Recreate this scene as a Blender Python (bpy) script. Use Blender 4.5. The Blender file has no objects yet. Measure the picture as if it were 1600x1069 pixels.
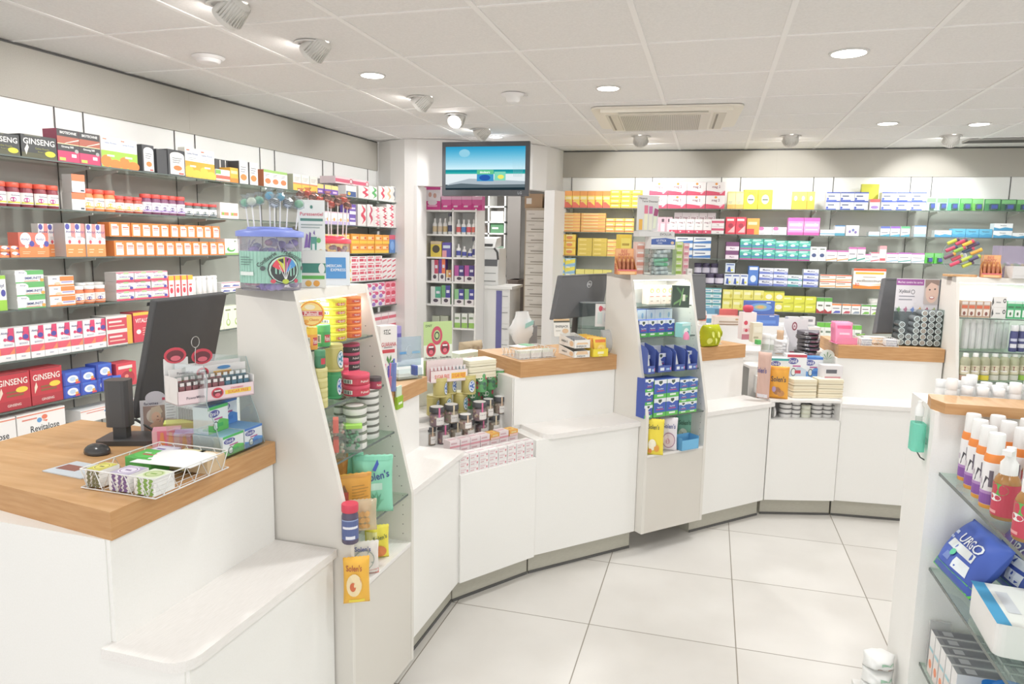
import bpy, math, random
from mathutils import Vector, Matrix
random.seed(7)
SC = bpy.context.scene
COL = SC.collection
# ------------------------------------------------------------------ camera
EYE = 1.478          # camera height
CEIL = 2.478
FPX = 1105.8
PITCH, ROLL, YAW = 0.1379, 0.0185, -0.2711
cyw, syw, cp, sp = math.cos(YAW), math.sin(YAW), math.cos(PITCH), math.sin(PITCH)
fwd = Vector((syw*cp, cyw*cp, -sp)); rt = Vector((cyw, -syw, 0)); up = rt.cross(fwd)
cr, sr = math.cos(ROLL), math.sin(ROLL)
RX = rt*cr + up*sr; RY = -rt*sr + up*cr
cam_d = bpy.data.cameras.new('camera'); cam = bpy.data.objects.new('camera', cam_d); COL.objects.link(cam)
cam_d.sensor_width = 36; cam_d.lens = 36*FPX/1600; cam_d.clip_start = .02
cam.matrix_world = Matrix(((RX.x, RY.x, -fwd.x, 0), (RX.y, RY.y, -fwd.y, 0), (RX.z, RY.z, -fwd.z, EYE), (0, 0, 0, 1)))
SC.camera = cam
SC.view_settings.view_transform = 'Standard'; SC.view_settings.look = 'None'
SC.view_settings.gamma = 1.0; SC.view_settings.use_curve_mapping = False
SC.view_settings.exposure = 0.48
SC.cycles.transparent_max_bounces = 32
# daylight that comes in through the open shop front behind the photographer
world = bpy.data.worlds.new('world'); SC.world = world; world.use_nodes = True
world.node_tree.nodes['Background'].inputs[0].default_value = (1.0, 1.0, 1.0, 1)
world.node_tree.nodes['Background'].inputs[1].default_value = 1.15
LAMP = dict(spot=27, down=12.5, tower=.5)

def proj(P):
    q = Vector(P) - Vector((0, 0, EYE)); w = q.dot(fwd)
    return 800 + FPX*q.dot(RX)/w, 534.5 - FPX*q.dot(RY)/w
def ray(x, y): return RX*((x-800)/FPX) - RY*((y-534.5)/FPX) + fwd
def atz(x, y, z):
    d = ray(x, y); return Vector((0, 0, EYE)) + d*((z-EYE)/d.z)

class Frame:
    """a vertical front plane: s runs to the right along it, d comes out of it towards the customer"""
    def __init__(F, o, u):
        F.o = Vector((o[0], o[1], 0)); u = Vector((u[0], u[1], 0)).normalized(); F.u = u
        F.n = Vector((u.y, -u.x, 0)); F.rz = math.atan2(u.y, u.x)
    def P(F, s, d, z): return F.o + F.u*s + F.n*d + Vector((0, 0, z))
    def sx(F, x, d, z):            # s of the point on the line (d, z) seen in column x
        lo, hi = -3.0, 9.0
        a = F.P(0, d, z)
        # x = f(s) is a ratio of linear functions: solve directly
        q0 = a - Vector((0, 0, EYE)); k = (x-800)/FPX
        return -(q0.dot(RX) - k*q0.dot(fwd))/(F.u.dot(RX) - k*F.u.dot(fwd))
    def zy(F, s, d, y):            # height of the point above (s, d) seen in row y
        q0 = F.P(s, d, 0) - Vector((0, 0, EYE)); k = (534.5-y)/FPX
        return -(q0.dot(RY) - k*q0.dot(fwd))/(RY.z - k*fwd.z)
    def hit(F, x, y, d):
        r = ray(x, y); o = F.o + F.n*d
        t = (o - Vector((0, 0, EYE))).dot(F.n)/r.dot(F.n); p = Vector((0, 0, EYE)) + r*t
        return (p-F.o).dot(F.u), p.z

# ------------------------------------------------------------------ materials
MATS = {}
def lin(h):
    h = h.lstrip('#'); v = [int(h[i:i+2], 16)/255 for i in (0, 2, 4)]
    return [c/12.92 if c <= .04045 else ((c+.055)/1.055)**2.4 for c in v]
def mat(hexc, rough=.5, metal=0, name=None, spec=.4):
    k = (hexc, rough, metal)
    if k in MATS: return MATS[k]
    m = bpy.data.materials.new(name or 'paint_'+hexc); m.use_nodes = True
    b = m.node_tree.nodes['Principled BSDF']
    b.inputs['Base Color'].default_value = (*[c*.91+.055 for c in lin(hexc)], 1); b.inputs['Roughness'].default_value = rough  # every colour washed towards light grey, a haze put into the base colour
    b.inputs['Metallic'].default_value = metal; b.inputs['Specular IOR Level'].default_value = spec
    MATS[k] = m; return m
def emis(hexc, s):
    k = ('e', hexc, s)
    if k in MATS: return MATS[k]
    m = bpy.data.materials.new('glowing_'+hexc); m.use_nodes = True; nt = m.node_tree; nt.nodes.clear()
    e = nt.nodes.new('ShaderNodeEmission'); e.inputs[0].default_value = (*lin(hexc), 1); e.inputs[1].default_value = s
    o = nt.nodes.new('ShaderNodeOutputMaterial'); nt.links.new(e.outputs[0], o.inputs[0]); MATS[k] = m; return m
def clear(hexc, gloss=.12, name='clear', alpha=.0):
    """thin clear plastic or glass: light passes, a little is mirrored, a little is held back by the tint"""
    k = ('c', hexc, gloss, alpha)
    if k in MATS: return MATS[k]
    m = bpy.data.materials.new(name); m.use_nodes = True; nt = m.node_tree; nt.nodes.clear(); N = nt.nodes.new; L = nt.links.new
    t = N('ShaderNodeBsdfTransparent'); t.inputs[0].default_value = (*lin(hexc), 1)
    g = N('ShaderNodeBsdfGlossy'); g.inputs['Roughness'].default_value = .03
    lw = N('ShaderNodeLayerWeight'); lw.inputs[0].default_value = .35
    ma = N('ShaderNodeMath'); ma.operation = 'MULTIPLY_ADD'; ma.inputs[1].default_value = .24; ma.inputs[2].default_value = gloss*.12
    L(lw.outputs['Fresnel'], ma.inputs[0])
    mx = N('ShaderNodeMixShader'); L(ma.outputs[0], mx.inputs[0]); L(t.outputs[0], mx.inputs[1]); L(g.outputs[0], mx.inputs[2])
    last = mx
    if alpha:
        d = N('ShaderNodeBsdfDiffuse'); d.inputs[0].default_value = (*lin(hexc), 1)
        m2 = N('ShaderNodeMixShader'); m2.inputs[0].default_value = alpha; L(mx.outputs[0], m2.inputs[1]); L(d.outputs[0], m2.inputs[2]); last = m2
    o = N('ShaderNodeOutputMaterial'); L(last.outputs[0], o.inputs[0]); MATS[k] = m; return m
def noisy(name, c1, c2, scale, rough, stretch=(1, 1, 1), bump=0, detail=5, coord='Object'):
    m = bpy.data.materials.new(name); m.use_nodes = True; nt = m.node_tree; N = nt.nodes.new; L = nt.links.new
    b = nt.nodes['Principled BSDF']; tc = N('ShaderNodeTexCoord'); mp = N('ShaderNodeMapping'); mp.inputs['Scale'].default_value = stretch
    nz = N('ShaderNodeTexNoise'); nz.inputs['Scale'].default_value = scale; nz.inputs['Detail'].default_value = detail
    cr_ = N('ShaderNodeValToRGB'); cr_.color_ramp.elements[0].color = (*lin(c1), 1); cr_.color_ramp.elements[1].color = (*lin(c2), 1)
    cr_.color_ramp.elements[0].position = .32; cr_.color_ramp.elements[1].position = .68
    L(tc.outputs[coord], mp.inputs[0]); L(mp.outputs[0], nz.inputs[0]); L(nz.outputs[0], cr_.inputs[0]); L(cr_.outputs[0], b.inputs['Base Color'])
    b.inputs['Roughness'].default_value = rough
    if bump:
        bp = N('ShaderNodeBump'); bp.inputs['Strength'].default_value = bump; bp.inputs['Distance'].default_value = .002
        L(nz.outputs[0], bp.inputs['Height']); L(bp.outputs[0], b.inputs['Normal'])
    return m
M_CEIL = noisy('mineral_ceiling_tile', 'e6e4e2', 'edebe9', 90, .9, bump=.15)
M_RAIL = mat('f7f5f3', .6, name='ceiling_rail')
M_WHITE = noisy('white_laminate', 'f1f0ec', 'f4f3f0', 260, .38)
M_LEDGE = noisy('pale_grain_laminate', 'e9e6e2', 'f2efec', 30, .4, stretch=(1, 14, 14))
M_PANEL = mat('f3f3f0', .45, name='white_wall_panel')
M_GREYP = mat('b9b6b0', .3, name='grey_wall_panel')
M_SOFF = noisy('soffit_linen', 'afaba2', 'b6b2a9', 200, .75)
M_PLINTH = noisy('brushed_plinth', 'b4b1a4', 'c4c1b4', 40, .45, stretch=(1, 1, 25))
M_WALL = mat('efedea', .7, name='white_paint')
M_TOWER = mat('e4e0d8', .45, name='warm_grey_laminate')
M_WOOD = noisy('oak_laminate', 'c99b69', 'd9af80', 6, .42, stretch=(9, .9, 9), detail=8)
M_WOODE = noisy('oak_edge', 'bd8d5b', 'cb9e6e', 14, .45, stretch=(.8, .8, 9), detail=8)
M_BLACK = mat('2b2b2c', .45, name='black_plastic'); M_DARK = mat('48484a', .5, name='dark_grey_plastic')
M_SLOT = mat('4a4946', .6, name='dark_slot'); M_METAL = mat('c9c9c7', .3, 1, name='bare_metal')
M_GLASS = clear('f7fdfa', .12, 'shelf_glass'); M_GEDGE = mat('56625c', .25, name='green_glass_edge')
M_ACR = clear('f4f8f8', .12, 'acrylic'); M_PET = clear('eef1f0', .16, 'clear_plastic', .06); M_ACRE = mat('9fb0b0', .3, name='acrylic_edge')
M_WIRE = mat('f2f2f0', .4, name='white_wire')

def floor_mat(gx, fx, gy, fy):
    m = bpy.data.materials.new('porcelain_tile'); m.use_nodes = True; nt = m.node_tree; N = nt.nodes.new; L = nt.links.new
    b = nt.nodes['Principled BSDF']; tc = N('ShaderNodeTexCoord'); sx = N('ShaderNodeSeparateXYZ'); L(tc.outputs['Object'], sx.inputs[0])
    def mth(op, a, c=None, d=None):
        n = N('ShaderNodeMath'); n.operation = op
        for i, v in enumerate((a, c, d)):
            if v is None: continue
            if isinstance(v, (int, float)): n.inputs[i].default_value = v
            else: L(v, n.inputs[i])
        return n.outputs[0]
    ds = []; ids = []
    for k, g, f in ((0, gx, fx), (1, gy, fy)):
        t = mth('DIVIDE', mth('SUBTRACT', sx.outputs[k], g), f)
        ids.append(mth('FLOOR', t)); r = mth('ROUND', t); ds.append(mth('MULTIPLY', mth('ABSOLUTE', mth('SUBTRACT', t, r)), f))
    dist = mth('MINIMUM', ds[0], ds[1]); grout = mth('LESS_THAN', dist, .0022)
    nz = N('ShaderNodeTexNoise'); nz.inputs['Scale'].default_value = 2.2; nz.inputs['Detail'].default_value = 9; L(tc.outputs['Object'], nz.inputs[0])
    wn = N('ShaderNodeTexWhiteNoise'); wn.noise_dimensions = '2D'; cb = N('ShaderNodeCombineXYZ'); L(ids[0], cb.inputs[0]); L(ids[1], cb.inputs[1]); L(cb.outputs[0], wn.inputs[0])
    v = mth('ADD', mth('MULTIPLY', nz.outputs[0], .8), mth('MULTIPLY', wn.outputs[0], .2))
    cr_ = N('ShaderNodeValToRGB'); cr_.color_ramp.elements[0].color = (*lin('cfcbc5'), 1); cr_.color_ramp.elements[1].color = (*lin('dfdcd7'), 1)
    cr_.color_ramp.elements[0].position = .3; cr_.color_ramp.elements[1].position = .7; L(v, cr_.inputs[0])
    mx = N('ShaderNodeMix'); mx.data_type = 'RGBA'; L(grout, mx.inputs[0]); L(cr_.outputs[0], mx.inputs[6]); mx.inputs[7].default_value = (*lin('8f887c'), 1)
    L(mx.outputs[2], b.inputs['Base Color']); b.inputs['Roughness'].default_value = .36
    bp = N('ShaderNodeBump'); bp.inputs['Strength'].default_value = .4; bp.inputs['Distance'].default_value = .002; bp.invert = True
    L(grout, bp.inputs['Height']); L(bp.outputs[0], b.inputs['Normal'])
    return m

# ------------------------------------------------------------------ mesh building
class MB:
    def __init__(s): s.v = []; s.f = []; s.m = []; s.sm = []; s.mats = []; s.T = None
    def mi(s, m):
        if isinstance(m, str): m = mat(m)
        if m not in s.mats: s.mats.append(m)
        return s.mats.index(m)
    def add(s, vs, fs, m, smooth=False):
        o = len(s.v); k = s.mi(m)
        if s.T is not None: vs = [tuple(s.T @ Vector(p)) for p in vs]
        s.v += [tuple(p) for p in vs]
        for f in fs: s.f.append(tuple(i+o for i in f)); s.m.append(k); s.sm.append(smooth)
        return s
    def box(s, x0, x1, y0, y1, z0, z1, m, mtop=None, mside=None):
        v = [(x, y, z) for z in (z0, z1) for y in (y0, y1) for x in (x0, x1)]
        s.add(v, [(0, 1, 5, 4), (3, 2, 6, 7)], m)
        s.add(v, [(2, 0, 4, 6), (1, 3, 7, 5)], mside or m); s.add(v, [(4, 5, 7, 6), (2, 3, 1, 0)], mtop or m); return s
    def rbox(s, x0, x1, y0, y1, z0, z1, r, m, seg=3):
        """box with rounded vertical edges"""
        pts = []
        for cx, cy, a0 in ((x1-r, y1-r, 0), (x0+r, y1-r, 90), (x0+r, y0+r, 180), (x1-r, y0+r, 270)):
            for k in range(seg+1):
                a = math.radians(a0+90*k/seg); pts.append((cx+r*math.cos(a), cy+r*math.sin(a)))
        return s.prism(pts, z0, z1, m)
    def prism(s, pts, z0, z1, m, mtop=None):
        n = len(pts); v = [(x, y, z0) for x, y in pts]+[(x, y, z1) for x, y in pts]
        s.add(v, [(i, (i+1) % n, (i+1) % n+n, i+n) for i in range(n)], m)
        s.add(v, [tuple(range(n, 2*n)), tuple(reversed(range(n)))], mtop or m); return s
    def extr(s, pts, x0, x1, m, mend=None):
        """profile given as (y, z), run along x"""
        n = len(pts); v = [(x0, y, z) for y, z in pts]+[(x1, y, z) for y, z in pts]
        s.add(v, [(i, (i+1) % n, (i+1) % n+n, i+n) for i in range(n)], m)
        s.add(v, [tuple(range(n, 2*n)), tuple(reversed(range(n)))], mend or m); return s
    def lathe(s, prof, m, n=20, c=(0, 0, 0), cap=True, smooth=True):
        v = []
        for r, z in prof:
            for k in range(n): a = 2*math.pi*k/n; v.append((c[0]+r*math.cos(a), c[1]+r*math.sin(a), c[2]+z))
        fs = [(j*n+k, j*n+(k+1) % n, (j+1)*n+(k+1) % n, (j+1)*n+k) for j in range(len(prof)-1) for k in range(n)]
        s.add(v, fs, m, smooth)
        if cap: s.add(v, [tuple(range((len(prof)-1)*n, len(prof)*n)), tuple(reversed(range(n)))], m)
        return s
    def tube(s, pts, r, m, n=6):
        pts = [Vector(p) for p in pts]; v = []; prev = None
        for i, p in enumerate(pts):
            t = (pts[min(i+1, len(pts)-1)]-pts[max(i-1, 0)]).normalized()
            a = Vector((0, 0, 1)) if abs(t.z) < .9 else Vector((1, 0, 0))
            if prev is not None: a = prev
            b1 = t.cross(a).normalized(); b2 = b1.cross(t).normalized(); prev = b2
            for k in range(n): an = 2*math.pi*k/n; v.append(tuple(p+b1*(r*math.cos(an))+b2*(r*math.sin(an))))
        L = len(pts); fs = [(j*n+k, j*n+(k+1) % n, (j+1)*n+(k+1) % n, (j+1)*n+k) for j in range(L-1) for k in range(n)]
        s.add(v, fs, m, True); s.add(v, [tuple(range(n)), tuple(range((L-1)*n, L*n))], m); return s
    def ball(s, c, r, m, n=12, sq=(1, 1, 1)):
        v = []; rings = n//2+1
        for j in range(rings):
            t = math.pi*j/(rings-1)
            for k in range(n):
                a = 2*math.pi*k/n; v.append((c[0]+r*sq[0]*math.sin(t)*math.cos(a), c[1]+r*sq[1]*math.sin(t)*math.sin(a), c[2]+r*sq[2]*math.cos(t)))
        s.add(v, [(j*n+k, j*n+(k+1) % n, (j+1)*n+(k+1) % n, (j+1)*n+k) for j in range(rings-1) for k in range(n)], m, True); return s
    def mesh(s, name):
        me = bpy.data.meshes.new(name); me.from_pydata(s.v, [], s.f)
        for m in s.mats: me.materials.append(m)
        me.polygons.foreach_set('material_index', s.m); me.polygons.foreach_set('use_smooth', s.sm); me.update(); return me
    def build(s, name, parent=None, loc=None, rz=0, bevel=0):
        o = bpy.data.objects.new(name, s.mesh(name)); COL.objects.link(o)
        if parent is not None: o.parent = parent
        if loc is not None: o.location = loc
        if rz: o.rotation_euler.z = rz
        if bevel:
            b = o.modifiers.new('bevel', 'BEVEL'); b.width = bevel; b.segments = 2; b.limit_method = 'ANGLE'; b.angle_limit = math.radians(40)
        return o
def empty(name, loc, rz=0):
    o = bpy.data.objects.new(name, None); COL.objects.link(o); o.location = loc; o.rotation_euler.z = rz; o.empty_display_size = .05; return o
LABELS = []
def tag(o, label, cat, group=None):
    o['label'] = label; o['category'] = cat; LABELS.append(label)
    if group: o['group'] = group
    return o
def struct(o): o['kind'] = 'structure'; return o

# lettering
TXT = {}
def glyphs(t, bold=.012):
    if t in TXT: return TXT[t]
    cu = bpy.data.curves.new('lettering', 'FONT'); cu.body = t; cu.resolution_u = 2; cu.offset = bold; cu.fill_mode = 'FRONT'
    ob = bpy.data.objects.new('lettering', cu); COL.objects.link(ob); bpy.context.view_layer.update()
    me = bpy.data.meshes.new_from_object(ob.evaluated_get(bpy.context.evaluated_depsgraph_get()))
    v = [(p.co.x, p.co.y) for p in me.vertices]; f = [tuple(p.vertices) for p in me.polygons]
    bpy.data.objects.remove(ob); bpy.data.curves.remove(cu); bpy.data.meshes.remove(me)
    if not v: TXT[t] = ([], [], 1); return TXT[t]
    x0 = min(p[0] for p in v); x1 = max(p[0] for p in v); y0 = min(p[1] for p in v); y1 = max(p[1] for p in v); H = y1-y0
    v = [((x-(x0+x1)/2)/H, (y-(y0+y1)/2)/H) for x, y in v]; TXT[t] = (v, f, (x1-x0)/H); return TXT[t]
def paint(mb, art, w, h, mp, nu=1):
    """draw an artwork (unit coordinates) on a surface given by mp(x, z, lift) with x, z in metres, x centred"""
    lift = .0004
    for it in art:
        k = it[0]; lift += .00012
        if k == 'r':
            _, a, b, c, d, col = it; n = max(1, int(math.ceil(nu*abs(c-a)))); v = []; f = []
            for i in range(n+1):
                u = a+(c-a)*i/n; v += [mp((u-.5)*w, b*h, lift), mp((u-.5)*w, d*h, lift)]
            f = [(2*i, 2*i+2, 2*i+3, 2*i+1) for i in range(n)]; mb.add(v, f, col)
        elif k == 'e':
            _, cu, cv, ru, rv, col = it; n = 18
            v = [mp((cu-.5)*w, cv*h, lift)]+[mp((cu-.5+ru*math.cos(2*math.pi*i/n))*w, (cv+rv*math.sin(2*math.pi*i/n))*h, lift) for i in range(n)]
            mb.add(v, [(0, i+1, (i+1) % n+1) for i in range(n)], col)
        elif k == 'o':   # ring
            _, cu, cv, ru, rv, t, col = it; n = 20
            v = [mp((cu-.5+q*ru*math.cos(2*math.pi*i/n))*w, (cv+q*rv*math.sin(2*math.pi*i/n))*h, lift) for q in (1-t, 1) for i in range(n)]
            mb.add(v, [(i, (i+1) % n, n+(i+1) % n, n+i) for i in range(n)], col)
        elif k == 'g':
            _, pts, col = it; mb.add([mp((u-.5)*w, v_*h, lift) for u, v_ in pts], [tuple(range(len(pts)))], col)
        elif k == 't':
            _, t, cu, cv, hf, col = it[:6]; maxw = it[6] if len(it) > 6 else .9; ang = math.radians(it[7]) if len(it) > 7 else 0
            v, f, asp = glyphs(t)
            if not v: continue
            H = hf*h; sx = H
            if asp*H > maxw*w: sx = maxw*w/asp
            ca, sa = math.cos(ang), math.sin(ang)
            mb.add([mp((cu-.5)*w+x*sx*ca-y*H*sa, cv*h+x*sx*sa+y*H*ca, lift) for x, y in v], f, col)
def lines(u0, u1, v0, v1, n, col='8a8f98'):
    """small print shown as n thin rules"""
    return [('r', u0, v0+(v1-v0)*(i+.3)/n, u0+(u1-u0)*(.75+.25*((i*7) % 3)/2), v0+(v1-v0)*(i+.6)/n, col) for i in range(n)]

# ------------------------------------------------------------------ product shapes (local front = -y, base z = 0, centred in x and y)
def carton(w, d, h, base, art=(), side=None, top=None, sideart=None, topart=None):
    mb = MB(); mb.box(-w/2, w/2, -d/2, d/2, 0, h, base, top, side)
    paint(mb, art, w, h, lambda x, z, l: (x, -d/2-l, z))
    if sideart:
        paint(mb, sideart, d, h, lambda x, z, l: (-w/2-l, -x, z)); paint(mb, sideart, d, h, lambda x, z, l: (w/2+l, x, z))
    if topart: paint(mb, topart, w, d, lambda x, z, l: (x, -d/2+z, h+l))
    return mb
def cyl_map(r): return lambda x, z, l: ((r+l)*math.sin(x/r), -(r+l)*math.cos(x/r), z)
def jar(r, h, body, lid, art=(), lidh=.22, fill=None, neck=.9, filltop=.7, lidr=1.0, n=18, lidart=None):
    mb = MB(); hb = h*(1-lidh)
    mb.lathe([(r*.9, 0), (r, h*.03), (r, hb*.86), (r*neck, hb*.97), (r*neck, hb)], body, n)
    if fill is not None: mb.lathe([(r*.88, h*.02), (r*.93, h*.05), (r*.93, hb*filltop), (r*.3, hb*filltop*1.04)], fill, n)
    mb.lathe([(r*lidr*.97, hb), (r*lidr, hb+h*.01), (r*lidr, h*.985), (r*lidr*.94, h)], lid, n)
    W = 2*math.pi*r*.45
    paint(mb, art, W, h, cyl_map(r), 10)
    if lidart: paint(mb, lidart, 2*r, 2*r, lambda x, z, l: (x, z-r, h+l))
    return mb
def tin(r, h, body, lid, art=(), lidh=.28, n=22, top=None, W=None):
    mb = MB(); hb = h*(1-lidh)
    mb.lathe([(r*.96, 0), (r*.98, h*.03), (r*.98, hb)], body, n)
    mb.lathe([(r, hb), (r, h*.97), (r*.97, h), (r*.93, h*.99)], lid, n)
    if top: mb.lathe([(r*.92, h*.992), (r*.9, h*.996)], top, n)
    paint(mb, art, W or 2*math.pi*r*.5, h, cyl_map(r), 12)
    return mb
def bottle(r, h, body, cap, art=(), caph=.2, shoulder=.12, neck=.45, capr=.55, capcol2=None):
    mb = MB(); hb = h*(1-caph)
    mb.lathe([(r*.92, 0), (r, h*.02), (r, hb-h*shoulder), (r*.85, hb-h*shoulder*.45), (r*neck, hb)], body, 20)
    mb.lathe([(r*capr, hb-h*.01), (r*capr, h*.98), (r*capr*.9, h)], cap, 18)
    if capcol2: mb.lathe([(r*1.02, hb-h*shoulder*1.1), (r*1.02, hb-h*.02), (r*.8, hb)], capcol2, 20)
    paint(mb, art, 2*math.pi*r*.5, h, cyl_map(r), 12)
    return mb
def pouch(w, h, d, base, art=(), zig=True, lean=0, rnd=0):
    """soft filled bag with flat sealed top and bottom"""
    mb = MB(); nx, nz = 14, 16; R = random.Random(rnd)
    ph = [R.uniform(0, 6.3) for _ in range(4)]
    def bulge(u, v):
        e = (1-abs(2*u-1)**2.6)*(1-abs(2*v-1)**3.2)
        return d/2*max(e, 0)**.6*(1+.13*math.sin(7*u+ph[0])*math.sin(6*v+ph[1])+.07*math.sin(17*u+9*v+ph[2]))+.0012
    def wid(v): return w*(1-.05*math.sin(math.pi*v))
    def mp(x, z, l):
        u = x/w+.5; v = z/h; return (x*wid(v)/w, -bulge(u, v)-l*2+lean*z, z)
    v = []; f = []
    for sgn in (-1, 1):
        for j in range(nz+1):
            for i in range(nx+1):
                u = i/nx; t = j/nz; zz = t*h+(.0022*(i % 2) if zig and j == nz else 0)
                v.append(((u-.5)*wid(t), sgn*bulge(u, t)+lean*t*h, zz))
    q = nx+1; off = q*(nz+1)
    for j in range(nz):
        for i in range(nx):
            a = j*q+i; f.append((a, a+1, a+q+1, a+q)); f.append((off+a+1, off+a, off+a+q, off+a+q+1))
    for j in range(nz): f.append((j*q, (j+1)*q, off+(j+1)*q, off+j*q)); f.append((j*q+nx, off+j*q+nx, off+(j+1)*q+nx, (j+1)*q+nx))
    for i in range(nx): f.append((i, off+i, off+i+1, i+1)); f.append((nz*q+i, nz*q+i+1, off+nz*q+i+1, off+nz*q+i))
    mb.add(v, f, base, True)
    def sub(art):   # split large rectangles so they follow the bulge
        out = []
        for it in art:
            if it[0] == 'r':
                _, a, b, c, e, col = it; m1 = max(1, int((c-a)*12)); m2 = max(1, int((e-b)*12))
                for i in range(m1):
                    for j in range(m2): out.append(('q', a+(c-a)*i/m1, b+(e-b)*j/m2, a+(c-a)*(i+1)/m1, b+(e-b)*(j+1)/m2, col))
            else: out.append(it)
        return out
    lift = .0014
    flat = []
    for it in sub(art):
        if it[0] == 'q':
            _, a, b, c, e, col = it
            mb.add([mp((x-.5)*w, y*h, .0005) for x, y in ((a, b), (c, b), (c, e), (a, e))], [(0, 1, 2, 3)], col, True)
        else: flat.append(it)
    paint(mb, flat, w, h, lambda x, z, l: mp(x, z, l+.0009))
    return mb
def put(mb_or_mesh, name, F, s, d, z, rot=0, parent=None):
    me = mb_or_mesh if isinstance(mb_or_mesh, bpy.types.Mesh) else mb_or_mesh.mesh(name)
    o = bpy.data.objects.new(name, me); COL.objects.link(o)
    o.location = F.P(s, d, z); o.rotation_euler.z = F.rz+rot; return o
ORD = ['', 'first', 'second', 'third', 'fourth', 'fifth', 'sixth', 'seventh', 'eighth', 'ninth', 'tenth', 'eleventh', 'twelfth', 'thirteenth', 'fourteenth', 'fifteenth', 'sixteenth', 'seventeenth', 'eighteenth', 'nineteenth', 'twentieth', 'twenty-first', 'twenty-second', 'twenty-third', 'twenty-fourth']
PENDING = []
def later(o, desc, cat, where, s, row='', group=None): PENDING.append((o, desc, cat, where, s, row, group))
def flush_labels():
    fam = {}
    for t in PENDING: fam.setdefault((t[1], t[3], t[5]), []).append(t)
    for k, L in fam.items():
        L.sort(key=lambda t: t[4]); n = len(L)
        for i, (o, desc, cat, where, s, row, group) in enumerate(L):
            pos = '' if n == 1 else (', leftmost' if i == 0 else ', rightmost' if i == n-1 else ', %s from left' % ORD[i+1])
            lab = desc+pos+((', '+row) if row else '')+', '+where
            tag(o, lab, cat, (group or desc+'s, '+where) if (n > 1 or row) else None)
# ------------------------------------------------------------------ the frames everything is laid out on
FL = Frame((-3.589, 2.97), (.252, 3.79))            # left wall
FB = Frame((-1.61, 7.70), (4.41, .25))              # back wall
F1 = Frame((-.965, 0.0), (.0192, 1))                # first run of counter fronts, s = distance from the camera plane
F2 = Frame((-.688, 2.912), (.695, .719))            # second run
FG1 = Frame((-.919, 2.574), (.231, .338))           # angled display between the first and second run
FG2 = Frame((.349, 4.004), (.376, .105))            # angled display between second and third run
F3 = Frame((.725, 4.109), (.996, .087))             # third run
SHZ = {1: 1.865, 2: 1.615, 3: 1.365, 4: 1.105, 5: .85, 6: .60, 7: .33}
DSH = .27                                            # how far the shelves stand out

# ------------------------------------------------------------------ setting
def slab(name, F, s0, s1, d0, d1, z0, z1, m, parent=None):
    mb = MB(); mb.box(s0, s1, -d1, -d0, z0, z1, m); o = mb.build(name, parent)
    o.location = F.P(0, 0, 0); o.rotation_euler.z = F.rz; return o
m = MB(); m.box(-5.5, 6, -2.5, 12.5, -.1, 0, floor_mat(-.387, .5531, 3.1717, .5722)); struct(m.build('floor'))
GX, GY, TX, TY = -3.0035, 3.0355, .6552, .7093
m = MB(); m.box(-5.5, 6, -2.5, 12.5, CEIL+.004, CEIL+.09, M_CEIL)
for i in range(-4, 15): x = GX+TX*i; m.box(x-.013, x+.013, -2.5, 7.9, CEIL-.001, CEIL+.005, M_RAIL)
for j in range(-8, 8): y = GY+TY*j; m.box(-5, 6, y-.008, y+.008, CEIL, CEIL+.005, M_RAIL)
struct(m.build('ceiling'))
# left wall: white panels, grey below the first shelf, dark slotted uprights, beige bulkhead over them
LEND = 3.80
lslots = [FL.sx(x, 0, 2.1) for x in (88, 133, 275, 307, 408, 431, 506, 523, 576)]
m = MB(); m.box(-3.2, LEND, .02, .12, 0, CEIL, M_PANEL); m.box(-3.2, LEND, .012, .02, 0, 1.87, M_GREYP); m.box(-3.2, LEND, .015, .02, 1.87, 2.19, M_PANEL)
for s in lslots:
    m.box(s-.003, s+.003, .009, .0125, .3, 2.19, M_SLOT)
o = m.build('wall_left'); o.location = FL.o; o.rotation_euler.z = FL.rz; struct(o)
m = MB(); m.box(-3.2, LEND, 0, .05, 2.19, CEIL-.012, M_SOFF); m.box(-3.2, LEND, .004, .05, CEIL-.012, CEIL, M_SLOT)
s = FL.sx(295, 0, 2.4); m.box(s-.0015, s+.0015, -.0006, .004, 2.19, CEIL-.012, 'a9a498')
o = m.build('trim_1'); o.location = FL.o; o.rotation_euler.z = FL.rz; struct(o)
# back wall
bslots = [FB.sx(x, 0, 2.1) for x in (893, 992, 1019, 1127, 1157, 1271, 1302, 1423, 1456, 1579, 1610)]
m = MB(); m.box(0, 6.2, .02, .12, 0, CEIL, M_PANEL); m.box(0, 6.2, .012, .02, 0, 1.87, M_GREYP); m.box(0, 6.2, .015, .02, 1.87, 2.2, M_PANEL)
for s in bslots: m.box(s-.0035, s+.0035, .009, .0125, .3, 2.2, M_SLOT)
o = m.build('wall_back'); o.location = FB.o; o.rotation_euler.z = FB.rz; struct(o)
m = MB(); m.box(0, 6.2, 0, .05, 2.2, CEIL-.012, M_SOFF); m.box(0, 6.2, .004, .05, CEIL-.012, CEIL, M_SLOT)
for x in (1213,): s = FB.sx(x, 0, 2.3); m.box(s-.0015, s+.0015, -.0006, .004, 2.2, CEIL-.012, 'a9a498')
o = m.build('trim_2'); o.location = FB.o; o.rotation_euler.z = FB.rz; struct(o)
# right-hand wall of the shop, well outside the frame
m = MB(); m.box(4.6, 4.7, -2.5, 8.2, 0, CEIL, M_WALL); struct(m.build('wall_right'))
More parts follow.
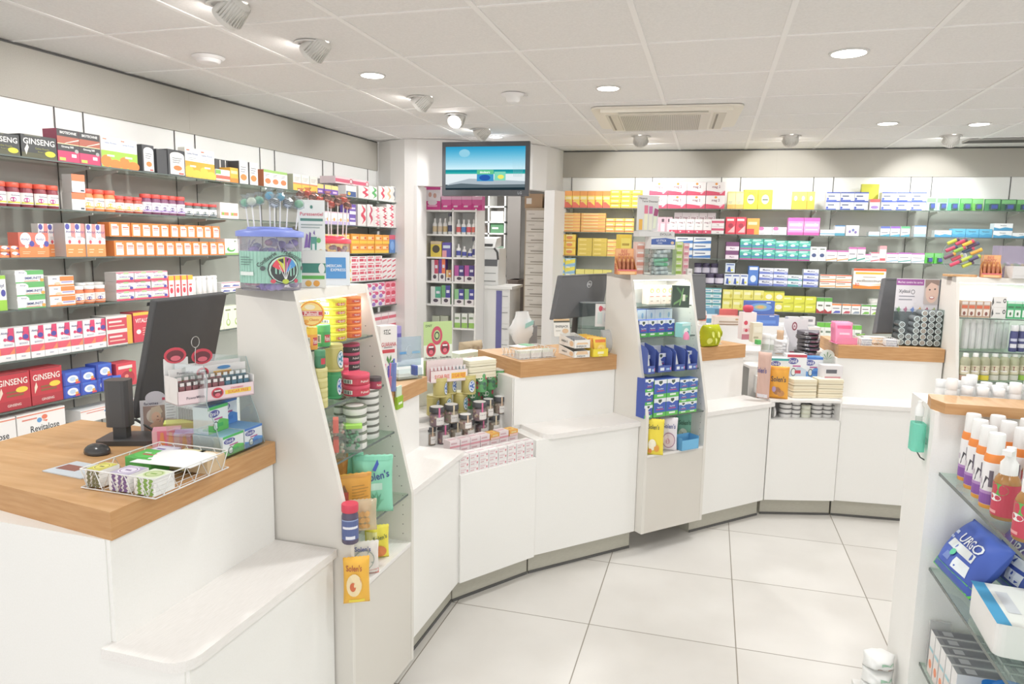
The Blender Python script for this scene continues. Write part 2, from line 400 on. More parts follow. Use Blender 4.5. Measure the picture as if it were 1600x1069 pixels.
# end wall between the two shelf walls: straight stub, curved header over the opening, round column
hp = [(-3.33, 6.77), (-3.15, 6.66), (-2.97, 6.60), (-2.8, 6.63), (-2.56, 6.72), (-2.25, 6.86), (-1.98, 7.0), (-1.8, 7.14), (-1.69, 7.3), (-1.63, 7.5), (-1.60, 7.72)]
def strip(mb, pts, z0, z1, th, mt):
    n = len(pts); off = []
    for i in range(n):
        a = Vector(pts[max(i-1, 0)]); b = Vector(pts[min(i+1, n-1)]); t = (b-a).normalized(); off.append((pts[i][0]-t.y*th, pts[i][1]+t.x*th))
    v = [(x, y, z) for z in (z0, z1) for x, y in pts]+[(x, y, z) for z in (z0, z1) for x, y in off]
    f = []
    for i in range(n-1):
        f += [(i, i+1, n+i+1, n+i), (2*n+i+1, 2*n+i, 3*n+i, 3*n+i+1), (i+1, i, 2*n+i, 2*n+i+1), (n+i, n+i+1, 3*n+i+1, 3*n+i)]
    f += [(0, n, 3*n, 2*n), (n-1, 3*n-1, 4*n-1, 2*n-1)] if False else [(0, n, 3*n, 2*n), (n-1, 2*n-1, 4*n-1, 3*n-1)]
    mb.add(v, f, mt, False)
m = MB(); strip(m, hp[:3]+[(-2.84, 6.615)], 0, CEIL, .22, M_WALL); strip(m, [(-2.84, 6.615)]+hp[4:], 2.03, CEIL, .1, M_WALL)
strip(m, [(-1.70, 7.27), (-1.69, 7.3), (-1.63, 7.5), (-1.60, 7.72)], 0, 2.03, -.12, M_WALL)
m.box(-2.87, -2.84, 6.61, 6.85, 0, 2.03, M_WALL)
struct(m.build('wall_end'))
# the dispensary beyond the opening
m = MB(); m.box(-5.2, -5.1, 6.9, 11.4, 0, CEIL, M_WALL); m.box(-5.2, -1.2, 11.3, 11.4, 0, CEIL, mat('c9c5c0', .8)); m.box(-1.3, -1.2, 7.9, 11.4, 0, CEIL, M_WALL)
m.box(-5.2, -3.4, 6.9, 7.0, 0, CEIL, M_WALL)
struct(m.build('wall_dispensary'))
# skirting under the left-hand shelves
m = MB(); m.box(-3.2, LEND, -.3, .012, 0, .31, M_WHITE); o = m.build('trim_3'); o.location = FL.o; o.rotation_euler.z = FL.rz; struct(o)
m = MB(); m.box(0, 6.2, -.3, .012, 0, .31, M_WHITE); o = m.build('trim_4'); o.location = FB.o; o.rotation_euler.z = FB.rz; struct(o)

# ------------------------------------------------------------------ glass shelves on brackets, one pane per bay
def shelf_set(F, bounds, slots, wall, lim):
    bays = list(zip(bounds[:-1], bounds[1:]))
    for k in range(1, 7):
        z = SHZ[k]
        for b, (a, c) in enumerate(bays):
            if c-a < .05: continue
            t = empty('glass_shelf', F.P(a, 0, z), F.rz)
            mb = MB(); w = c-a-.003
            mb.box(0, w, -DSH, -.005, -.008, 0, M_GLASS); g = mb.build('glass_pane', t)
            mb = MB(); mb.box(0, w, -DSH-.0012, -DSH, -.008, 0, M_GEDGE); mb.build('glass_edge', t)
            for s in slots:
                if a < s < c:
                    mb = MB(); mb.extr([(0, -.075), (0, -.01), (-.23, -.0095), (-.23, -.02), (-.05, -.045), (-.02, -.075)], s-a-.0035, s-a+.0035, mat('b8b6b1', .4)); mb.build('bracket', t)
            tag(t, 'clear glass shelf, %s shelf from the top, %s bay of the %s' % (ORD[k], ORD[b+1], wall), 'shelf', 'glass shelves along the '+wall)
lb = [-1.0, FL.sx(110, 0, 2.1), FL.sx(291, 0, 2.1), FL.sx(420, 0, 2.1), FL.sx(515, 0, 2.1), LEND]
shelf_set(FL, lb, lslots, 'left wall', 0)
bb = [-.04, FB.sx(1005, 0, 2.1), FB.sx(1142, 0, 2.1), FB.sx(1286, 0, 2.1), FB.sx(1440, 0, 2.1), FB.sx(1594, 0, 2.1), 5.2]
shelf_set(FB, bb, bslots, 'back wall', 0)

# ------------------------------------------------------------------ ceiling fittings
def spot_light(x, y, to, power, label, size=62):
    """recessed swivel spotlight: trim ring, ribbed tilted housing, lit face; the lamp itself shines from the face"""
    t = empty('recessed_spotlight', (x, y, CEIL))
    az = math.atan2(to[1]-y, to[0]-x)
    mb = MB(); mb.lathe([(.088, -.006), (.088, 0), (.07, 0)], mat('f0efec', .4), 28, cap=False); mb.lathe([(.088, -.006), (.07, -.006), (.066, 0)], mat('f0efec', .4), 28, cap=False); mb.build('trim_ring', t)
    h = MB(); T = Matrix.Rotation(az, 4, 'Z') @ Matrix.Translation((-.01, 0, -.03)) @ Matrix.Rotation(math.radians(-52), 4, 'Y')
    h.T = T
    h.lathe([(.03, .085), (.052, .075), (.06, .05), (.06, -.04), (.055, -.045)], mat('e6e4df', .45), 28, cap=False)
    for k in range(15):
        a = math.radians(96+168*k/14); c, s = math.cos(a), math.sin(a)
        v = [(c*r-s*q, s*r+c*q, z) for z in (-.02, .068) for r, q in ((.058, -.0025), (.072 if z < 0 else .058, -.0025), (.072 if z < 0 else .058, .0025), (.058, .0025))]
        h.add(v, [(0, 1, 5, 4), (1, 2, 6, 5), (2, 3, 7, 6), (0, 3, 2, 1), (4, 5, 6, 7)], mat('cfcdc7', .5))
    h.build('housing', t)
    f = MB(); f.T = T; f.lathe([(.001, -.038), (.05, -.038)], emis('fffaf4', 24), 24, cap=False); f.build('lamp_face', t)
    tag(t, label, 'ceiling light', 'swivel spotlights in the ceiling')
    ld = bpy.data.lights.new('spot_lamp', 'SPOT'); ld.energy = power; ld.spot_size = math.radians(size*1.35); ld.spot_blend = .45; ld.shadow_soft_size = .05; ld.color = (1, .995, .985)
    lo = bpy.data.objects.new('spot_lamp', ld); COL.objects.link(lo)
    c = Vector((x, y, CEIL))+T @ Vector((0, 0, -.05)); lo.location = c; lo.rotation_euler = (Vector(to)-c).to_track_quat('-Z', 'Y').to_euler(); lo.parent = t; lo.matrix_parent_inverse = Matrix.Translation((-x, -y, -CEIL))
for (x, y), nm in zip(((-2.08, 2.78), (-2.04, 3.39), (-2.03, 4.77), (-2.05, 6.18)), ('nearest the camera', 'second from the camera along the left row', 'third from the camera along the left row', 'by the television')):
    spot_light(x, y, (-3.4, y+.1, 1.55), LAMP['spot'], 'white ribbed spotlight over the left shelves, '+nm)
spot_light(-2.01, 5.45, (-2.1, 3.9, .8), LAMP['spot']*.8, 'white swivel spotlight with its lit face turned to the camera')
for (x, y), nm in zip(((-.69, 6.8), (.62, 6.96), (1.95, 7.16)), ('left one by the air conditioner', 'middle one of the back row', 'right one of the back row')):
    spot_light(x, y, (x, 7.8, 1.95), LAMP['spot']*.9, 'white ribbed swivel spotlight facing the back wall, '+nm)
def downlight(x, y, label, power, r=.07):
    t = empty('recessed_downlight', (x, y, CEIL))
    mb = MB(); mb.lathe([(r+.012, -.004), (r+.012, .002)], mat('d9d8d5', .4), 30, cap=False); mb.lathe([(r+.012, -.004), (r, -.004), (r*.93, .002)], mat('d9d8d5', .4), 30, cap=False); mb.build('trim_ring', t)
    mb = MB(); mb.lathe([(.001, -.0035), (r*.98, -.0035)], emis('fffaf2', 7), 30, cap=False); mb.build('lamp_face', t)
    tag(t, label, 'ceiling light', 'round downlights in the ceiling')
    ld = bpy.data.lights.new('down_lamp', 'AREA'); ld.shape = 'DISK'; ld.size = r*2; ld.energy = power; ld.color = (1, 1, .995)
    lo = bpy.data.objects.new('down_lamp', ld); COL.objects.link(lo); lo.parent = t; lo.location = (0, 0, -.012)
downlight(-2.05, 4.09, 'round lit downlight beside the left row of spotlights', LAMP['down'])
downlight(-.70, 4.71, 'round lit downlight to the left of the air conditioner', LAMP['down'])
downlight(.62, 4.12, 'largest round lit downlight, right half of the ceiling', LAMP['down'], .085)
downlight(1.285, 6.385, 'round lit downlight far back, left of the right-hand pair', LAMP['down'])
downlight(1.97, 6.53, 'round lit downlight far back, nearest the right edge', LAMP['down'])
downlight(-2.03, 6.6, 'small round lit downlight directly above the television', LAMP['down']*.35, .06)
for x, y, nm in ((.62, 1.6, 'above the white shelf bay'), (-.7, 2.2, 'above the nearest display tower'), (1.97, 3.6, 'right of the far right counter'), (-2.05, 1.2, 'behind the nearest counter'), (.62, -.3, 'above the photographer'), (3.2, 5, 'near the right wall, at the back'), (3.2, 1.5, 'near the right wall, at the front')):
    downlight(x, y, 'round downlight added out of view, '+nm, LAMP['down']*.62)  # unseen downlights, added for the light they give the room
# dispensary light
downlight(-3.0, 8.6, 'round lit downlight in the dispensary ceiling behind the opening', LAMP['down']*1.3)
downlight(-2.3, 7.9, 'round downlight added to the dispensary ceiling just past the opening', LAMP['down']*.6)  # second lamp, added to brighten the dispensary
mb = MB(); mb.lathe([(.075, -.012), (.088, 0), (.088, .002)], mat('edebe9', .5), 32, c=(0, 0, 0)); mb.lathe([(.05, -.03), (.062, -.026), (.066, -.01)], mat('f2f0ef', .5), 32)
t = mb.build('smoke_detector', loc=(-2.77, 3.52, CEIL)); tag(t, 'flat round white smoke detector on the ceiling above the left shelves', 'detector')
mb = MB(); mb.lathe([(.03, -.055), (.045, -.045), (.05, -.02), (.075, -.015), (.08, 0)], mat('f2f0ef', .5), 28); mb.box(.07, .1, -.006, .006, -.018, -.006, mat('d5d3d0', .5))
t = mb.build('smoke_detector', loc=(-1.35, 4.77, CEIL)); tag(t, 'small white smoke detector with a side pin, left of the air conditioner', 'detector')
# cassette air conditioner
t = empty('air_conditioner', (-.40, 5.80, CEIL), math.radians(3))
m = MB(); W, D = 1.08, .86
m.rbox(-W/2, W/2, -D/2-.04, D/2+.04, -.012, 0, .06, mat('efe9dc', .45), 6)
m.prism([(-W/2+.07, -D/2), (W/2-.07, -D/2), (W/2-.1, D/2), (-W/2+.1, D/2)], -.035, -.012, mat('efe9dc', .45)); m.build('panel', t)
m = MB(); m.box(-W/2+.2, W/2-.22, -D/2+.12, D/2-.05, -.042, -.035, mat('e3ddd0', .5))
for k in range(44): x = -W/2+.21+k*.0134; m.box(x, x+.005, -D/2+.125, D/2-.055, -.046, -.042, mat('b9b4a8', .6))
m.build('intake_grille', t)
m = MB(); m.box(-W/2+.2, W/2-.24, -D/2+.015, -D/2+.075, -.0365, -.035, mat('958f80', .6)); m.box(-W/2+.2, W/2-.24, -D/2+.03, -D/2+.045, -.042, -.036, mat('cfc9bb', .5)); m.build('air_outlet', t)
for x0 in (-W/2+.1, W/2-.2):
    m = MB(); m.box(x0, x0+.09, -D/2+.1, D/2-.06, -.04, -.035, mat('d8d2c3', .5)); m.box(x0+.02, x0+.035, -D/2+.12, D/2-.08, -.0415, -.04, mat('8f897b', .6)); m.build('side_vent', t)
tag(t, 'cream ceiling cassette air conditioner with a ribbed centre grille', 'air conditioner')
m = MB(); m.box(0, 1.3, -.1, .1, -.012, 0, mat('a9a7a2', .5))
for k in range(9): m.box(0, 1.3, -.09+k*.022, -.082+k*.022, -.014, -.012, mat('55544f', .6))
o = m.build('ceiling_vent', loc=(2.15, 7.45, CEIL)); tag(o, 'long dark grey slotted ceiling vent in the back right corner', 'vent')

# ------------------------------------------------------------------ television hung in front of the opening
FT = Frame((-2.535, 6.50), (1, .045))
t = empty('television', FT.P(0, 0, 1.925), FT.rz)
W, H = .853, .50
m = MB(); m.rbox(0, W, 0, .05, 0, H, .008, mat('3c4046', .35)); m.build('casing', t)
sw, sh, sx0, sz0 = W-.075, H-.1, .038, .055
m = MB(); m.box(sx0, sx0+sw, -.001, 0, sz0, sz0+sh, emis('2c3c48', .6))
def tv(x, z, l): return (sx0+sw/2+x, -.001-l*.4, sz0+z)
sky = []
for i in range(14):
    a = i/13; c = [int(p+(q-p)*a) for p, q in zip((196, 226, 236), (46, 150, 190))]
    sky.append(('r', 0, .47+.53*i/14, 1, .47+.53*(i+1)/14, emis('%02x%02x%02x' % tuple(c), .85)))
art = sky+[('r', 0, .36, 1, .47, emis('2fa9a4', .8)), ('r', 0, .41, 1, .47, emis('1e8f98', .8)), ('r', 0, .12, 1, .37, emis('d6dfe2', .85)), ('e', .24, .85, .07, .09, emis('8fc8dc', .8))]
art += [('g', [(.05, .14), (.3, .26), (.6, .24), (1, .2), (1, .1), (0, .08)], emis('a9b4bb', .8)), ('r', 0, 0, 1, .1, emis('23343c', .7)), ('g', [(0, .1), (.2, .15), (.5, .12), (1, .13), (1, .06), (0, .04)], emis('5d6b72', .8))]
art += [('r', .4, .2, .61, .46, emis('3f8fc0', .8)), ('r', .4, .36, .61, .46, emis('68c08a', .8)), ('r', .62, .22, .76, .42, emis('7fd0b4', .8)), ('e', .5, .28, .07, .07, emis('2b59a6', .8)), ('e', .7, .3, .04, .05, emis('e8e16a', .8)), ('t', 'douleurs', .5, .41, .05, emis('ffffff', .9), .18)]
for k in range(9): art.append(('g', [(.86+.012*k, .3), (.863+.012*k, .3), (.84+.02*k, .85-.03*(k % 4))], emis('8fb7bd', .8)))
paint(m, art, sw, sh, tv); m.build('screen', t)
m = MB(); paint(m, [('t', 'LG', .9, .055, .05, 'b8c0c8')], W, H, lambda x, z, l: (W/2+x, -.001-l, z)); m.build('maker_mark', t)
m = MB(); m.box(W/2-.12, W/2+.12, .05, .07, .12, .36, M_DARK); m.box(W/2-.03, W/2+.03, .07, .44, .2, .28, M_DARK); m.build('wall_bracket', t)
tag(t, 'grey-framed flat television showing a beach scene, mounted over the opening', 'television')
# ------------------------------------------------------------------ merchandise on the wall shelves
WH = {id(FL): 'left-wall', id(FB): 'back-wall'}
R3 = random.Random(11)
def row(F, k, x0, x1, yt, n, m, desc, base, art, depth=.12, side=None, top=None, cat='box', name='medicine_carton', shape=None, back=0, lift=0, gap=.03, sideart=None, tops=None, where=None, zb=None):
    """n columns by m layers of one product between columns x0 and x1 of the photograph, tops at row yt"""
    z = (SHZ[k] if zb is None else zb)+lift; dF = DSH-.012-back
    s0, s1 = F.sx(x0, dF, z), F.sx(x1, dF, z); sm = (s0+s1)/2
    H = F.zy(sm, dF, yt)-z; H = min(H, .236-lift) if k > 1 else H; w = (s1-s0)/n; h = H/m*.985; ww = w*(1-gap)
    mb = shape(ww, depth, h) if shape else carton(ww, depth, h, base, art, side, top, sideart)
    me = mb.mesh(name); wh = where or '%s %s shelf' % (ORD[k] if k < 7 else 'bottom', WH[id(F)])
    for j in range(m):
        rn = '' if m == 1 else (('lower layer', 'upper layer')[j] if m == 2 else ('bottom layer', 'middle layer', 'top layer')[j] if m == 3 else '%s layer up' % ORD[j+1])
        nn = n if not tops or j < m-1 else tops
        for i in range(nn):
            s = s0+w*(i+.5); dd = R3.uniform(-.006, .003)
            o = put(me, name, F, s, dF-depth/2+dd, z+j*(h+.0006), R3.uniform(-.02, .02) if depth < .1 else R3.uniform(-.008, .008))
            later(o, desc, cat, wh, s+j*1e-4, rn)
def T(t, u, v, h, c, mw=.88): return ('t', t, u, v, h, c, mw)
def g_band(a, b='d9dde2', txt=None, tc='3c4a63', acc=None, v=.55):
    """white pack with a colour band below, a thin one above, small print and an accent"""
    L = [('r', 0, 0, 1, .26, a), ('r', 0, .9, 1, 1, b)]+lines(.12, .7, .3, .45, 2)
    if acc: L.append(('e', .78, .4, .13, .13, acc))
    if txt: L.append(T(txt, .5, v+.08, .17, tc))
    return L
def shp_jar(body, lid, lab, fill=None, lidh=.2, acc=None, lr=1.0):
    def f(w, d, h):
        a = [('r', .02, .12, .98, .6, lab)]
        if acc: a += [('e', .35, .3, .14, .1, acc[0]), ('r', .1, .15, .9, .22, acc[1]), ('t', acc[2], .5, .48, .07, '5a4a78', .7)]
        return jar(w/2, h, body, lid, a, lidh, fill, lidr=lr, n=14)
    return f
GINS = [('r', 0, 0, 1, .22, '4a4a28'), T('GINSENG', .5, .72, .26, 'f4f1ea', .9), T('Gelee Royale', .58, .42, .12, '8a8a3c', .6), T('Royal Jelly', .58, .28, .1, '8a8a3c', .5),
        ('e', .8, .24, .15, .13, 'e8e024'), ('g', [(.12, .1), (.2, .45), (.16, .6), (.08, .35)], 'efe9dc'), ('r', .1, .94, .55, .98, '6a6a55')]
row(FL, 1, -24, 33, 207, 1, 1, 'black ginseng carton cut off by the frame', '26292a', GINS, .1, name='supplement_carton')
row(FL, 1, 33, 90, 212, 1, 1, 'black wide ginseng carton with yellow oval', '26292a', GINS, .1, name='supplement_carton')
BIO = [('r', 0, .78, 1, 1, '2b2a2c'), ('r', 0, .56, 1, .78, 'a8553f'), ('r', 0, .54, 1, .565, 'e0d8a8'), ('r', 0, .34, 1, .54, '2b2a2c'), ('g', [(.3, .56), (1, .7), (1, .74), (.4, .6)], 'e8d8cc'), T('BIOTECHNIE', .52, .9, .08, 'f4f4f2', .75), T('Ginseng 500', .45, .46, .08, 'f4f4f2', .75), ('r', .06, .04, .34, .13, 'b8cc5a'), ('r', .62, .16, .84, .26, 'f3e4ea'), ('e', .86, .36, .09, .06, 'a8a8a8')]
row(FL, 1, 91, 159, 205, 2, 1, 'tall magenta and black ginseng carton', 'c42f62', BIO, .1, side='a83a5c', name='supplement_carton')
def gelee(c1, c2): return [('r', 0, 0, 1, .55, c1), ('e', .25, .2, .3, .2, c2), ('e', .75, .12, .35, .16, c2), T('Gelee Royale', .5, .8, .09, '6b7fb0', .85), ('r', .3, .36, .7, .42, 'f3ead8'), ('r', .1, .9, .3, .94, 'e07a5a')]+lines(.2, .8, .58, .7, 2, 'a9b0b8')
row(FL, 1, 159, 217, 216, 2, 1, 'white, green and orange royal jelly carton', 'f1f1ea', gelee('9ac23c', 'ee7f2c'), .06, name='supplement_carton')
BW = [('r', 0, 0, 1, 1, '35363a'), ('r', .12, .04, .95, .78, 'f3f2ee'), ('e', .535, .78, .415, .14, 'f3f2ee'), ('e', .55, .3, .25, .1, 'e0803c'), ('r', .6, .06, .9, .12, 'c8524a')]+lines(.25, .8, .48, .72, 3, '54565c')
row(FL, 1, 224, 243, 226, 1, 1, 'black carton with arched white front', '35363a', BW, .085, name='supplement_carton')
row(FL, 1, 246, 262, 233, 1, 1, 'slim black carton in a close pair', '35363a', BW[:1], .06, name='supplement_carton', side='35363a')
row(FL, 1, 262, 290, 234, 1, 1, 'black carton with white side beside yellow carton', '35363a', BW, .09, name='supplement_carton')
row(FL, 1, 290, 337, 233, 2, 1, 'white carton with amber honey picture', 'f4f2ea', gelee('f2a81e', 'f7c640'), .055, name='supplement_carton')
row(FL, 1, 338, 360, 265, 1, 1, 'small white and red carton, green corner', 'f2efe8', [('r', 0, .2, 1, .5, 'd9604a'), ('r', 0, .6, .35, .95, '79b84a'), ('r', 0, 0, 1, .12, 'e8b09a')], .08, name='supplement_carton')
row(FL, 1, 338, 372, 250, 4, 1, 'slim charcoal carton in a back row', '3c3e42', [('r', .8, .02, 1, .98, 'dddcd8')], .07, back=.09, name='supplement_carton')
row(FL, 1, 360, 373, 262, 1, 1, 'small amber carton', 'f2b430', [('r', 0, 0, 1, .3, 'e0861e'), ('r', .1, .6, .9, .8, 'f6e3a8')], .09, name='supplement_carton')
row(FL, 1, 374, 403, 253, 2, 1, 'white arched carton with orange fruit', 'f6f4ee', [('r', .1, .05, .9, .2, 'e8e4da'), ('e', .5, .3, .34, .14, 'ee8a3c')]+lines(.2, .8, .5, .8, 3, '70747c')+[('r', 0, 0, .06, 1, '3a3a3e')], .09, side='3a3b3f', name='supplement_carton')
row(FL, 1, 412, 450, 267, 3, 1, 'white and green carton with orange fruit', 'f3f2ea', [('r', 0, .85, 1, 1, '9cc66a'), ('e', .5, .35, .36, .16, 'ec7f4a')]+lines(.2, .8, .6, .78, 2, '70747c'), .09, side='e08050', name='supplement_carton')
row(FL, 1, 458, 496, 274, 3, 1, 'white carton with pale yellow base', 'efece2', [('r', 0, 0, 1, .4, 'f0c850'), ('r', 0, .4, 1, .48, 'e88c5a')]+lines(.15, .85, .6, .85, 3, 'b0a8a0'), .1, side='b5bfa6', name='supplement_carton')
row(FL, 1, 496, 528, 289, 3, 1, 'violet and yellow carton', '7a4fb0', [('r', 0, .55, 1, 1, 'f0dc8a'), ('r', .2, .15, .8, .35, 'e8c6e0')], .1, name='supplement_carton')
row(FL, 1, 541, 558, 290, 1, 1, 'small white carton with blue base', 'f0eeea', [('r', .05, .05, .95, .5, '3c5a96'), ('e', .3, .3, .15, .15, 'e8c23c')], .08, name='supplement_carton')
CURV = lambda c: [('r', .06, .15, .3, .85, 'e4e2de'), ('g', [(.45, 1), (.9, .82), (.96, .72), (.7, .56), (.96, .42), (.96, .3), (.5, .08), (.7, .3), (.4, .5), (.7, .74)], c), ('o', .5, .52, .12, .1, .4, c)]
for xa, xb, c, cn in ((560, 576, 'd63a56', 'crimson'), (577, 590, '4fae5c', 'green'), (591, 601, 'd63a56', 'red'), (602, 612, 'd8b48a', 'beige'), (612, 620, '8c8f98', 'grey'), (620, 627, '8f9aa8', 'slate')):
    row(FL, 1, xa, xb, 291, 1, 1, 'white tall carton with %s curves' % cn, 'eeebe6', CURV(c), .12, name='supplement_carton')
row(FL, 1, 524, 577, 279, 2, 1, 'flat pink and white carton lying on top', 'ecd6d8', [('r', 0, .2, .8, .7, 'dc5f7c'), ('o', .9, .5, .1, .4, .3, 'c8304c')], .16, back=.06, lift=.115, name='supplement_carton')
# second shelf
row(FL, 2, -4, 99, 286, 5, 1, 'red gummy jar with white label and orange lid', '', (), .075, cat='jar', name='supplement_jar', shape=shp_jar(mat('8e2136', .3), mat('e5502f', .4), 'f3f1ee', acc=('b83a8c', 'd8d84a', 'Gummies')))
WO = [('r', 0, .62, 1, 1, 'ee7a4a'), ('r', .65, .06, .92, .16, '3b4250')]+lines(.1, .7, .35, .5, 2, '9aa0a8')
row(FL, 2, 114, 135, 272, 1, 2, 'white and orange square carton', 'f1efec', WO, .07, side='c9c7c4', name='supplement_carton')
for a, b, yt, n, lid, body, lab, ac, d in ((136, 186, 296, 3, 'e8543a', 'ec8a4c', 'f1ece4', ('f0c04a', 'e8b050', 'Vitamine'), 'orange gummy jar with red lid'), (186, 229, 307, 3, 'e4443c', 'b8462e', 'f1ece4', ('f0c04a', 'e8a060', 'Kids'), 'short gummy jar with scarlet lid'),
                                    (229, 294, 305, 5, 'e4483c', '7c3a64', 'efeaf0', ('54407c', 'a890c8', 'Sommeil'), 'plum gummy jar with scarlet lid'), (294, 343, 318, 4, 'e0443f', '5d6a66', 'f0efee', ('2b4a46', '48586a', 'Detox'), 'dark green gummy jar with red lid')):
    row(FL, 2, a, b, yt, n, 1, d, '', (), .075, cat='jar', name='supplement_jar', shape=shp_jar(mat(body, .3), mat(lid, .4), lab, acc=ac))
row(FL, 2, 345, 374, 317, 2, 1, 'small white carton with salmon label', 'f3f1ec', [('r', .1, .2, .9, .4, 'ec8a66'), ('e', .3, .3, .12, .1, '7cb84a')], .09, name='supplement_carton')
row(FL, 2, 480, 546, 330, 6, 1, 'white carton with pastel stripe', 'f0ecee', g_band('c7b4dd', 'e6c8d4', acc='e8a84a'), .09, name='supplement_carton')
row(FL, 2, 546, 556, 319, 1, 2, 'violet and white carton', '6f4fb0', [('r', 0, .05, 1, .35, 'f0eef4'), ('r', .1, .55, .9, .7, 'e8dcf2')], .1, name='supplement_carton')
for i, (xa, xb, c) in enumerate(((560, 573, 'd63a56'), (574, 583, 'c23a5c'), (583, 594, 'e07a8c'), (594, 605, 'c9344f'), (605, 616, 'd8506a'), (616, 627, 'cf3350'))):
    row(FL, 2, xa, xb, 319 if i not in (2, 3) else 323, 1, 1 if i in (0, 1, 5) else 3, 'white carton with %s scrolls' % ('crimson', 'claret', 'rose', 'ruby', 'coral', 'cherry')[i], 'efe8e6', CURV(c), .12, name='supplement_carton')
# third shelf
ALV = [('r', 0, 0, 1, .42, 'ef8a4a'), ('e', .45, .74, .36, .26, 'f5f3f2'), ('r', 0, .42, 1, .5, 'e86a5a'), T('Alvityl', .42, .72, .13, '4b4a86', .66), ('e', .85, .55, .17, .12, '4a49a4'), ('e', .5, .45, .13, .08, 'f5e4dc')]+lines(.2, .8, .12, .26, 2, 'f6d8b0')
row(FL, 3, -14, 16, 384, 2, 2, 'small orange vitamin carton', 'ee8056', ALV, .05, name='vitamin_carton')
row(FL, 3, 17, 31, 384, 1, 2, 'small orange vitamin carton beside larger ones', 'ee8056', ALV, .05, name='vitamin_carton')
row(FL, 3, 30, 78, 363, 2, 1, 'salmon and orange vitamin carton with blue roundel', 'ea7460', ALV, .075, name='vitamin_carton')
ALT = [('r', 0, 0, 1, .38, 'f0924c'), ('g', [(.55, .62), (1, .55), (1, 1), (.6, 1)], 'e8908a'), ('e', .25, .9, .22, .09, '4a49a4'), T('Alvityl', .5, .74, .11, '4b4a86', .9), ('e', .4, .45, .14, .06, 'cf4452')]+lines(.2, .8, .52, .62, 2)+lines(.2, .8, .1, .26, 2, 'f6d8b0')
row(FL, 3, 62, 92, 349, 2, 1, 'tall vitamin carton behind the salmon ones', 'f3f0ee', ALT, .05, back=.085, name='vitamin_carton')
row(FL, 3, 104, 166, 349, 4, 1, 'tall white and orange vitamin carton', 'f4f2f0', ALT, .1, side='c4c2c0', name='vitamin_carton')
ORG = [('r', .16, .08, .86, .88, 'f6f2ec'), ('r', .25, .62, .8, .7, 'e2563a'), ('r', .25, .52, .8, .56, 'e2563a'), ('r', .3, .18, .7, .4, 'e9d9cc'), ('e', .8, .82, .1, .06, 'e98a2c')]
row(FL, 3, 179, 352, 377, 12, 1, 'orange carton with white label, bottom tier', 'f0822e', ORG, .09, name='vitamin_carton')
row(FL, 3, 172, 344, 350.5, 12, 1, 'orange carton with white label, upper tier', 'f0822e', ORG, .09, lift=.113, name='vitamin_carton')
row(FL, 3, 352, 376, 373, 1, 1, 'white and green carton with leaf', 'f0f0ea', [('r', 0, 0, 1, .12, '8fc06a'), ('e', .4, .35, .28, .16, '5cb04c'), ('e', .45, .42, .2, .12, 'f0f0ea'), T('BIO', .7, .85, .1, '3f6b3a', .4)], .08, name='vitamin_carton')
row(FL, 3, 500, 546, 366, 6, 2, 'yellow and white carton', 'f3d36a', g_band('f0a83c', 'fbe9a8'), .09, name='vitamin_carton')
row(FL, 3, 549, 608, 366, 5, 2, 'bright orange and yellow carton', 'f4a02c', [('r', 0, 0, 1, .3, 'f6c83a'), ('r', .15, .45, .85, .75, 'f8d9a0'), ('e', .75, .6, .12, .12, 'e2562c')], .1, name='vitamin_carton')
row(FL, 3, 609, 627, 367, 2, 1, 'blue and red blister pack', '4f7fc0', [('r', 0, .75, 1, 1, 'd05068'), ('e', .5, .4, .35, .25, '7aa6dc')], .1, name='vitamin_carton')
# fourth shelf
IMM = [('r', .28, .66, 1, 1, '62b566'), ('r', 0, .0, 1, .1, '62b566'), ('e', .2, .75, .22, .28, 'f4f4f2'), T('Alvityl', .22, .82, .17, '4b4a86', .34), T('IMMUNITÉ', .62, .42, .27, '4a5a94', .66), ('r', .3, .13, .8, .2, 'e8a890'), ('e', .93, .22, .07, .13, 'f0a84a')]
row(FL, 4, -12, 13, 430, 1, 1, 'white and lime vitamin carton by the frame edge', 'eef0ea', [('r', 0, 0, 1, .3, '9bd03c'), ('r', 0, .9, 1, 1, '9bd03c'), T('Alvityl', .5, .7, .12, '4b4a86'), ('e', .8, .5, .15, .1, '4a49a4')], .1, name='vitamin_carton')
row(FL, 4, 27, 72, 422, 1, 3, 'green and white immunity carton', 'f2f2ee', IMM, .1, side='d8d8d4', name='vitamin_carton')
ALO = [('r', .45, .5, 1, .95, 'f0843c'), ('r', 0, 0, 1, .15, 'ee8a3c'), ('r', .5, .3, .95, .45, 'a9a4d0'), T('Alvityl', .25, .72, .17, '4b4a86', .4), ('e', .35, .25, .12, .14, 'f3c9a8')]
row(FL, 4, 78, 119, 431, 1, 3, 'orange and white vitamin carton', 'f4f1ec', ALO, .1, side='e8e4de', name='vitamin_carton')
row(FL, 4, 119, 171, 446, 3, 1, 'orange gummy jar with white lid', '', (), .075, cat='jar', name='supplement_jar', shape=shp_jar(mat('e57a48', .3), mat('f2f1ee', .4), 'f3e9e2', acc=('4a49a4', 'ee8a3c', 'Alvityl')))
row(FL, 4, 125, 168, 441, 3, 1, 'white-lidded jar standing behind', '', (), .06, cat='jar', name='supplement_jar', back=.09, shape=shp_jar(mat('e08a5a', .3), mat('f2f1ee', .4), 'f3e9e2'))
ACE = [('r', 0, 0, 1, .2, 'dc4a68'), ('r', 0, .86, 1, 1, 'e88a9c'), ('r', .4, .78, .7, .98, 'b5cf9c'), T('Alvityl', .18, .8, .13, '4b4a86', .3), T('ACEROLA 1000', .5, .5, .16, '5a5a9a', .8), ('e', .86, .3, .1, .16, '4a49a4'), ('r', .1, .24, .7, .36, 'bfe0b8')]
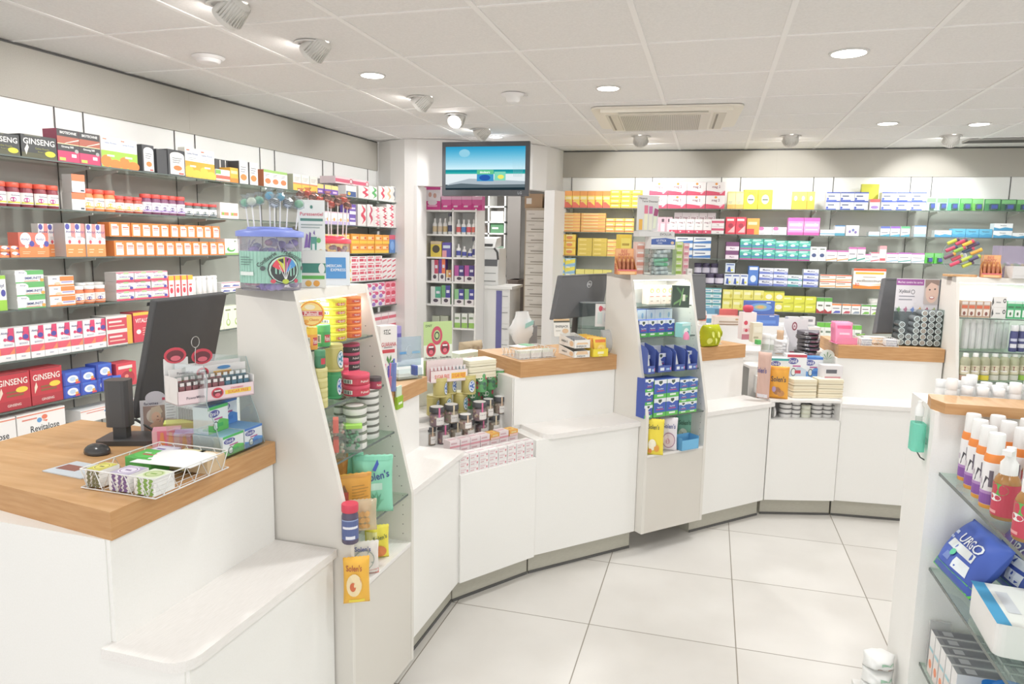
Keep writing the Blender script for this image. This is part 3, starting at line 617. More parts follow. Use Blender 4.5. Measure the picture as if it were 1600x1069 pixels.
row(FL, 4, 183, 263, 424, 3, 3, 'pink and white acerola carton', 'f6ecee', ACE, .09, side='cfc9c6', name='vitamin_carton')
row(FL, 4, 264, 302, 430, 4, 1, 'red-edged vitamin carton with yellow top', 'f6f0ee', [('r', 0, 0, .14, 1, 'd8374c'), ('r', .14, .78, 1, 1, 'f2b42c'), ('e', .55, .3, .24, .14, 'd8374c'), ('r', .3, .5, .8, .58, 'e04a3c')], .08, side='d8374c', name='vitamin_carton')
row(FL, 4, 302, 343, 431, 5, 1, 'white round-capped tube with red slash', '', (), .05, cat='tube', name='supplement_tube', shape=lambda w, d, h: jar(w*.46, h, 'f2f0ee', 'f6f5f3', [('g', [(.2, .1), (.5, .1), (.9, .7), (.6, .7)], 'd8475a')], .14, n=14))
row(FL, 4, 346, 376, 441, 2, 2, 'white and indigo carton', 'f2f0f0', [('g', [(.1, .15), (.9, .15), (.9, .35), (.3, .5)], '5560a8'), ('r', 0, .88, 1, 1, 'e0889a')], .08, name='vitamin_carton')
PW = [('r', .08, .15, .62, .55, 'd84a62'), ('r', .7, .1, .95, .5, 'e27a8c'), ('r', .1, .7, .8, .85, 'dd5a72')]
row(FL, 4, 480, 549, 400, 7, 3, 'white carton with yellow stripe', 'f2efe6', [('r', 0, .2, 1, .5, 'f0cf4c')], .09, name='medicine_carton')
row(FL, 4, 549, 597, 399, 4, 4, 'white carton with red lettering blocks', 'f6f1f0', PW, .1, name='medicine_carton')
row(FL, 4, 597, 627, 403, 4, 4, 'narrow white carton with red tick', 'efe9e8', [('g', [(.1, .2), (.9, .6), (.9, .85), (.1, .5)], 'd6556a')], .1, name='medicine_carton')
# fifth shelf
BST = [('r', 0, 0, 1, .2, 'f4f2f2'), ('g', [(.62, 1), (1, 1), (1, .55), (.5, .62)], 'd8376a'), ('r', 0, .2, 1, .42, 'e2556a'), ('g', [(0, .2), (.6, .2), (1, .4), (1, .2)], 'f08a5a'), T('Alvityl', .38, .85, .09, '4b4a86', .7), ('e', .75, .7, .2, .08, '4644a0'), ('e', .38, .66, .12, .05, 'd8376a'), T('BOOST', .6, .5, .06, '9aa0b8', .6), T('Alvityl', .5, .1, .05, '5b5a96', .5)]
row(FL, 5, -22, 168, 506, 9, 1, 'pink and white boost carton in a shelf tray', 'f6f1f1', BST, .07, name='vitamin_carton')
RH = [('r', .04, .1, .8, .85, 'cf3f52'), ('r', .8, 0, 1, 1, 'e9b03c'), ('r', .1, .55, .6, .68, 'f4dcd8'), ('r', .1, .3, .7, .38, 'f0c8b8')]
row(FL, 5, 167, 208, 493, 1, 2, 'long red carton with yellow edge', 'e9e4e0', RH, .12, side='8d8a88', name='vitamin_carton')
row(FL, 5, 209, 240, 487, 1, 1, 'red energy carton with yellow top', 'cf3348', [('r', 0, .9, 1, 1, 'f0bc3c'), T('VITALITE', .5, .72, .14, 'fbeee8', .8), ('e', .25, .35, .12, .08, 'fbeee8')]+lines(.45, .9, .2, .5, 4, 'f3c3b8'), .1, name='vitamin_carton')
row(FL, 5, 336, 377, 478, 3, 1, 'pale green herbal carton', 'eef0dc', [('e', .5, .28, .24, .16, 'a9c46c'), ('e', .5, .3, .14, .1, 'eef0dc'), ('r', .2, .8, .8, .86, '7a8a50'), ('r', .45, .4, .55, .7, 'c0d48c')], .09, name='vitamin_carton')
row(FL, 5, 500, 570, 440, 6, 2, 'white carton with rose print', 'f4eeee', PW, .09, name='medicine_carton')
PV = [('e', .3, .3, .28, .25, 'a078c8'), ('e', .7, .65, .26, .22, 'dd4f86'), ('r', .1, .75, .6, .9, 'e46a8c')]
row(FL, 5, 570, 602, 439, 3, 3, 'pink and violet floral carton', 'f5e8ee', PV, .1, name='medicine_carton')
row(FL, 5, 602, 627, 439, 3, 3, 'red and pink patterned carton', 'ee9aac', [('e', .5, .5, .4, .3, 'd63f5c'), ('r', .2, .1, .8, .25, 'f6dde2')], .1, name='medicine_carton')
# sixth shelf
GR = [('r', 0, 0, 1, .26, 'b2182c'), ('r', .05, .97, .95, 1, '8a1020'), T('GINSENG', .5, .76, .17, 'f6efe6', .86), ('r', .3, .36, .8, .42, '8c5a2c'), ('r', .3, .46, .7, .51, '8c5a2c'), ('e', .75, .52, .18, .08, 'f0d23c'), ('g', [(.1, .32), (.2, .5), (.16, .64), (.1, .5)], 'f0dcc8'), T('GINSENG', .5, .13, .07, 'f4e4dc', .4)]
row(FL, 6, -4, 101, 578, 2, 1, 'red ginseng carton in a red tray', 'c41f32', GR, .1, name='supplement_carton')
BLW = [('r', 0, 0, .12, 1, '2a3fa8'), ('r', .12, .82, 1, 1, '3c6ad0'), ('e', .55, .45, .33, .3, 'eef2f8'), ('e', .55, .45, .18, .17, 'bfd4ee'), ('r', .7, .05, .98, .2, 'e24a4a'), ('e', .8, .3, .1, .1, 'f0b04a')]
row(FL, 6, 100, 152, 579, 2, 2, 'blue and white carton with blossom', '2f56c4', BLW, .085, name='vitamin_carton')
row(FL, 6, 152, 176, 568, 1, 2, 'blue and white carton with red corner', '2f56c4', BLW, .085, name='vitamin_carton')
row(FL, 6, 160, 190, 588, 2, 1, 'small blue carton in front', '3a4cc0', BLW, .05, name='vitamin_carton', lift=.0, back=-.005)
row(FL, 6, 182, 214, 566, 1, 1, 'red carton with apple picture', 'd83a4c', [('e', .55, .35, .35, .3, 'b01c34'), ('e', .5, .42, .1, .08, 'ec8a7a'), ('r', .1, .75, .8, .88, 'f5dcd8'), ('e', .7, .65, .08, .07, '8aba4a')], .1, name='vitamin_carton')
row(FL, 6, 573, 627, 489, 5, 2, 'white and pink small carton', 'f4e6e8', [('r', 0, .3, 1, .65, 'e0687c')], .1, name='medicine_carton')
row(FL, 6, 480, 572, 492, 7, 2, 'white carton with rose band', 'f4ecec', [('r', 0, .3, 1, .65, 'e58a98')], .1, name='medicine_carton')
# base shelf
REV = [('r', 0, .88, 1, .93, 'e88a6a'), T('Revitalose', .56, .3, .26, '26282c', .6), ('e', .45, .62, .05, .1, '5a9ad0'), ('e', .56, .72, .06, .1, 'ea7a5a'), ('r', .1, .7, .4, .76, 'e58a78'), ('g', [(.5, .6), (.6, .5), (.62, .58)], 'ea7a5a')]
zb = .31
row(FL, 7, -60, 105, 650, 2, 1, 'long white vitamin carton with orange birds', 'f4f1ee', REV, .12, name='supplement_carton', where='left-wall base deck', zb=zb+.13)
row(FL, 7, -60, 105, 706, 2, 1, 'long white carton carrying the vitamin cartons', 'f0edea', REV, .12, name='supplement_carton', where='left-wall base deck', zb=zb)
row(FL, 7, 125, 215, 632, 1, 1, 'long white vitamin carton behind the till screen', 'f4f1ee', REV, .12, name='supplement_carton', where='left-wall base deck', zb=zb+.13)
row(FL, 7, 125, 215, 680, 1, 1, 'long white carton below the till screen', 'f0edea', REV, .12, name='supplement_carton', where='left-wall base deck', zb=zb)

# ---------------- back wall
YP = [('r', 0, .72, 1, 1, 'f0a04a'), ('g', [(0, 0), (1, 0), (1, .12), (0, .5)], 'e86a50'), ('r', .12, .5, .9, .66, 'f8e6b0'), ('r', .12, .34, .7, .4, 'f3cf7a')]
row(FB, 1, 866, 879, 310, 1, 1, 'small pale yellow carton at shelf end', 'f1d978', YP[:1], .08)
row(FB, 1, 882, 953, 298, 6, 1, 'yellow carton with coral diagonal', 'f6d552', YP, .09)
YS = [('r', 0, .0, 1, .22, 'f2b33c'), ('r', .1, .45, .8, .75, 'fbf0b8')]
row(FB, 1, 953, 1003, 297, 3, 4, 'flat bright yellow carton', 'f8dc3a', YS, .1)
MAG = [('g', [(0, 0), (1, 0), (1, .36), (.75, .22), (.4, .3), (0, .36)], 'e0476a'), T('mag 2', .52, .62, .24, '8b2d4c', .6), ('e', .52, .86, .07, .09, 'f0a03c'), ('g', [(.78, .1), (.98, .36), (.9, .36), (.7, .14)], 'f6c8d4'), ('r', 0, .985, 1, 1, 'd9cdd2')]
row(FB, 1, 1013, 1132, 284, 4, 2, 'white magnesium carton with pink wave', 'f9f4f3', MAG, .1)
row(FB, 1, 1136, 1161, 299, 2, 1, 'white and pale amber carton', 'f8e6a8', g_band('f3b95a', 'f0d48a'), .09)
row(FB, 1, 1161, 1206, 296, 2, 1, 'vivid yellow carton with round window', 'f2e024', [('e', .5, .5, .26, .24, 'f6f6e8'), ('r', .3, .45, .7, .52, '4a5a3c'), T('Granions', .5, .86, .1, '5a5a3a', .7)], .09)
row(FB, 1, 1206, 1236, 298, 2, 1, 'glare-painted white carton', 'f8f7f2', lines(.2, .8, .4, .7, 3, 'dcd8cc'), .09)  # white and faint print stand in for spotlight glare on these cartons
row(FB, 1, 1236, 1272, 299, 3, 1, 'yellow carton with amber base', 'f8dc5a', [('r', 0, 0, 1, .5, 'f2b428'), ('e', .5, .62, .2, .14, 'fdf6dc')], .09)
DOL = [('r', 0, .86, 1, 1, '2f50b4'), ('r', 0, .0, 1, .12, '3a5cc0'), ('r', .12, .48, .6, .62, '44537c'), ('e', .1, .25, .09, .12, '2f50b4'), ('r', .75, .02, 1, .3, 'f8f8f8')]
row(FB, 1, 1290, 1356, 300, 3, 2, 'white and blue painkiller carton, left block', 'eceef4', DOL, .1)
row(FB, 1, 1376, 1446, 300, 3, 2, 'white and blue painkiller carton, right block', 'eceef4', DOL, .1)
row(FB, 1, 1343, 1371, 287, 1, 1, 'tall lime yellow card panel standing behind', 'cfcf2a', [], .04, back=.12, cat='panel', name='display_card')
row(FB, 1, 1358, 1374, 311, 1, 1, 'white and red carton between the blue blocks', 'f4eef0', [('r', 0, .7, 1, 1, 'dd5a5a'), ('e', .5, .25, .4, .15, '9a78c0')], .09)
def blister(front, w, d, h):
    mb = carton(w, d*.2, h, front, [('r', .05, .62, .95, .95, '7bc47c'), ('r', .3, .1, .75, .58, 'e8f4ea')])
    mb.box(-w*.2, w*.25, -d*.6, -d*.1, h*.12, h*.56, mat('38506a', .3)); mb.box(-w*.16, w*.2, -d*.62, -d*.6, h*.2, h*.48, mat('2b4aa0', .3)); return mb
for i, (xa, xb, c, cn) in enumerate(((1448, 1464, 'c4ecd6', 'mint'), (1464, 1482, 'a8e4c4', 'pale green'), (1482, 1500, '5cc48c', 'bright green'), (1501, 1520, '49b04c', 'grass green'), (1520, 1538, '6cbf4e', 'lime green'), (1539, 1565, '3f8f54', 'forest green'), (1565, 1590, '35704a', 'dark green'), (1590, 1612, '4f9a4c', 'leaf green'))):
    row(FB, 1, xa, xb, 308+i*.5, 1, 1, '%s hanging blister pack' % cn, '', (), .08, name='blister_pack', shape=lambda w, d, h, c=c: blister(c, w, d, h), cat='pack')
PCH = [('r', 0, .25, 1, .42, 'ea7f5c'), ('r', .1, .55, .7, .8, 'f8e2a0')]
row(FB, 2, 868, 946, 333, 2, 6, 'long flat peach and yellow carton', 'f5c268', PCH, .1)
row(FB, 2, 946, 990, 341, 3, 3, 'yellow carton with red rule', 'f8d86a', [('r', 0, .2, 1, .38, 'e0604a'), ('r', .1, .5, .8, .8, 'fdf1c8')], .1)
MG2 = [('r', 0, 0, 1, .24, 'dd4268'), T('mag 2', .5, .75, .16, '8b2d4c', .8), T('mag 2', .5, .5, .08, '4b4d5c', .5), ('e', .35, .13, .1, .05, 'f6d9e0')]
row(FB, 2, 1020, 1050, 339, 3, 1, 'slim pink and grey carton', 'e3b8c4', [('r', .2, .1, .8, .6, 'f1dce2'), ('r', .3, .7, .7, .9, '5a4450')], .08)
row(FB, 2, 1052, 1117, 332, 5, 1, 'rear magnesium carton', 'f1e4e6', MG2, .06, back=.1)
row(FB, 2, 1045, 1111, 342, 5, 1, 'white magnesium carton with pink foot', 'f8f4f3', MG2, .08)
row(FB, 2, 1111, 1131, 342, 1, 2, 'white carton with pink bar', 'f6f0f0', [('r', 0, .45, 1, .75, 'd9587c'), T('mag', .5, .2, .14, '8b2d4c', .5)], .08)
row(FB, 2, 1133, 1165, 339, 2, 1, 'red carton with white flash', 'd8314a', [('g', [(.2, .1), (.9, .1), (.9, .5)], 'f2b8b8'), ('r', .1, .78, .8, .9, 'fbe4e0'), ('e', .5, .5, .25, .14, 'a81e3a')], .08)
row(FB, 2, 1166, 1186, 341, 1, 1, 'orange carton with red foot', 'f2a23c', [('r', 0, 0, .6, .35, 'd83a3a'), ('r', .1, .6, .8, .78, 'f8dba8')], .08)
row(FB, 2, 1183, 1229, 355, 2, 1, 'low white carton with pink arc', 'f6f1f2', [('e', .25, .8, .2, .25, 'd86aa4'), ('r', .1, .15, .5, .25, 'b8b0b8')], .08)
PNK = [('r', 0, .8, 1, 1, 'd858b4'), ('r', .1, .52, .9, .66, 'fbe4f4'), ('r', .1, .28, .9, .36, 'f6d4ec'), ('r', 0, 0, 1, .16, 'd458ac'), T('3', .72, .6, .2, 'f8d8ee', .3)]
row(FB, 2, 1230, 1280, 340, 2, 1, 'tall candy pink carton', 'ee9ad4', PNK, .09)
row(FB, 2, 1281, 1305, 359, 1, 1, 'low white carton with blue line', 'f2f3f4', [('r', 0, .2, 1, .4, '6aa8c8')], .08)
row(FB, 2, 1304, 1320, 352, 1, 1, 'white and teal carton', 'f0f3f4', g_band('4ea2bc', '4a8cc4'), .08)
row(FB, 2, 1321, 1342, 352, 1, 1, 'white carton with violet dots', 'f2f2f4', [('e', .3, .4, .1, .14, '8a76b8'), ('e', .55, .55, .1, .14, '6a7ab8'), ('e', .75, .35, .1, .14, '8a76b8')], .08)
row(FB, 2, 1357, 1374, 362, 1, 1, 'low pale blue carton', 'e9f1f4', g_band('9cc8d8'), .08)
for xa, xb, c, cn in ((1375, 1390, '5a6ab8', 'indigo'), (1391, 1406, '8a5ab8', 'violet'), (1407, 1421, '5cae7c', 'green')):
    row(FB, 2, xa, xb, 353.5, 1, 1, 'white carton with %s cap' % cn, 'eff1f2', [('r', 0, .78, 1, 1, c), ('r', .1, .35, .8, .42, '6a7080'), ('g', [(0, 0), (1, 0), (1, .25), (0, .1)], '4ea2bc')], .08)
row(FB, 2, 1427, 1446, 352.5, 1, 1, 'white carton with blue brow, standing alone', 'f2f4f6', g_band('9abcd8', '4f88c8'), .08)
NEO = [('g', [(0, 0), (1, 0), (1, .35), (.6, .48), (.3, .3), (0, .45)], '3a9cc8'), ('r', 0, 0, 1, .12, '2f86b8'), T('Neopass', .5, .68, .2, '3f4c5c', .75)]
row(FB, 2, 1460, 1487, 360, 1, 1, 'white and blue wave carton at the row start', 'eef4f6', NEO, .09)
row(FB, 2, 1487, 1550, 357.5, 3, 1, 'sky blue wave carton', '5ab4d8', NEO, .09)
row(FB, 2, 1551, 1581, 349, 1, 2, 'white and blue wave carton in a stack', 'eef4f6', NEO, .09)
row(FB, 2, 1581, 1610, 364, 1, 1, 'white and blue wave carton at the frame edge', 'eef4f6', NEO, .09)
Y3 = [('r', 0, 0, 1, .2, 'e8a83a'), ('e', .4, .55, .3, .22, 'e9904a'), ('r', .1, .8, .7, .92, 'fbeec0')]
row(FB, 3, 866, 899, 366, 2, 3, 'golden yellow carton', 'f4cf4a', Y3, .1)
row(FB, 3, 902, 948, 372, 2, 4, 'flat ochre yellow carton', 'e0c44c', [('r', .1, .4, .6, .7, 'f0d878')], .08)
row(FB, 3, 948, 962, 374, 1, 4, 'flat yellow and peach carton', 'f4d470', PCH, .1)
BLU = [('g', [(0, .1), (1, .1), (1, .5), (0, .3)], '3a7cc4'), ('r', .1, .65, .7, .8, '5a6a8c')]
row(FB, 3, 1054, 1110, 370, 2, 3, 'white carton with blue swoosh', 'eef2f6', BLU, .1)
row(FB, 3, 1133, 1154, 378, 1, 2, 'dark plum and white carton', '7a3f74', [('r', 0, 0, 1, .5, 'f0e4ee'), T('Magne', .5, .25, .2, '7a3f74', .8)], .09)
TEA = [('r', 0, 0, 1, .12, 'c04a9c'), ('e', .5, .5, .2, .12, 'eef6f4'), ('g', [(0, .75), (1, .55), (1, .7), (0, .9)], '7fd4c4'), ('r', .1, .84, .8, .92, 'e8f4f2'), ('g', [(0, .25), (1, .35), (1, .45), (0, .35)], '3a72b8')]
row(FB, 3, 1155, 1210, 373, 3, 2, 'teal carton with magenta foot', '3aa898', TEA, .1)
row(FB, 3, 1210, 1265, 376, 3, 2, 'sea green carton with magenta foot', '46b09c', TEA, .1)
row(FB, 3, 1265, 1290, 385.5, 2, 1, 'white carton with navy dome', 'f3f4f4', [('e', .5, .4, .3, .14, '34487c'), ('r', .2, .8, .8, .88, '5a6a5c')], .08)
PC = lambda c, c2: [('r', 0, .86, 1, 1, c), ('r', .1, .5, .8, .56, '7a7484'), ('g', [(0, .05), (1, .2), (1, .3), (0, .15)], c2)]
for xa, xb, yt, n, c, c2, cn in ((1290, 1325, 391, 2, 'c86ab4', 'f0a860', 'mauve and orange'), (1325, 1351, 386, 2, 'd070b4', '4fa896', 'mauve and jade'), (1351, 1360, 397, 1, 'd070b4', '7ac0b8', 'slim mauve'), (1360, 1374, 394, 1, 'd87a8c', 'd8566a', 'rose'),
                             (1384, 1403, 395, 1, 'c86ab4', '8ab8d0', 'mauve and blue'), (1403, 1423, 394.5, 1, 'b060b8', '58a8a0', 'violet and green'), (1423, 1444, 395.5, 1, 'b868b8', '9ab4c0', 'lilac and grey')):
    row(FB, 3, xa, xb, yt, n, 1, 'white homeopathy carton with %s bands' % cn, 'f4f1f2', PC(c, c2), .08)
row(FB, 3, 1373, 1384, 384, 1, 1, 'tall coral and white carton', 'f3d8d8', [('r', 0, .8, 1, 1, 'e49aa0'), ('r', .1, .1, .9, .25, 'dd5a66')], .08)
row(FB, 3, 1446, 1475, 395.5, 2, 1, 'bright green blister pack', '', (), .08, name='blister_pack', shape=lambda w, d, h: blister('58c840', w, d, h), cat='pack')
YB = [('g', [(0, .1), (1, .4), (1, .9), (0, .6)], 'f0e04a'), ('g', [(0, 0), (1, 0), (1, .25)], '8ab8dc'), ('r', .1, .7, .5, .85, 'fdfae0')]
row(FB, 4, 866, 898, 400, 2, 3, 'yellow and sky blue carton', 'a9cfe0', YB, .1)
row(FB, 4, 899, 955, 421, 4, 1, 'flat yellow and grey carton', 'ece27c', [('r', 0, .3, 1, .6, 'c8c27a')], .1)
PUR = shp_jar(mat('3a2a58', .3), mat('33244e', .4), 'd9d4e4', lidh=.28)
row(FB, 4, 1102, 1131, 427.5, 2, 1, 'dark purple gummy jar, front pair', '', (), .07, cat='jar', name='supplement_jar', shape=PUR)
row(FB, 4, 1084, 1122, 411, 3, 1, 'dark purple gummy jar on the rear step', '', (), .06, back=.09, lift=.1, cat='jar', name='supplement_jar', shape=PUR)
row(FB, 4, 1083, 1123, 431, 1, 1, 'dark grey riser block under the purple jars', '55545c', [], .08, back=.085, cat='stand', name='shelf_riser')
BN = [('g', [(.2, .1), (.6, .05), (.5, .6), (.3, .6)], '2f56b0'), ('r', .1, .78, .9, .9, '5f78b8'), ('e', .7, .25, .14, .1, 'e0e04a')]
row(FB, 4, 1131, 1168, 428, 3, 1, 'white and blue nasal spray carton', 'eaf0f8', BN, .08)
row(FB, 4, 1133, 1148, 411, 1, 1, 'blue and white carton lying behind on top', 'd4e0ee', BN, .05, back=.02, lift=.125)
row(FB, 4, 1168, 1184, 415.5, 1, 1, 'tall blue nasal spray carton', '4a7ed0', [('r', .1, .8, .9, .95, 'e8eef8'), ('e', .5, .35, .3, .18, 'dce8f8'), ('r', 0, 0, 1, .1, '2f56b0')], .08)
def MAA(c): return [('g', [(0, 0), (1, 0), (1, .3), (0, .42)], c), T('Maalox', .5, .68, .3, '2c3968', .7), ('e', .85, .3, .12, .2, 'a8b0d8')]
row(FB, 4, 1185, 1230, 419, 2, 3, 'white and periwinkle antacid carton, left stack', 'e6e9f4', MAA('6a7cc8'), .1)
row(FB, 4, 1230, 1253, 430, 1, 2, 'white and teal antacid carton', 'e6eef2', MAA('4aa0a8'), .1)
row(FB, 4, 1254, 1278, 421, 1, 3, 'white and periwinkle antacid carton, right stack', 'e6e9f4', MAA('6a7cc8'), .1)
WOR = [('r', 0, .84, 1, 1, 'e2632c'), ('g', [(0, .1), (1, .22), (1, .36), (0, .26)], 'f3a63c'), ('r', .05, .6, .6, .7, '8a6a5c')]
row(FB, 4, 1280, 1330, 429.5, 2, 2, 'white carton with orange swoosh', 'f4efe8', WOR, .09)
OSC = [('r', 0, .88, 1, 1, 'e2551e'), ('r', .06, .72, .94, .82, 'f3b51e'), T('oscillococcinum', .5, .4, .13, '3a2c28', .92), ('g', [(0, 0), (1, 0), (1, .2), (.5, .13), (0, .2)], 'f08a1e'), ('g', [(.55, .2), (1, .25), (1, .3)], 'f3b51e'), T('30', .13, .2, .16, 'd8301e', .2), ('r', .3, .56, .7, .6, 'b8a89c')]
row(FB, 4, 1331, 1383, 419.5, 1, 1, 'large white and orange flu carton', 'f4f0ea', OSC, .09)
row(FB, 5, 863, 873, 447, 1, 1, 'small pink and violet carton at the left end', 'eab4dc', [('e', .5, .4, .3, .2, '7a4a9c')], .09)
TL = [('r', 0, 0, 1, .2, '3a94a0'), ('r', 0, .8, 1, 1, '5ab0b4'), ('r', .1, .4, .8, .6, '6aa8c8')]
row(FB, 5, 1098, 1126, 450, 2, 4, 'small white and teal carton', 'e4eef0', TL, .1)
YG = [('r', 0, 0, 1, .12, 'd8cf3a'), ('r', .1, .55, .7, .8, 'f4f2c0'), ('e', .8, .4, .12, .2, 'cfc23a')]
row(FB, 5, 1128, 1192, 453, 4, 2, 'pale yellow herbal tea carton', 'ece67c', YG, .1)
row(FB, 5, 1192, 1224, 455, 2, 2, 'square yellow tea carton with white label', 'e9e04e', [('e', .5, .45, .33, .25, 'f4f2d8'), ('r', 0, .9, 1, 1, '9aa83a')], .1)
row(FB, 5, 1222, 1274, 463, 3, 2, 'lime yellow carton', 'dfe03c', [('r', .1, .6, .7, .8, 'eef0a0'), ('g', [(0, 0), (1, 0), (1, .3)], 'c8c82c')], .1)
row(FB, 5, 1275, 1299, 465, 2, 1, 'white carton with green cap and red fruit', 'f2f2ee', [('r', 0, .75, 1, 1, '58a83c'), ('g', [(0, 0), (1, 0), (1, .2), (.5, .1), (0, .3)], 'b02c34'), ('r', .2, .45, .8, .55, '6a6a5c')], .08)
for i, (xa, xb, c, c2, cn) in enumerate(((1299, 1314, 'ef8a3c', '5560c0', 'orange and blue'), (1315, 1329, 'ef8a3c', 'c04a5c', 'orange and red'), (1330, 1344, 'ef7a3c', '9aa8b8', 'orange and grey'), (1345, 1359, '58a83c', '7ac050', 'green'), (1360, 1374, '58a83c', '9ac83c', 'green and lime'))):
    row(FB, 5, xa, xb, 474.5+i*.6, 1, 1, 'white homeopathy carton with %s bands' % cn, 'f3f1ee', [('r', 0, .84, 1, 1, c), ('r', .1, .5, .8, .58, '6a6474'), ('g', [(.1, .05), (.9, .08), (.9, .3), (.4, .3)], c2)], .08)
row(FB, 5, 1355, 1376, 466, 1, 1, 'white and olive beaker-shaped jar', '', (), .07, cat='jar', name='supplement_jar', back=.09, shape=shp_jar(mat('dfe3d8', .4), mat('eceae4', .4), '9aa86a', lidh=.3))
GC = [('r', 0, .7, 1, 1, '6cc23c'), ('r', .15, .35, .8, .48, '7a8a78')]
row(FB, 6, 1275, 1312, 504, 3, 1, 'low white carton with bright green lid band', 'eef2ea', GC, .1)
row(FB, 6, 1312, 1345, 508, 3, 1, 'low white carton with green stripe', 'eef2ea', GC, .1)
row(FB, 6, 1215, 1272, 497, 3, 2, 'grey and white carton behind the counter', 'e4e2e0', [('r', .1, .3, .7, .5, '70707a')], .1)
row(FB, 6, 1090, 1212, 502, 6, 2, 'white carton with pale teal band', 'e8eeee', [('r', 0, 0, 1, .2, '7ab8b8')], .1)
# ------------------------------------------------------------------ counters, display towers
def placed(mb, name, t, bevel=0): return mb.build(name, t, bevel=bevel)
def counter(F, s0, s1, label, zt=.945, zw=.872, lg=(None, None), wt=(None, None), dep=.84, dled=.2, rl=0, rr=0, name='sales_counter', cutl=0, endpanel=None):
    t = empty(name, F.P(s0, 0, 0), F.rz); L = s1-s0
    m = MB(); m.box(0, L, .05, dep, 0, .1, M_PLINTH); m.box(.0, L, .046, .05, 0, .012, M_SLOT); placed(m, 'kickboard', t)
    m = MB(); m.box(0, L, .022, dep, .1, .63, M_WHITE); m.box(0, L, dled+.018, dep, .63, zw, M_WHITE); placed(m, 'carcass', t)
    m = MB(); m.box(.003, L-.003, .012, .022, .1, .628, M_WHITE); placed(m, 'front_panel', t)
    m = MB(); m.box(.003, L-.003, dled+.008, dled+.018, .65, zw, M_WHITE); placed(m, 'upper_panel', t)
    a = -(lg[0] or 0); b = L+(lg[1] or 0); r = .05
    pts = []
    if rl: pts += [(a+r+r*math.cos(math.radians(q)), r+r*math.sin(math.radians(q))) for q in (180, 205, 230, 250, 270)]
    else: pts += [(a, 0)]
    if rr: pts += [(b-r+r*math.cos(math.radians(q)), r+r*math.sin(math.radians(q))) for q in (270, 295, 320, 340, 360)]
    else: pts += [(b, 0)]
    pts += [(b, dled+.02), (a, dled+.02)]
    m = MB(); m.prism(pts, .628, .65, M_LEDGE); placed(m, 'bag_ledge', t, .0015)
    a = -(wt[0] or 0); b = L+(wt[1] or 0)
    m = MB(); m.prism([(a, dled), (b, dled), (b, dep+.02), (a+cutl, dep+.02)], zw, zt, M_WOODE, M_WOOD); placed(m, 'oak_worktop', t, .001)
    tag(t, label, 'counter', 'white counters with oak tops')
    return t
counter(F1, 1.085, 1.63, 'nearest white sales counter with thick oak top, bottom left', zt=.932, lg=(.025, 0), wt=(0, 0), rl=1, dled=.185, cutl=.09)
counter(F1, 2.035, 2.60, 'short white counter with oak top behind the sweet tower', zt=.932, lg=(0, .01), wt=(0, .06), dled=.185, dep=.56)
counter(F2, .0, .585, 'middle white counter with oak top carrying the black monitor', lg=(-.045, 0), rl=1, wt=(-.03, 0), dep=.6)
counter(F2, .985, 1.50, 'white counter with oak top right of the middle tower', lg=(0, .03), wt=(0, -.0), dep=.6)
counter(F3, .0, .56, 'far right white counter with oak top and tilted screen', lg=(0, 0), wt=(-.01, 0), dep=.62)
def tower(F, s0, w, label, shelves, df=.04, zb=.1, zbot=.49, depth=.34, zt=1.345, back=.16, zbend=.68, light=1.5, wfr=M_TOWER):
    """slanted display tower; its front face stands df in front of the frame"""
    t = empty('display_tower', F.P(s0, df, 0), F.rz)
    prof = [(0, zb), (0, zbend), (back, zt), (depth, zt), (depth, zb)]
    for x0 in (0, w-.016):
        m = MB(); m.extr(prof, x0, x0+.016, wfr)
        if True:
            for k in range(22):
                z = .54+k*.032; y = .03+max(0, (z-zbend))*back/(zt-zbend)
                x = x0+.0162 if x0 == 0 else x0-.0002
                m.add([(x, y+.002*math.cos(a), z+.002*math.sin(a)) for a in (0, 1.26, 2.51, 3.77, 5.03)], [(0, 1, 2, 3, 4)], M_SLOT)
        placed(m, 'side_panel', t)
    m = MB(); m.box(.016, w-.016, depth-.015, depth, zb, zt, mat('f2f2ee', .5)); placed(m, 'back_panel', t)
    m = MB(); m.extr([(back, zt), (back-.006, zt-.028), (back+.02, zt-.028), (depth, zt-.016), (depth, zt)], .0, w, wfr); placed(m, 'top_panel', t)
    m = MB(); m.box(.016, w-.016, .002, .02, zb, zbot-.012, mat('dcd7ce', .45)); m.box(.016, w-.016, .002, depth-.015, zbot-.014, zbot, M_LEDGE); placed(m, 'lower_panel', t)
    for z in shelves:
        y = max(0, (z-zbend))*back/(zt-zbend)+.012
        m = MB(); m.box(.017, w-.017, y, depth-.016, z-.006, z, M_GLASS); g = placed(m, 'glass_shelf', t)
        m = MB(); m.box(.017, w-.017, y-.001, y, z-.006, z, M_GEDGE); placed(m, 'glass_edge', g)
    m = MB(); m.box(.03, w-.03, back+.02, back+.05, zt-.034, zt-.0285, emis('f4fbf6', 3)); placed(m, 'light_strip', t)
    ld = bpy.data.lights.new('tower_lamp', 'AREA'); ld.shape = 'RECTANGLE'; ld.size = w-.08; ld.size_y = .03; ld.energy = light; ld.color = (.95, 1, .96)
    lo = bpy.data.objects.new('tower_lamp', ld); COL.objects.link(lo); lo.parent = t; lo.location = (w/2, back+.035, zt-.037)
    tag(t, label, 'display stand', 'slanted white display towers')
    t['shelves'] = 0; del t['shelves']
    return t
TA = dict(F=F1, s=1.62, w=.415, df=.04); TB = dict(F=F2, s=.585, w=.40, df=.036); TC = dict(F=F3, s=.565, w=.50, df=-.02)
tower(F1, 1.635, .40, 'nearest tall slanted display tower filled with sweet tins', (1.185, 1.028, .878, .677), light=LAMP['tower'], zbot=.515)
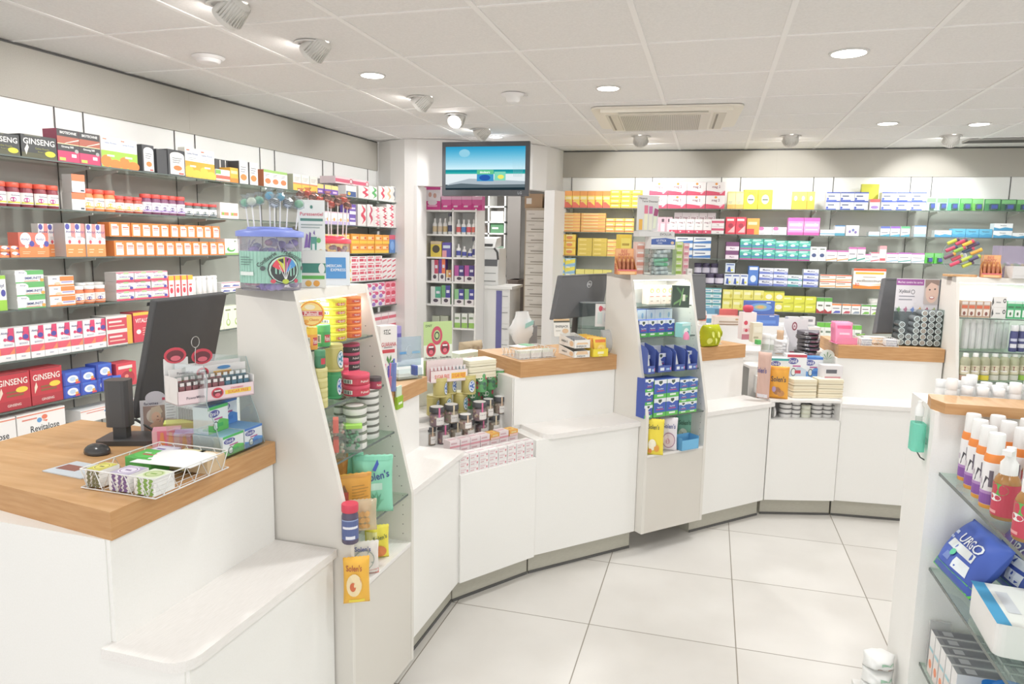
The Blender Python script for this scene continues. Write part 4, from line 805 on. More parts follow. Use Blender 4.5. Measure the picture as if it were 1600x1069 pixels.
tower(F2, .585, .40, 'middle slanted display tower with blue and green cartons', (1.19, 1.042, .88, .67), df=.036, light=LAMP['tower']*1.3)
tower(F3, .565, .50, 'far right display tower with sprays and clear bottles', (1.13, .955, .80, .66), df=-.02, light=LAMP['tower']*1.3, back=.15, zbot=.5)
# angled gap displays
def stepped(F, L, label, steps, dep, ztop=.556, niche=False):
    t = empty('stepped_display', F.P(0, 0, 0), F.rz)
    m = MB(); m.box(0, L, .05, dep, 0, .1, M_PLINTH); m.box(.0, L, .046, .05, 0, .012, M_SLOT); placed(m, 'kickboard', t)
    m = MB(); m.box(.002, L-.002, .0, .014, .1, ztop, M_WHITE); placed(m, 'front_panel', t)
    m = MB(); m.box(0, L, .014, dep, .1, ztop, M_WHITE); placed(m, 'carcass', t)
    for (d0, d1, z, a, b) in steps:
        m = MB(); m.box(a, b, d0, d1, z-.012, z, M_LEDGE); placed(m, 'step', t)
        m = MB(); m.box(a, b, d0+.004, d0+.014, ztop, z-.012, M_WHITE); placed(m, 'riser', t)
    tag(t, label, 'display stand', 'angled white displays between the counters'); return t
G1S = [(.12, .3, .60, -.02, .46), (.3, .37, .685, -.02, .5), (.37, .52, .70, -.02, .55), (.52, .95, .86, -.04, .62)]
stepped(FG1, .409, 'angled white display between counters stacked with jars and tins', G1S[:1]+[(.3, .38, .685, -.06, .5), (.38, .55, .71, -.1, .56), (.55, .95, .865, -.15, .62)], .95)
G2S = [(.0, .25, .65, 0, .39), (.25, .5, .80, -.03, .42), (.5, .75, .865, -.05, .44)]
t = stepped(FG2, .39, 'angled white display in the far corner stacked with packs', [(.27, .46, .80, -.03, .42), (.46, .66, .865, -.05, .5), (.66, 1.1, .865, -.42, .56)], 1.1)
m = MB(); m.box(0, .39, 0, .27, .652, .665, M_LEDGE); m.box(0, .39, .18, .19, .545, .652, M_WHITE); m.box(-.0, .008, 0, .19, .545, .652, M_WHITE); m.box(.382, .39, 0, .19, .545, .652, M_WHITE); m.box(0, .39, .17, .27, .665, .752, M_WHITE); m.build('niche_board', t)

# ------------------------------------------------------------------ shelf bay close to the camera at the right edge
FR = Frame((.565, 2.0), (0, -1))       # s towards the camera, front faces the counters
t = empty('shelf_bay', (0, 0, 0))
XL, YB, YC = .572, 1.985, 2.0
m = MB(); m.box(XL, 1.6, YB, YB+.03, 0, 1.075, M_WHITE); m.box(XL-.004, XL, YB-.0, YB+.03, 0, 1.075, M_WHITE); placed(m, 'end_panel', t, .001)
m = MB(); m.box(XL+.012, 1.6, YB+.03, YB+.28, 0, 1.07, M_WHITE); placed(m, 'rear_panel', t)
m = MB(); m.prism([(XL-.006, YB+.035), (XL+.012, YB-.02), (1.6, YB-.02), (1.6, YB+.1), (XL+.004, YB+.1)], 1.075, 1.102, M_WOODE, M_WOOD); placed(m, 'oak_cap', t)
m = MB(); m.box(1.2, 1.22, .2, YB, 0, 1.05, M_WHITE); placed(m, 'back_panel', t)
m = MB()
for z in (.918, .661, .394): m.box(XL+.02, 1.2, .25, YB-.001, z-.008, z, M_GLASS); m.box(XL+.0185, XL+.02, .25, YB-.001, z-.008, z, M_GEDGE)
placed(m, 'glass_shelf', t); m = None
tag(t, 'white shelf bay with oak cap and glass shelves at right edge', 'shelf')

# ------------------------------------------------------------------ placing single products
def scale_at(P): return (Vector(P)-Vector((0, 0, EYE))).dot(fwd)/FPX
def item(F, x, y, z, wpx, hpx, fn, name, label, cat, group=None, rot=0, dep=None, n=1, xf=None):
    """stand a product (fn(w, h) builds it) on height z with the middle of its foot seen at pixel (x, y);
    n > 1 stacks it: label is then a function of the layer"""
    P = atz(x, y, z); k = scale_at(P); w, h = wpx*k, hpx*k*1.005
    if n > 1: h = h/n
    mb = fn(w, h); me = mb.mesh(name); dd = dep if dep is not None else 0
    out = []
    for j in range(n):
        o = bpy.data.objects.new(name, me); COL.objects.link(o)
        o.location = P + Vector((P.x, P.y, 0)).normalized()*dd + Vector((0, 0, j*(h+.0004))); o.rotation_euler.z = F.rz+rot; out.append(o)
        lab = label if isinstance(label, str) else label(j)
        if isinstance(label, str) and n > 1:
            lab = label+', '+('bottom' if j == 0 else 'topmost' if j == n-1 else ORD[j+1]+' from the bottom')+' of its stack'
        tag(o, lab, cat, group)
    return out[0] if n == 1 else out
def C(base, art=(), d=.05, **k): return lambda w, h: carton(w, d, h, base, art, **k)
def slabm(mb, pts, z0, z1, m, mtop=None): mb.prism(pts, z0, z1, m, mtop)
def tint(c): return clear(c, .12, 'tinted_clear')
def wire_tray(F, o, rz, L, W, H, fill, label, zz, group=None):
    """white wire tray with zig-zag sides; fill(parent-free) places packs"""
    t = empty('wire_tray', o, rz); m = MB(); r = .0016
    for z in (.002, H): m.tube([(-L/2, -W/2, z), (L/2, -W/2, z), (L/2, W/2, z), (-L/2, W/2, z), (-L/2, -W/2, z)], r, M_WIRE, 5)
    m.build('rim', t); m = MB()
    for (a, b, n) in (((-L/2, -W/2), (L/2, -W/2), 5), ((L/2, -W/2), (L/2, W/2), 5), ((L/2, W/2), (-L/2, W/2), 5), ((-L/2, W/2), (-L/2, -W/2), 5)):
        pts = []
        for i in range(2*n+1): q = i/(2*n); pts.append((a[0]+(b[0]-a[0])*q, a[1]+(b[1]-a[1])*q, .002 if i % 2 else H))
        m.tube(pts, r*.8, M_WIRE, 4)
    m.build('lattice', t); m = MB()
    for i in range(9): x = -L/2+L*(i+.5)/9; m.tube([(x, -W/2, .002), (x, W/2, .002)], .001, M_WIRE, 4)
    m.build('base_grid', t); tag(t, label, 'tray', group); return t
def monitor(P, rz, W, H, tilt, label, base=.2, zc=.16, back='47484a', logo=None, box=True):
    """screen facing local +y (staff side), leaning back; its rear faces -y"""
    t = empty('monitor', P, rz)
    m = MB(); m.T = Matrix.Translation((0, 0, zc)) @ Matrix.Rotation(math.radians(tilt), 4, 'X')
    m.rbox(-W/2, W/2, -.012, .012, 0, H, .01, mat(back, .55)); m.build('casing', t, bevel=.004)
    m.T = m.T; s = MB(); s.T = m.T; s.box(-W/2+.015, W/2-.015, .0122, .0128, .02, H-.015, mat('101317', .15)); s.build('screen', t)
    b = MB(); b.T = m.T; b.rbox(-W*.3, W*.3, -.035, -.012, H*.2, H*.72, .02, mat(back, .6)); b.box(-W/2+.03, W/2-.03, -.0135, -.012, H-.03, H-.022, mat('2e2f30', .5)); b.build('rear_bulge', t, bevel=.004)
    if logo:
        g = MB(); g.T = b.T; paint(g, [('o', .5, .82, .1, .1*W/H*1, .12, 'd4d6d8'), ('t', logo, .5, .82, .055, 'd4d6d8', .14)], W, H, lambda x, z, l: (x+W*.08, -.0362-l if False else -.0125-l, z)); g.build('maker_mark', t)
    p = MB(); p.box(-.025, .025, -.05, -.02, 0, zc+H*.35, mat('2c2d2e', .5)); p.build('stand_column', t)
    p = MB(); p.rbox(-base/2, base/2, -.11, .07, 0, .014, .03, mat('2c2d2e', .45)); p.build('stand_base', t)
    tag(t, label, 'monitor'); return t

# ================================================================== near counter A
Z1 = .9325
# screen seen from behind, leaning; black arm housing to its left
P = Vector((-1.56, 1.60, Z1))
t = empty('till_monitor', P, 0)
def quadslab(mb, c4, th, m):
    a, b, c, d = [Vector(p) for p in c4]; n = (b-a).cross(d-a).normalized()*th
    v = [a, b, c, d, a+n, b+n, c+n, d+n]; mb.add([tuple(q-P) for q in v], [(3, 2, 1, 0), (4, 5, 6, 7), (0, 1, 5, 4), (1, 2, 6, 5), (2, 3, 7, 6), (3, 0, 4, 7)], m)
def onray(x, y, dist): r = ray(x, y); return Vector((0, 0, EYE)) + r*(dist)
ca = onray(234, 467, 1.92); cb = onray(346, 455, 2.22); cd = onray(203, 652, 1.98)
cc = cb+(cd-ca)
m = MB(); quadslab(m, (cd, cc, cb, ca), .022, mat('363638', .6)); m.build('screen_casing', t, bevel=.005)
e1, e2 = (cb-ca), (cd-ca)
nn = e1.cross(e2).normalized()
if nn.y > 0: nn = -nn
m = MB()
def sl(u, v, off): q = ca+e1*u+e2*v+nn*off-P; return tuple(q)
m.add([sl(.07, .055, .0235), sl(.97, .055, .0235), sl(.97, .085, .0235), sl(.07, .085, .0235)], [(0, 1, 2, 3)], mat('303032', .5)); m.build('vent_slot', t)
hc = cd+(ca-cd)*.08+e1*.12-P
m = MB(); m.tube([hc, hc+Vector((-.02, -.06, -.02))], .02, mat('2a2a2b', .4), 14); m.build('hinge', t)
arm = atz(190, 690, Z1)
m = MB(); m.T = Matrix.Translation(arm-P) @ Matrix.Rotation(.35, 4, 'Z')
m.rbox(-.03, .03, -.025, .025, .045, .17, .014, mat('2e2e30', .4)); m.build('arm_housing', t, bevel=.006)
m = MB(); m.T = Matrix.Translation(arm-P) @ Matrix.Rotation(.35, 4, 'Z'); m.box(-.014, .02, -.014, .014, .012, .06, mat('262627', .4)); m.build('stand_column', t, bevel=.002)
m = MB(); m.T = Matrix.Translation(arm-P) @ Matrix.Rotation(.35, 4, 'Z'); m.rbox(-.05, .1, -.045, .06, 0, .013, .015, mat('29292a', .35)); m.build('stand_base', t, bevel=.002)
c1 = hc+Vector((-.02, -.06, -.02)); c2 = atz(240, 678, Z1)-P+Vector((0, 0, .01))
m = MB(); m.tube([c1, c1+Vector((.03, -.01, -.01)), (c1+c2)/2+Vector((0, 0, .01)), c2, c2+Vector((.06, .05, -.005))], .004, M_BLACK, 8); m.build('cable', t)
tag(t, 'dark till screen seen from behind, leaning over the nearest oak top', 'monitor')
# mouse
Pm = atz(152, 708, Z1); m = MB()
m.ball((0, 0, .004), .038, mat('242425', .22), 24, (1.0, .72, .55)); m.v = [(x, y, max(z, 0)) for x, y, z in m.v]
o = m.build('computer_mouse', loc=Pm, rz=-.25); tag(o, 'glossy black computer mouse beside the wire tray', 'mouse')
m = MB(); m.prism([(p.x-Pm.x, p.y-Pm.y) for p in (atz(66, 737, Z1), atz(126, 749, Z1), atz(190, 735, Z1), atz(120, 722, Z1))], 0, .0025, 'd9e2ea')
q = atz(110, 733, Z1)-Pm; m.prism([(q.x+a, q.y+b) for a, b in ((-.03, -.012), (.03, -.016), (.034, .014), (-.026, .02))], .0025, .0032, '9a5a4a')
o = m.build('leaflet', loc=Pm); tag(o, 'pale blue leaflet under the wire tray and mouse', 'leaflet')
# wire tray with tissue packets
A_, B_, C_ = atz(127, 763, Z1), atz(243, 781, Z1), atz(351, 731, Z1); D_ = A_+(C_-B_)
uu = (B_-A_); LL = uu.length; ww = (C_-B_); WW = ww.length; rz = math.atan2(uu.y, uu.x); ctr = (A_+C_)/2
# keep the tray rectangular
perp = Vector((-uu.y, uu.x, 0)).normalized(); ctr = (A_+B_)/2+perp*(WW/2)
TR = Frame((ctr.x, ctr.y), (uu.x, uu.y)); HT = .044
wire_tray(TR, (ctr.x, ctr.y, Z1), rz, LL, WW, HT, None, 'white wire tray with zig-zag sides at the front of the oak top', Z1)
def tissue(w, d, h, c1, c2, edge):
    m = MB(); m.rbox(-w/2, w/2, -d/2, d/2, 0, h, .004, 'f2f1ee')
    for k in range(4): z0 = h*k/4; m.box(-w/2-.0006, w/2+.0006, -d/2-.0006, d/2+.0006, z0+h*.05, z0+h*.2, edge)
    paint(m, [('r', .05, .05, .95, .95, c1), ('e', .5, .5, .36, .3, c2), ('o', .5, .5, .3, .24, .1, edge), ('r', .35, .46, .65, .54, edge)], w, d, lambda x, z, l: (x, z-d/2, h+l)); return m
def on_tray(s, d, dz, mb, name, label, cat, rot=0, group=None):
    o = mb.build(name); o.location = TR.P(s, -d, Z1+.004+dz); o.rotation_euler.z = TR.rz+rot; tag(o, label, cat, group); return o
def tissue_stack(s, w, d, c1, c2, edge, n, what, dd, dz0=0):
    h = (HT-.006)/n
    for j in range(n):
        m = MB(); m.rbox(-w/2, w/2, -d/2, d/2, 0, h*.95, .003, 'f2f1ee')
        for sx in (-.25, .05, .3): m.add([(sx*w-.004, -d/2-.0006, 0), (sx*w+.004, -d/2-.0006, 0), (sx*w+.009, -d/2-.0006, h*.5), (sx*w+.003, -d/2-.0006, h*.95), (sx*w-.005, -d/2-.0006, h*.95), (sx*w-.001, -d/2-.0006, h*.5)], [(0, 1, 2, 3, 4, 5)], edge)
        if j == n-1: paint(m, [('r', .03, .05, .97, .95, c1), ('e', .5, .5, .4, .36, c2), ('o', .5, .5, .34, .3, .1, edge), ('r', .36, .44, .64, .54, edge)], w, d, lambda x, z, l: (x, z-d/2, h*.95+l))
        on_tray(s, dd, j*h, m, 'sweet_packet', what+', '+('bottom' if j == 0 else 'topmost' if j == n-1 else ORD[j+1]+' from the bottom')+' of its stack', 'packet', group='flat sweet packets stacked in the near wire tray')
dF_ = -WW/2+.034
tissue_stack(-LL/2+.025, .042, .055, 'c9c23c', 'e2da6a', '6e6a3c', 4, 'yellow and brown flat packet', dF_)
tissue_stack(-.002, .056, .058, 'b9aec8', 'e8e2f0', '74508c', 4, 'violet patterned flat packet', dF_)
tissue_stack(LL/2-.034, .056, .058, 'dfe8cc', 'c9d8a0', '7fa83a', 4, 'green patterned flat packet', dF_)
def flatpack(w, d, h, c, art=()):
    m = MB(); m.rbox(-w/2, w/2, -d/2, d/2, 0, h, .003, c); paint(m, art, w, d, lambda x, z, l: (x, z-d/2, h+l)); return m
on_tray(-LL/2+.05, .028, 0, flatpack(.075, .07, .038, '4db848', [('e', .5, .5, .44, .4, '58c850'), ('r', .3, .4, .7, .5, 'c83a4a'), ('e', .75, .6, .08, .08, 'd84a3a'), ('r', .25, .56, .5, .64, 'f0f4e8')]), 'sweet_packet', 'bright green packet in the far corner of the near wire tray', 'packet')
on_tray(-LL/2+.04, WW/2-.03, 0, flatpack(.06, .05, .034, 'cfc8dc', [('r', .1, .2, .9, .8, 'e8e4f0'), ('r', .2, .4, .6, .55, '6a50a0')]), 'sweet_packet', 'lilac packet at the back of the near wire tray', 'packet')
on_tray(.012, WW/2-.034, 0, flatpack(.062, .06, .034, 'd8cf9c', [('e', .5, .5, .42, .38, 'f0ead0'), ('r', .25, .4, .7, .52, 'c87a6a')]), 'sweet_packet', 'beige packet at the back of the near wire tray, left one', 'packet')
on_tray(LL/2-.037, WW/2-.034, 0, flatpack(.066, .06, .034, 'd4b890', [('e', .5, .5, .42, .38, 'f2ece0'), ('r', .3, .4, .7, .5, 'e08a7a')]), 'sweet_packet', 'beige and pink packet at the back right of the near wire tray', 'packet')
m = MB(); v = []; N_ = 10
for i in range(N_+1):
    for j in range(3):
        u = i/N_; z = .034+.01*math.sin(u*3.1)*(j/2)+.004*(1-u); v.append((-.06+.15*u, -.045+.09*(j/2)+.02*u, z))
f = [(i*3+j, i*3+j+1, (i+1)*3+j+1, (i+1)*3+j) for i in range(N_) for j in range(2)]
m.add(v, f, 'f4f4f3', True); m.add([(x, y, z-.0008) for x, y, z in v], [tuple(reversed(q)) for q in f], 'f4f4f3', True)
o = m.build('paper_sheet'); o.location = TR.P(.01, -.015, Z1+.003); o.rotation_euler.z = TR.rz; tag(o, 'curled white paper sheet lying in the near wire tray', 'paper')
# small pink and white cartons behind the tray, advert card, green carton
PK = [('r', 0, 0, .18, 1, 'f2c0cc'), ('g', [(.25, .1), (.45, .1), (.4, .9), (.3, .9)], 'f0a060'), ('g', [(.55, .1), (.75, .1), (.7, .9), (.6, .9)], 'f0a060'), ('r', .82, .2, .95, .8, 'f6dde2')]
item(F1, 262, 697, Z1, 40, 25, C('ee7f9a', PK, .05, top='e8a0b0'), 'cosmetic_carton', 'small pink carton behind the near wire tray, left one', 'box', rot=-.9, dep=.02)
item(F1, 297, 703, Z1, 42, 27, C('f2a0b4', PK+[('r', .7, 0, 1, 1, 'f2eff0'), ('r', .75, .3, .95, .4, '6a6a72')], .05, top='c8a4d8'), 'cosmetic_carton', 'pink and white carton behind the near wire tray, right one', 'box', rot=-.9, dep=.02)
item(F1, 290, 686, Z1, 60, 22, C('d4e06a', [('r', .1, .3, .9, .6, 'e8f0a0')], .05), 'cosmetic_carton', 'yellow-green carton lying beside the advert card', 'box', rot=-.9, dep=.05)
item(F1, 345, 712, Z1, 22, 16, lambda w, h: MB().lathe([(w*.3, 0), (w*.5, h*.2), (w*.5, h*.7), (w*.2, h)], '7a4a9c', 14), 'purple_pouch', 'small purple crumpled pouch under the clear stand corner', 'pouch')
def advert(w, h):
    m = MB(); m.box(-w/2, w/2, -.001, .001, 0, h*.8, 'e6e4ea'); m.prism([(w*.02+w*.27*math.cos(a*.5236), 0) for a in range(1)]*3, 0, 0, 'e6e4ea') if False else None
    m.T = Matrix.Identity(4); n = 20; v = [(w*.27*math.cos(6.283*i/n)-w*.08, -.0012, h*.84+h*.16*math.sin(6.283*i/n)) for i in range(n)]
    m.add(v, [tuple(range(n))], 'd8d6e0'); m.add([(x, .0012, z) for x, y, z in v], [tuple(reversed(range(n)))], 'd8d6e0')
    art = [('r', .08, .06, .66, .66, 'a88f86'), ('e', .36, .42, .2, .17, 'e2d6cc'), ('g', [(.2, .3), (.3, .62), (.52, .66), (.6, .5), (.5, .44), (.36, .5), (.28, .3)], 'd9c7b4'), ('e', .42, .38, .13, .13, 'e8bfa8'), ('g', [(.2, .06), (.66, .06), (.6, .24), (.4, .3), (.24, .2)], 'e3b49c'), ('e', .46, .4, .02, .012, '5a3a34'), ('r', .42, .31, .5, .325, 'b8564e'), ('g', [(.5, .22), (.56, .36), (.6, .36), (.58, .2)], 'e3b49c'), ('t', 'facettes', .3, .72, .07, '3c3a5a', .5), ('r', .6, .78, .78, .84, 'c83a5a')]+lines(.7, .95, .3, .7, 6, '8a8a96')
    paint(m, art, w, h, lambda x, z, l: (x, -.001-l, z)); m.box(-w*.3, w*.3, 0, .03, 0, .002, 'e6e4ea'); return m
item(F1, 250, 676, Z1, 52, 66, advert, 'advert_card', 'standing advert card with a face photo beside the till screen', 'card', rot=-.75, dep=.0)
# clear two-tier counter stand with toothpaste-brush cartons and mint boxes
bx, by = (F1.P(1.455, -.205, Z1), F1.P(1.605, -.205, Z1))
TS = Frame((F1.P(1.44, -.2, 0).x, F1.P(1.44, -.2, 0).y), (F1.u.x, F1.u.y)); SL = .165
t = empty('acrylic_stand', TS.P(0, 0, Z1), TS.rz)
m = MB(); m.rbox(0, SL, 0, .17, 0, .004, .004, M_ACR); m.box(0, SL, 0, .003, .004, .018, M_ACR); m.build('base_plate', t)
for i, x0 in enumerate((0, SL-.003)):
    m = MB(); m.extr([(.0, .004), (.02, .08), (.045, .14), (.04, .2), (.05, .235), (.17, .235), (.17, .004)], x0, x0+.003, M_ACR); m.build('side_wall', t)
    m = MB(); m.tube([(x0+.0015, y, z) for y, z in ((0, .004), (.02, .08), (.045, .14), (.04, .2), (.05, .235))], .0012, M_ACRE, 5); m.build('side_edge', t)
m = MB(); m.box(0, SL, .035, .17, .135, .139, M_ACR); m.build('upper_shelf', t)
tag(t, 'clear acrylic counter stand in two tiers on the nearest oak top', 'display stand')
def OB(c1, c2, ring=True): return [('r', 0, .88, 1, 1, c1), ('g', [(0, 0), (1, 0), (1, .35), (.6, .5), (.3, .25), (0, .35)], c2), ('e', .3, .72, .27, .14, '4a50a0'), ('t', 'Oral-B', .3, .72, .15, 'f4f6fa', .42), ('r', .3, .47, .7, .53, 'c05a9a'), ('e', .35, .24, .13, .18, '3a4a50'), ('e', .35, .24, .1, .14, 'e8f0ee'), ('r', .42, .18, .72, .32, c1)]
def set_on(F, s, d, z, mb, name, label, cat, rot=0, group=None):
    o = mb.build(name); o.location = F.P(s, d, z); o.rotation_euler.z = F.rz+rot; tag(o, label, cat, group); return o
GR_ = 'dental floss cartons in the clear stand'
zs = Z1+.0045
set_on(TS, .045, -.05, zs, carton(.078, .09, .052, 'e9f1f4', OB('3ab85a', '62c85a'), top='8fc3d8'), 'floss_carton', 'green and white floss carton, bottom left of the clear stand', 'box', group=GR_)
set_on(TS, .125, -.05, zs, carton(.072, .09, .052, 'e9f1f8', OB('3a7cd0', '5a9ae0'), top='7ab0e0'), 'floss_carton', 'blue and white floss carton, bottom right of the clear stand', 'box', group=GR_)
set_on(TS, .05, -.075, zs+.0525, carton(.075, .045, .068, 'ecf3f6', OB('3ab85a', '62c85a'), top='4a90c0'), 'floss_carton', 'upright green and white floss carton in the clear stand', 'box', group=GR_)
set_on(TS, .122, -.1, zs+.0525, carton(.066, .045, .068, 'e6eff8', OB('3a7cd0', '4a8cd8'), top='3a6cb0'), 'floss_carton', 'upright blue and white floss carton in the clear stand', 'box', group=GR_)
mg = MB(); mg.box(-.022, .022, -.0026, .0026, 0, .078, M_PET); mg.box(-.018, .018, -.0018, .0018, .004, .07, mat('96948f', .5)); mg.box(-.022, .022, -.0028, .0028, .072, .078, 'dcdede'); mgm = mg.mesh('floss_pack')
for k in range(14):
    q = atz(289+k*3.9, 672+k*.9, Z1); o = bpy.data.objects.new('floss_pack', mgm); COL.objects.link(o); o.location = (q.x, q.y, Z1+.0005); qa, qb = atz(289, 672, Z1), atz(340, 684, Z1); o.rotation_euler.z = math.atan2(qb.y-qa.y, qb.x-qa.x)-math.pi/2
    tag(o, 'upright clear floss pack in the row left of the floss cartons, '+('leftmost' if k == 0 else 'rightmost' if k == 13 else ORD[k+1]+' from left'), 'pack', 'clear floss packs in a row on the oak top')
def mouth(cu, cv, r, ry, glow='d8384e'): return [('e', cu, cv, r, ry, glow), ('e', cu, cv-ry*.05, r*.78, ry*.7, '6e1428'), ('r', cu-r*.5, cv+ry*.28, cu+r*.5, cv+ry*.5, 'f6f2f0'), ('e', cu, cv-ry*.35, r*.45, ry*.33, 'e56a7c')]
def mint_display(W, D, H, lab_h):
    t = MB(); pink = 'f3dbe0'
    t.box(-W/2, W/2, -D/2, -D/2+.002, 0, H*.26, pink); t.box(-W/2, W/2, D*.1, D*.1+.002, 0, H*.62, 'ece9e8'); t.box(-W/2, -W/2+.002, -D/2, D/2, 0, H*.5, 'e9e4e2'); t.box(W/2-.002, W/2, -D/2, D/2, 0, H*.4, 'e9e4e2'); t.box(-W/2, W/2, -D/2, D/2, 0, .003, pink)
    t.box(-W/2, W/2, D/2-.002, D/2, 0, H*.66, 'f1efee')
    paint(t, [('t', 'PowerMints', .22, .12, .05, '6a5a6a', .32), *mouth(.5, .14, .08, .1), ('t', 'SUGAR FREE', .76, .13, .06, 'e8731e', .34), ('r', .6, .09, .95, .17, 'f8d84a'), ('t', 'SUGAR FREE', .775, .13, .055, 'e04a1e', .3), ('t', 'STRAWBERRY', .76, .2, .03, 'd83a5a', .24)], W, H, lambda x, z, l: (x, -D/2-l, z))
    paint(t, [('t', 'PowerMints', .2, .54, .045, '55505a', .26), *mouth(.42, .5, .08, .1), ('r', .56, .42, .8, .5, 'f8c83a'), ('t', 'SUGAR FREE', .68, .46, .055, 'e04a1e', .22), ('e', .7, .56, .09, .035, '4a8cc8'), ('g', [(0, .4), (.3, .36), (.3, .38), (0, .43)], 'e8d83a')], W, H, lambda x, z, l: (x, D*.1-l, z))
    t.box(-W/2, -W*.2, D/2-.002, D/2, H*.66, H*.8, 'f2f0ef')
    for cx, cz in ((-W*.36, H*.85), (-.02*W, H*.78)):
        for q in mouth(cx/W+.5, cz/H, .14, .15):
            if q[0] == 'e': 
                _, a, b, ru, rv, col = q; n = 16; off = .0006*(1+mouth(0, 0, 1, 1).index(next(x for x in mouth(0, 0, 1, 1) if x[5] == col)))
                v = [((a-.5+ru*math.cos(6.283*i/n))*W, D/2-.003-off, (b+rv*math.sin(6.283*i/n))*H) for i in range(n)]; t.add(v, [tuple(range(n))], col)
    return t
TM = Frame((TS.P(-.02, .02, 0).x, TS.P(-.02, .02, 0).y), (TS.u.x, TS.u.y)); zm = Z1+.1395
MR = -.42; o = mint_display(.2, .07, .135, 0).build('mint_display'); MC = TS.P(.06, -.08, zm); o.location = MC; o.rotation_euler.z = TS.rz+MR; tag(o, 'pink and white mint display card tray with mouth pictures', 'display tray')
mi = MB(); mi.box(-.0075, .0075, -.004, .004, 0, .036, M_PET); mi.box(-.0065, .0065, -.003, .003, .002, .024, 'b5525e'); mi.box(-.005, .005, -.0045, -.004, .026, .034, 'efe6e6')
mb_ = MB(); mb_.box(-.0075, .0075, -.004, .004, 0, .036, M_PET); mb_.box(-.0065, .0065, -.003, .003, .002, .024, '3f87a8'); mb_.box(-.005, .005, -.0045, -.004, .026, .034, 'eef2f4')
ma_, mbb = mi.mesh('mint_box'), mb_.mesh('mint_box')
for k in range(11):
    for j in range(2):
        o = bpy.data.objects.new('mint_box', ma_ if k < 7 else mbb); COL.objects.link(o); o.location = MC+Matrix.Rotation(TS.rz+MR, 3, 'Z') @ Vector((-.085+k*.0168, -.024+j*.013, .02+j*.012)); o.rotation_euler.z = TS.rz+MR
        tag(o, '%s mint box in the pink tray, %s, %s row' % ('strawberry red' if k < 7 else 'blue', 'leftmost' if k == 0 else 'rightmost' if k == 10 else ORD[k+1]+' from left', ('front', 'back')[j]), 'mint box', 'clear mint boxes in the near display')
m = MB(); m.tube([(0, 0, 0), (0, 0, .03), (.003, 0, .045)], .001, M_METAL, 6); n = 20
m.tube([(.003+.014*math.sin(6.283*i/n), 0, .059-.014*math.cos(6.283*i/n)) for i in range(n+1)], .001, M_METAL, 5)
o = m.build('wire_sign_holder', loc=TS.P(.05, -.115, zm+.085), rz=TS.rz); tag(o, 'thin wire loop sign holder rising behind the mint display', 'holder')
# ================================================================== round and soft goods
def ti(F, x0, x1, yt, yb, z, fn, name, label, cat, n=1, rot=0, group=None, push=.5, face=None, meshes=None, dz=0):
    """product whose foot front touches pixel row yb between columns x0 and x1; push moves it back by that share of its width"""
    P = atz((x0+x1)/2, yb, z+dz); k = scale_at(P); w = (x1-x0)*k; v = Vector((P.x, P.y, 0)).normalized()
    P2 = P+v*w*push; k2 = scale_at(P2); w = (x1-x0)*k2*1.04
    # height from the front foot to the top
    h = (yb-yt)*k*(1.1 if n == 1 else 1.03)/n
    out = []
    me = None
    for j in range(n):
        mb = fn(w, h) if (meshes is None) else meshes[j % len(meshes)](w, h)
        if me is None or meshes is not None: me = mb.mesh(name)
        o = bpy.data.objects.new(name, me); COL.objects.link(o); o.location = P2+Vector((0, 0, j*(h+.0003)))
        # rz: turn the local front towards the camera direction by default for round things
        o.rotation_euler.z = (F.rz if face is None else face)+rot; out.append(o)
        lab = label
        if n > 1: lab = label+', '+('bottom' if j == 0 else 'topmost' if j == n-1 else ORD[j+1]+' from the bottom')
        tag(o, lab, cat, group or (label+' stack' if n > 1 else None))
    return out
def cam_rz(x, y, z):
    P = atz(x, y, z); return math.atan2(P.y, P.x)-math.pi/2
SW = 'tin'
def sweet_tin(c, c2, brand='Pulmoll', bar=True, rim=None, lab='c8283c'):
    def f(w, h):
        a = [('r', .0, .12, 1, .62, c), ('r', .56, .2, .86, .55, lab), ('t', brand, .71, .37, .22, 'f6eee6', .27)]
        if bar: a += [('r', .12, .18, .4, .56, 'f2efe6')]+[('r', .14+.03*i, .22, .15+.03*i+.006*(i % 3), .52, '3a3a3a') for i in range(8)]
        m = MB(); r = w/2
        m.lathe([(r*.94, 0), (r*.97, h*.04), (r*.97, h*.68)], c, 22); m.lathe([(r, h*.68), (r, h*.95), (r*.95, h), (r*.9, h*.985)], c2, 22)
        paint(m, a, 2*math.pi*r*.5, h, cyl_map(r*.972), 12); return m
    return f
fz = cam_rz(520, 540, 1.18)
def disc(w, h):
    m = MB(); m.T = Matrix.Translation((0, 0, h/2)) @ Matrix.Rotation(math.radians(90), 4, 'X')
    r = h/2; m.lathe([(r*.97, -.012), (r, -.01), (r, .006), (r*.95, .012)], 'f2c23c', 30); m.lathe([(r*.95, .0121), (r*.9, .0125)], 'f4a02c', 30)
    m.T = None
    paint(m, [('e', .5, .5, .44, .44, 'f7d67a'), ('o', .5, .5, .47, .47, .08, 'ef9428'), ('r', .08, .4, .92, .62, 'c8283c'), ('r', .1, .42, .9, .44, 'f6e8d8'), ('r', .1, .58, .9, .6, 'f6e8d8'), ('t', 'Pulmoll', .5, .51, .13, 'faf4ea', .74), ('e', .45, .76, .2, .1, 'f0e4c0'), ('t', 'Classic', .6, .27, .1, 'd87a28', .5), ('e', .3, .2, .1, .07, 'f0a83c')], h, h, lambda x, z, l: (x, -.0127-l, z))
    return m
zA = 1.1855
o0_ = ti(F1, 480, 496, 516, 548, zA, sweet_tin('f3a83a', 'f7cf3c'), 'sweet_tin', 'orange sweet tin under the big round tin, top shelf of nearest tower', 'tin', face=fz, push=1.0)[0]
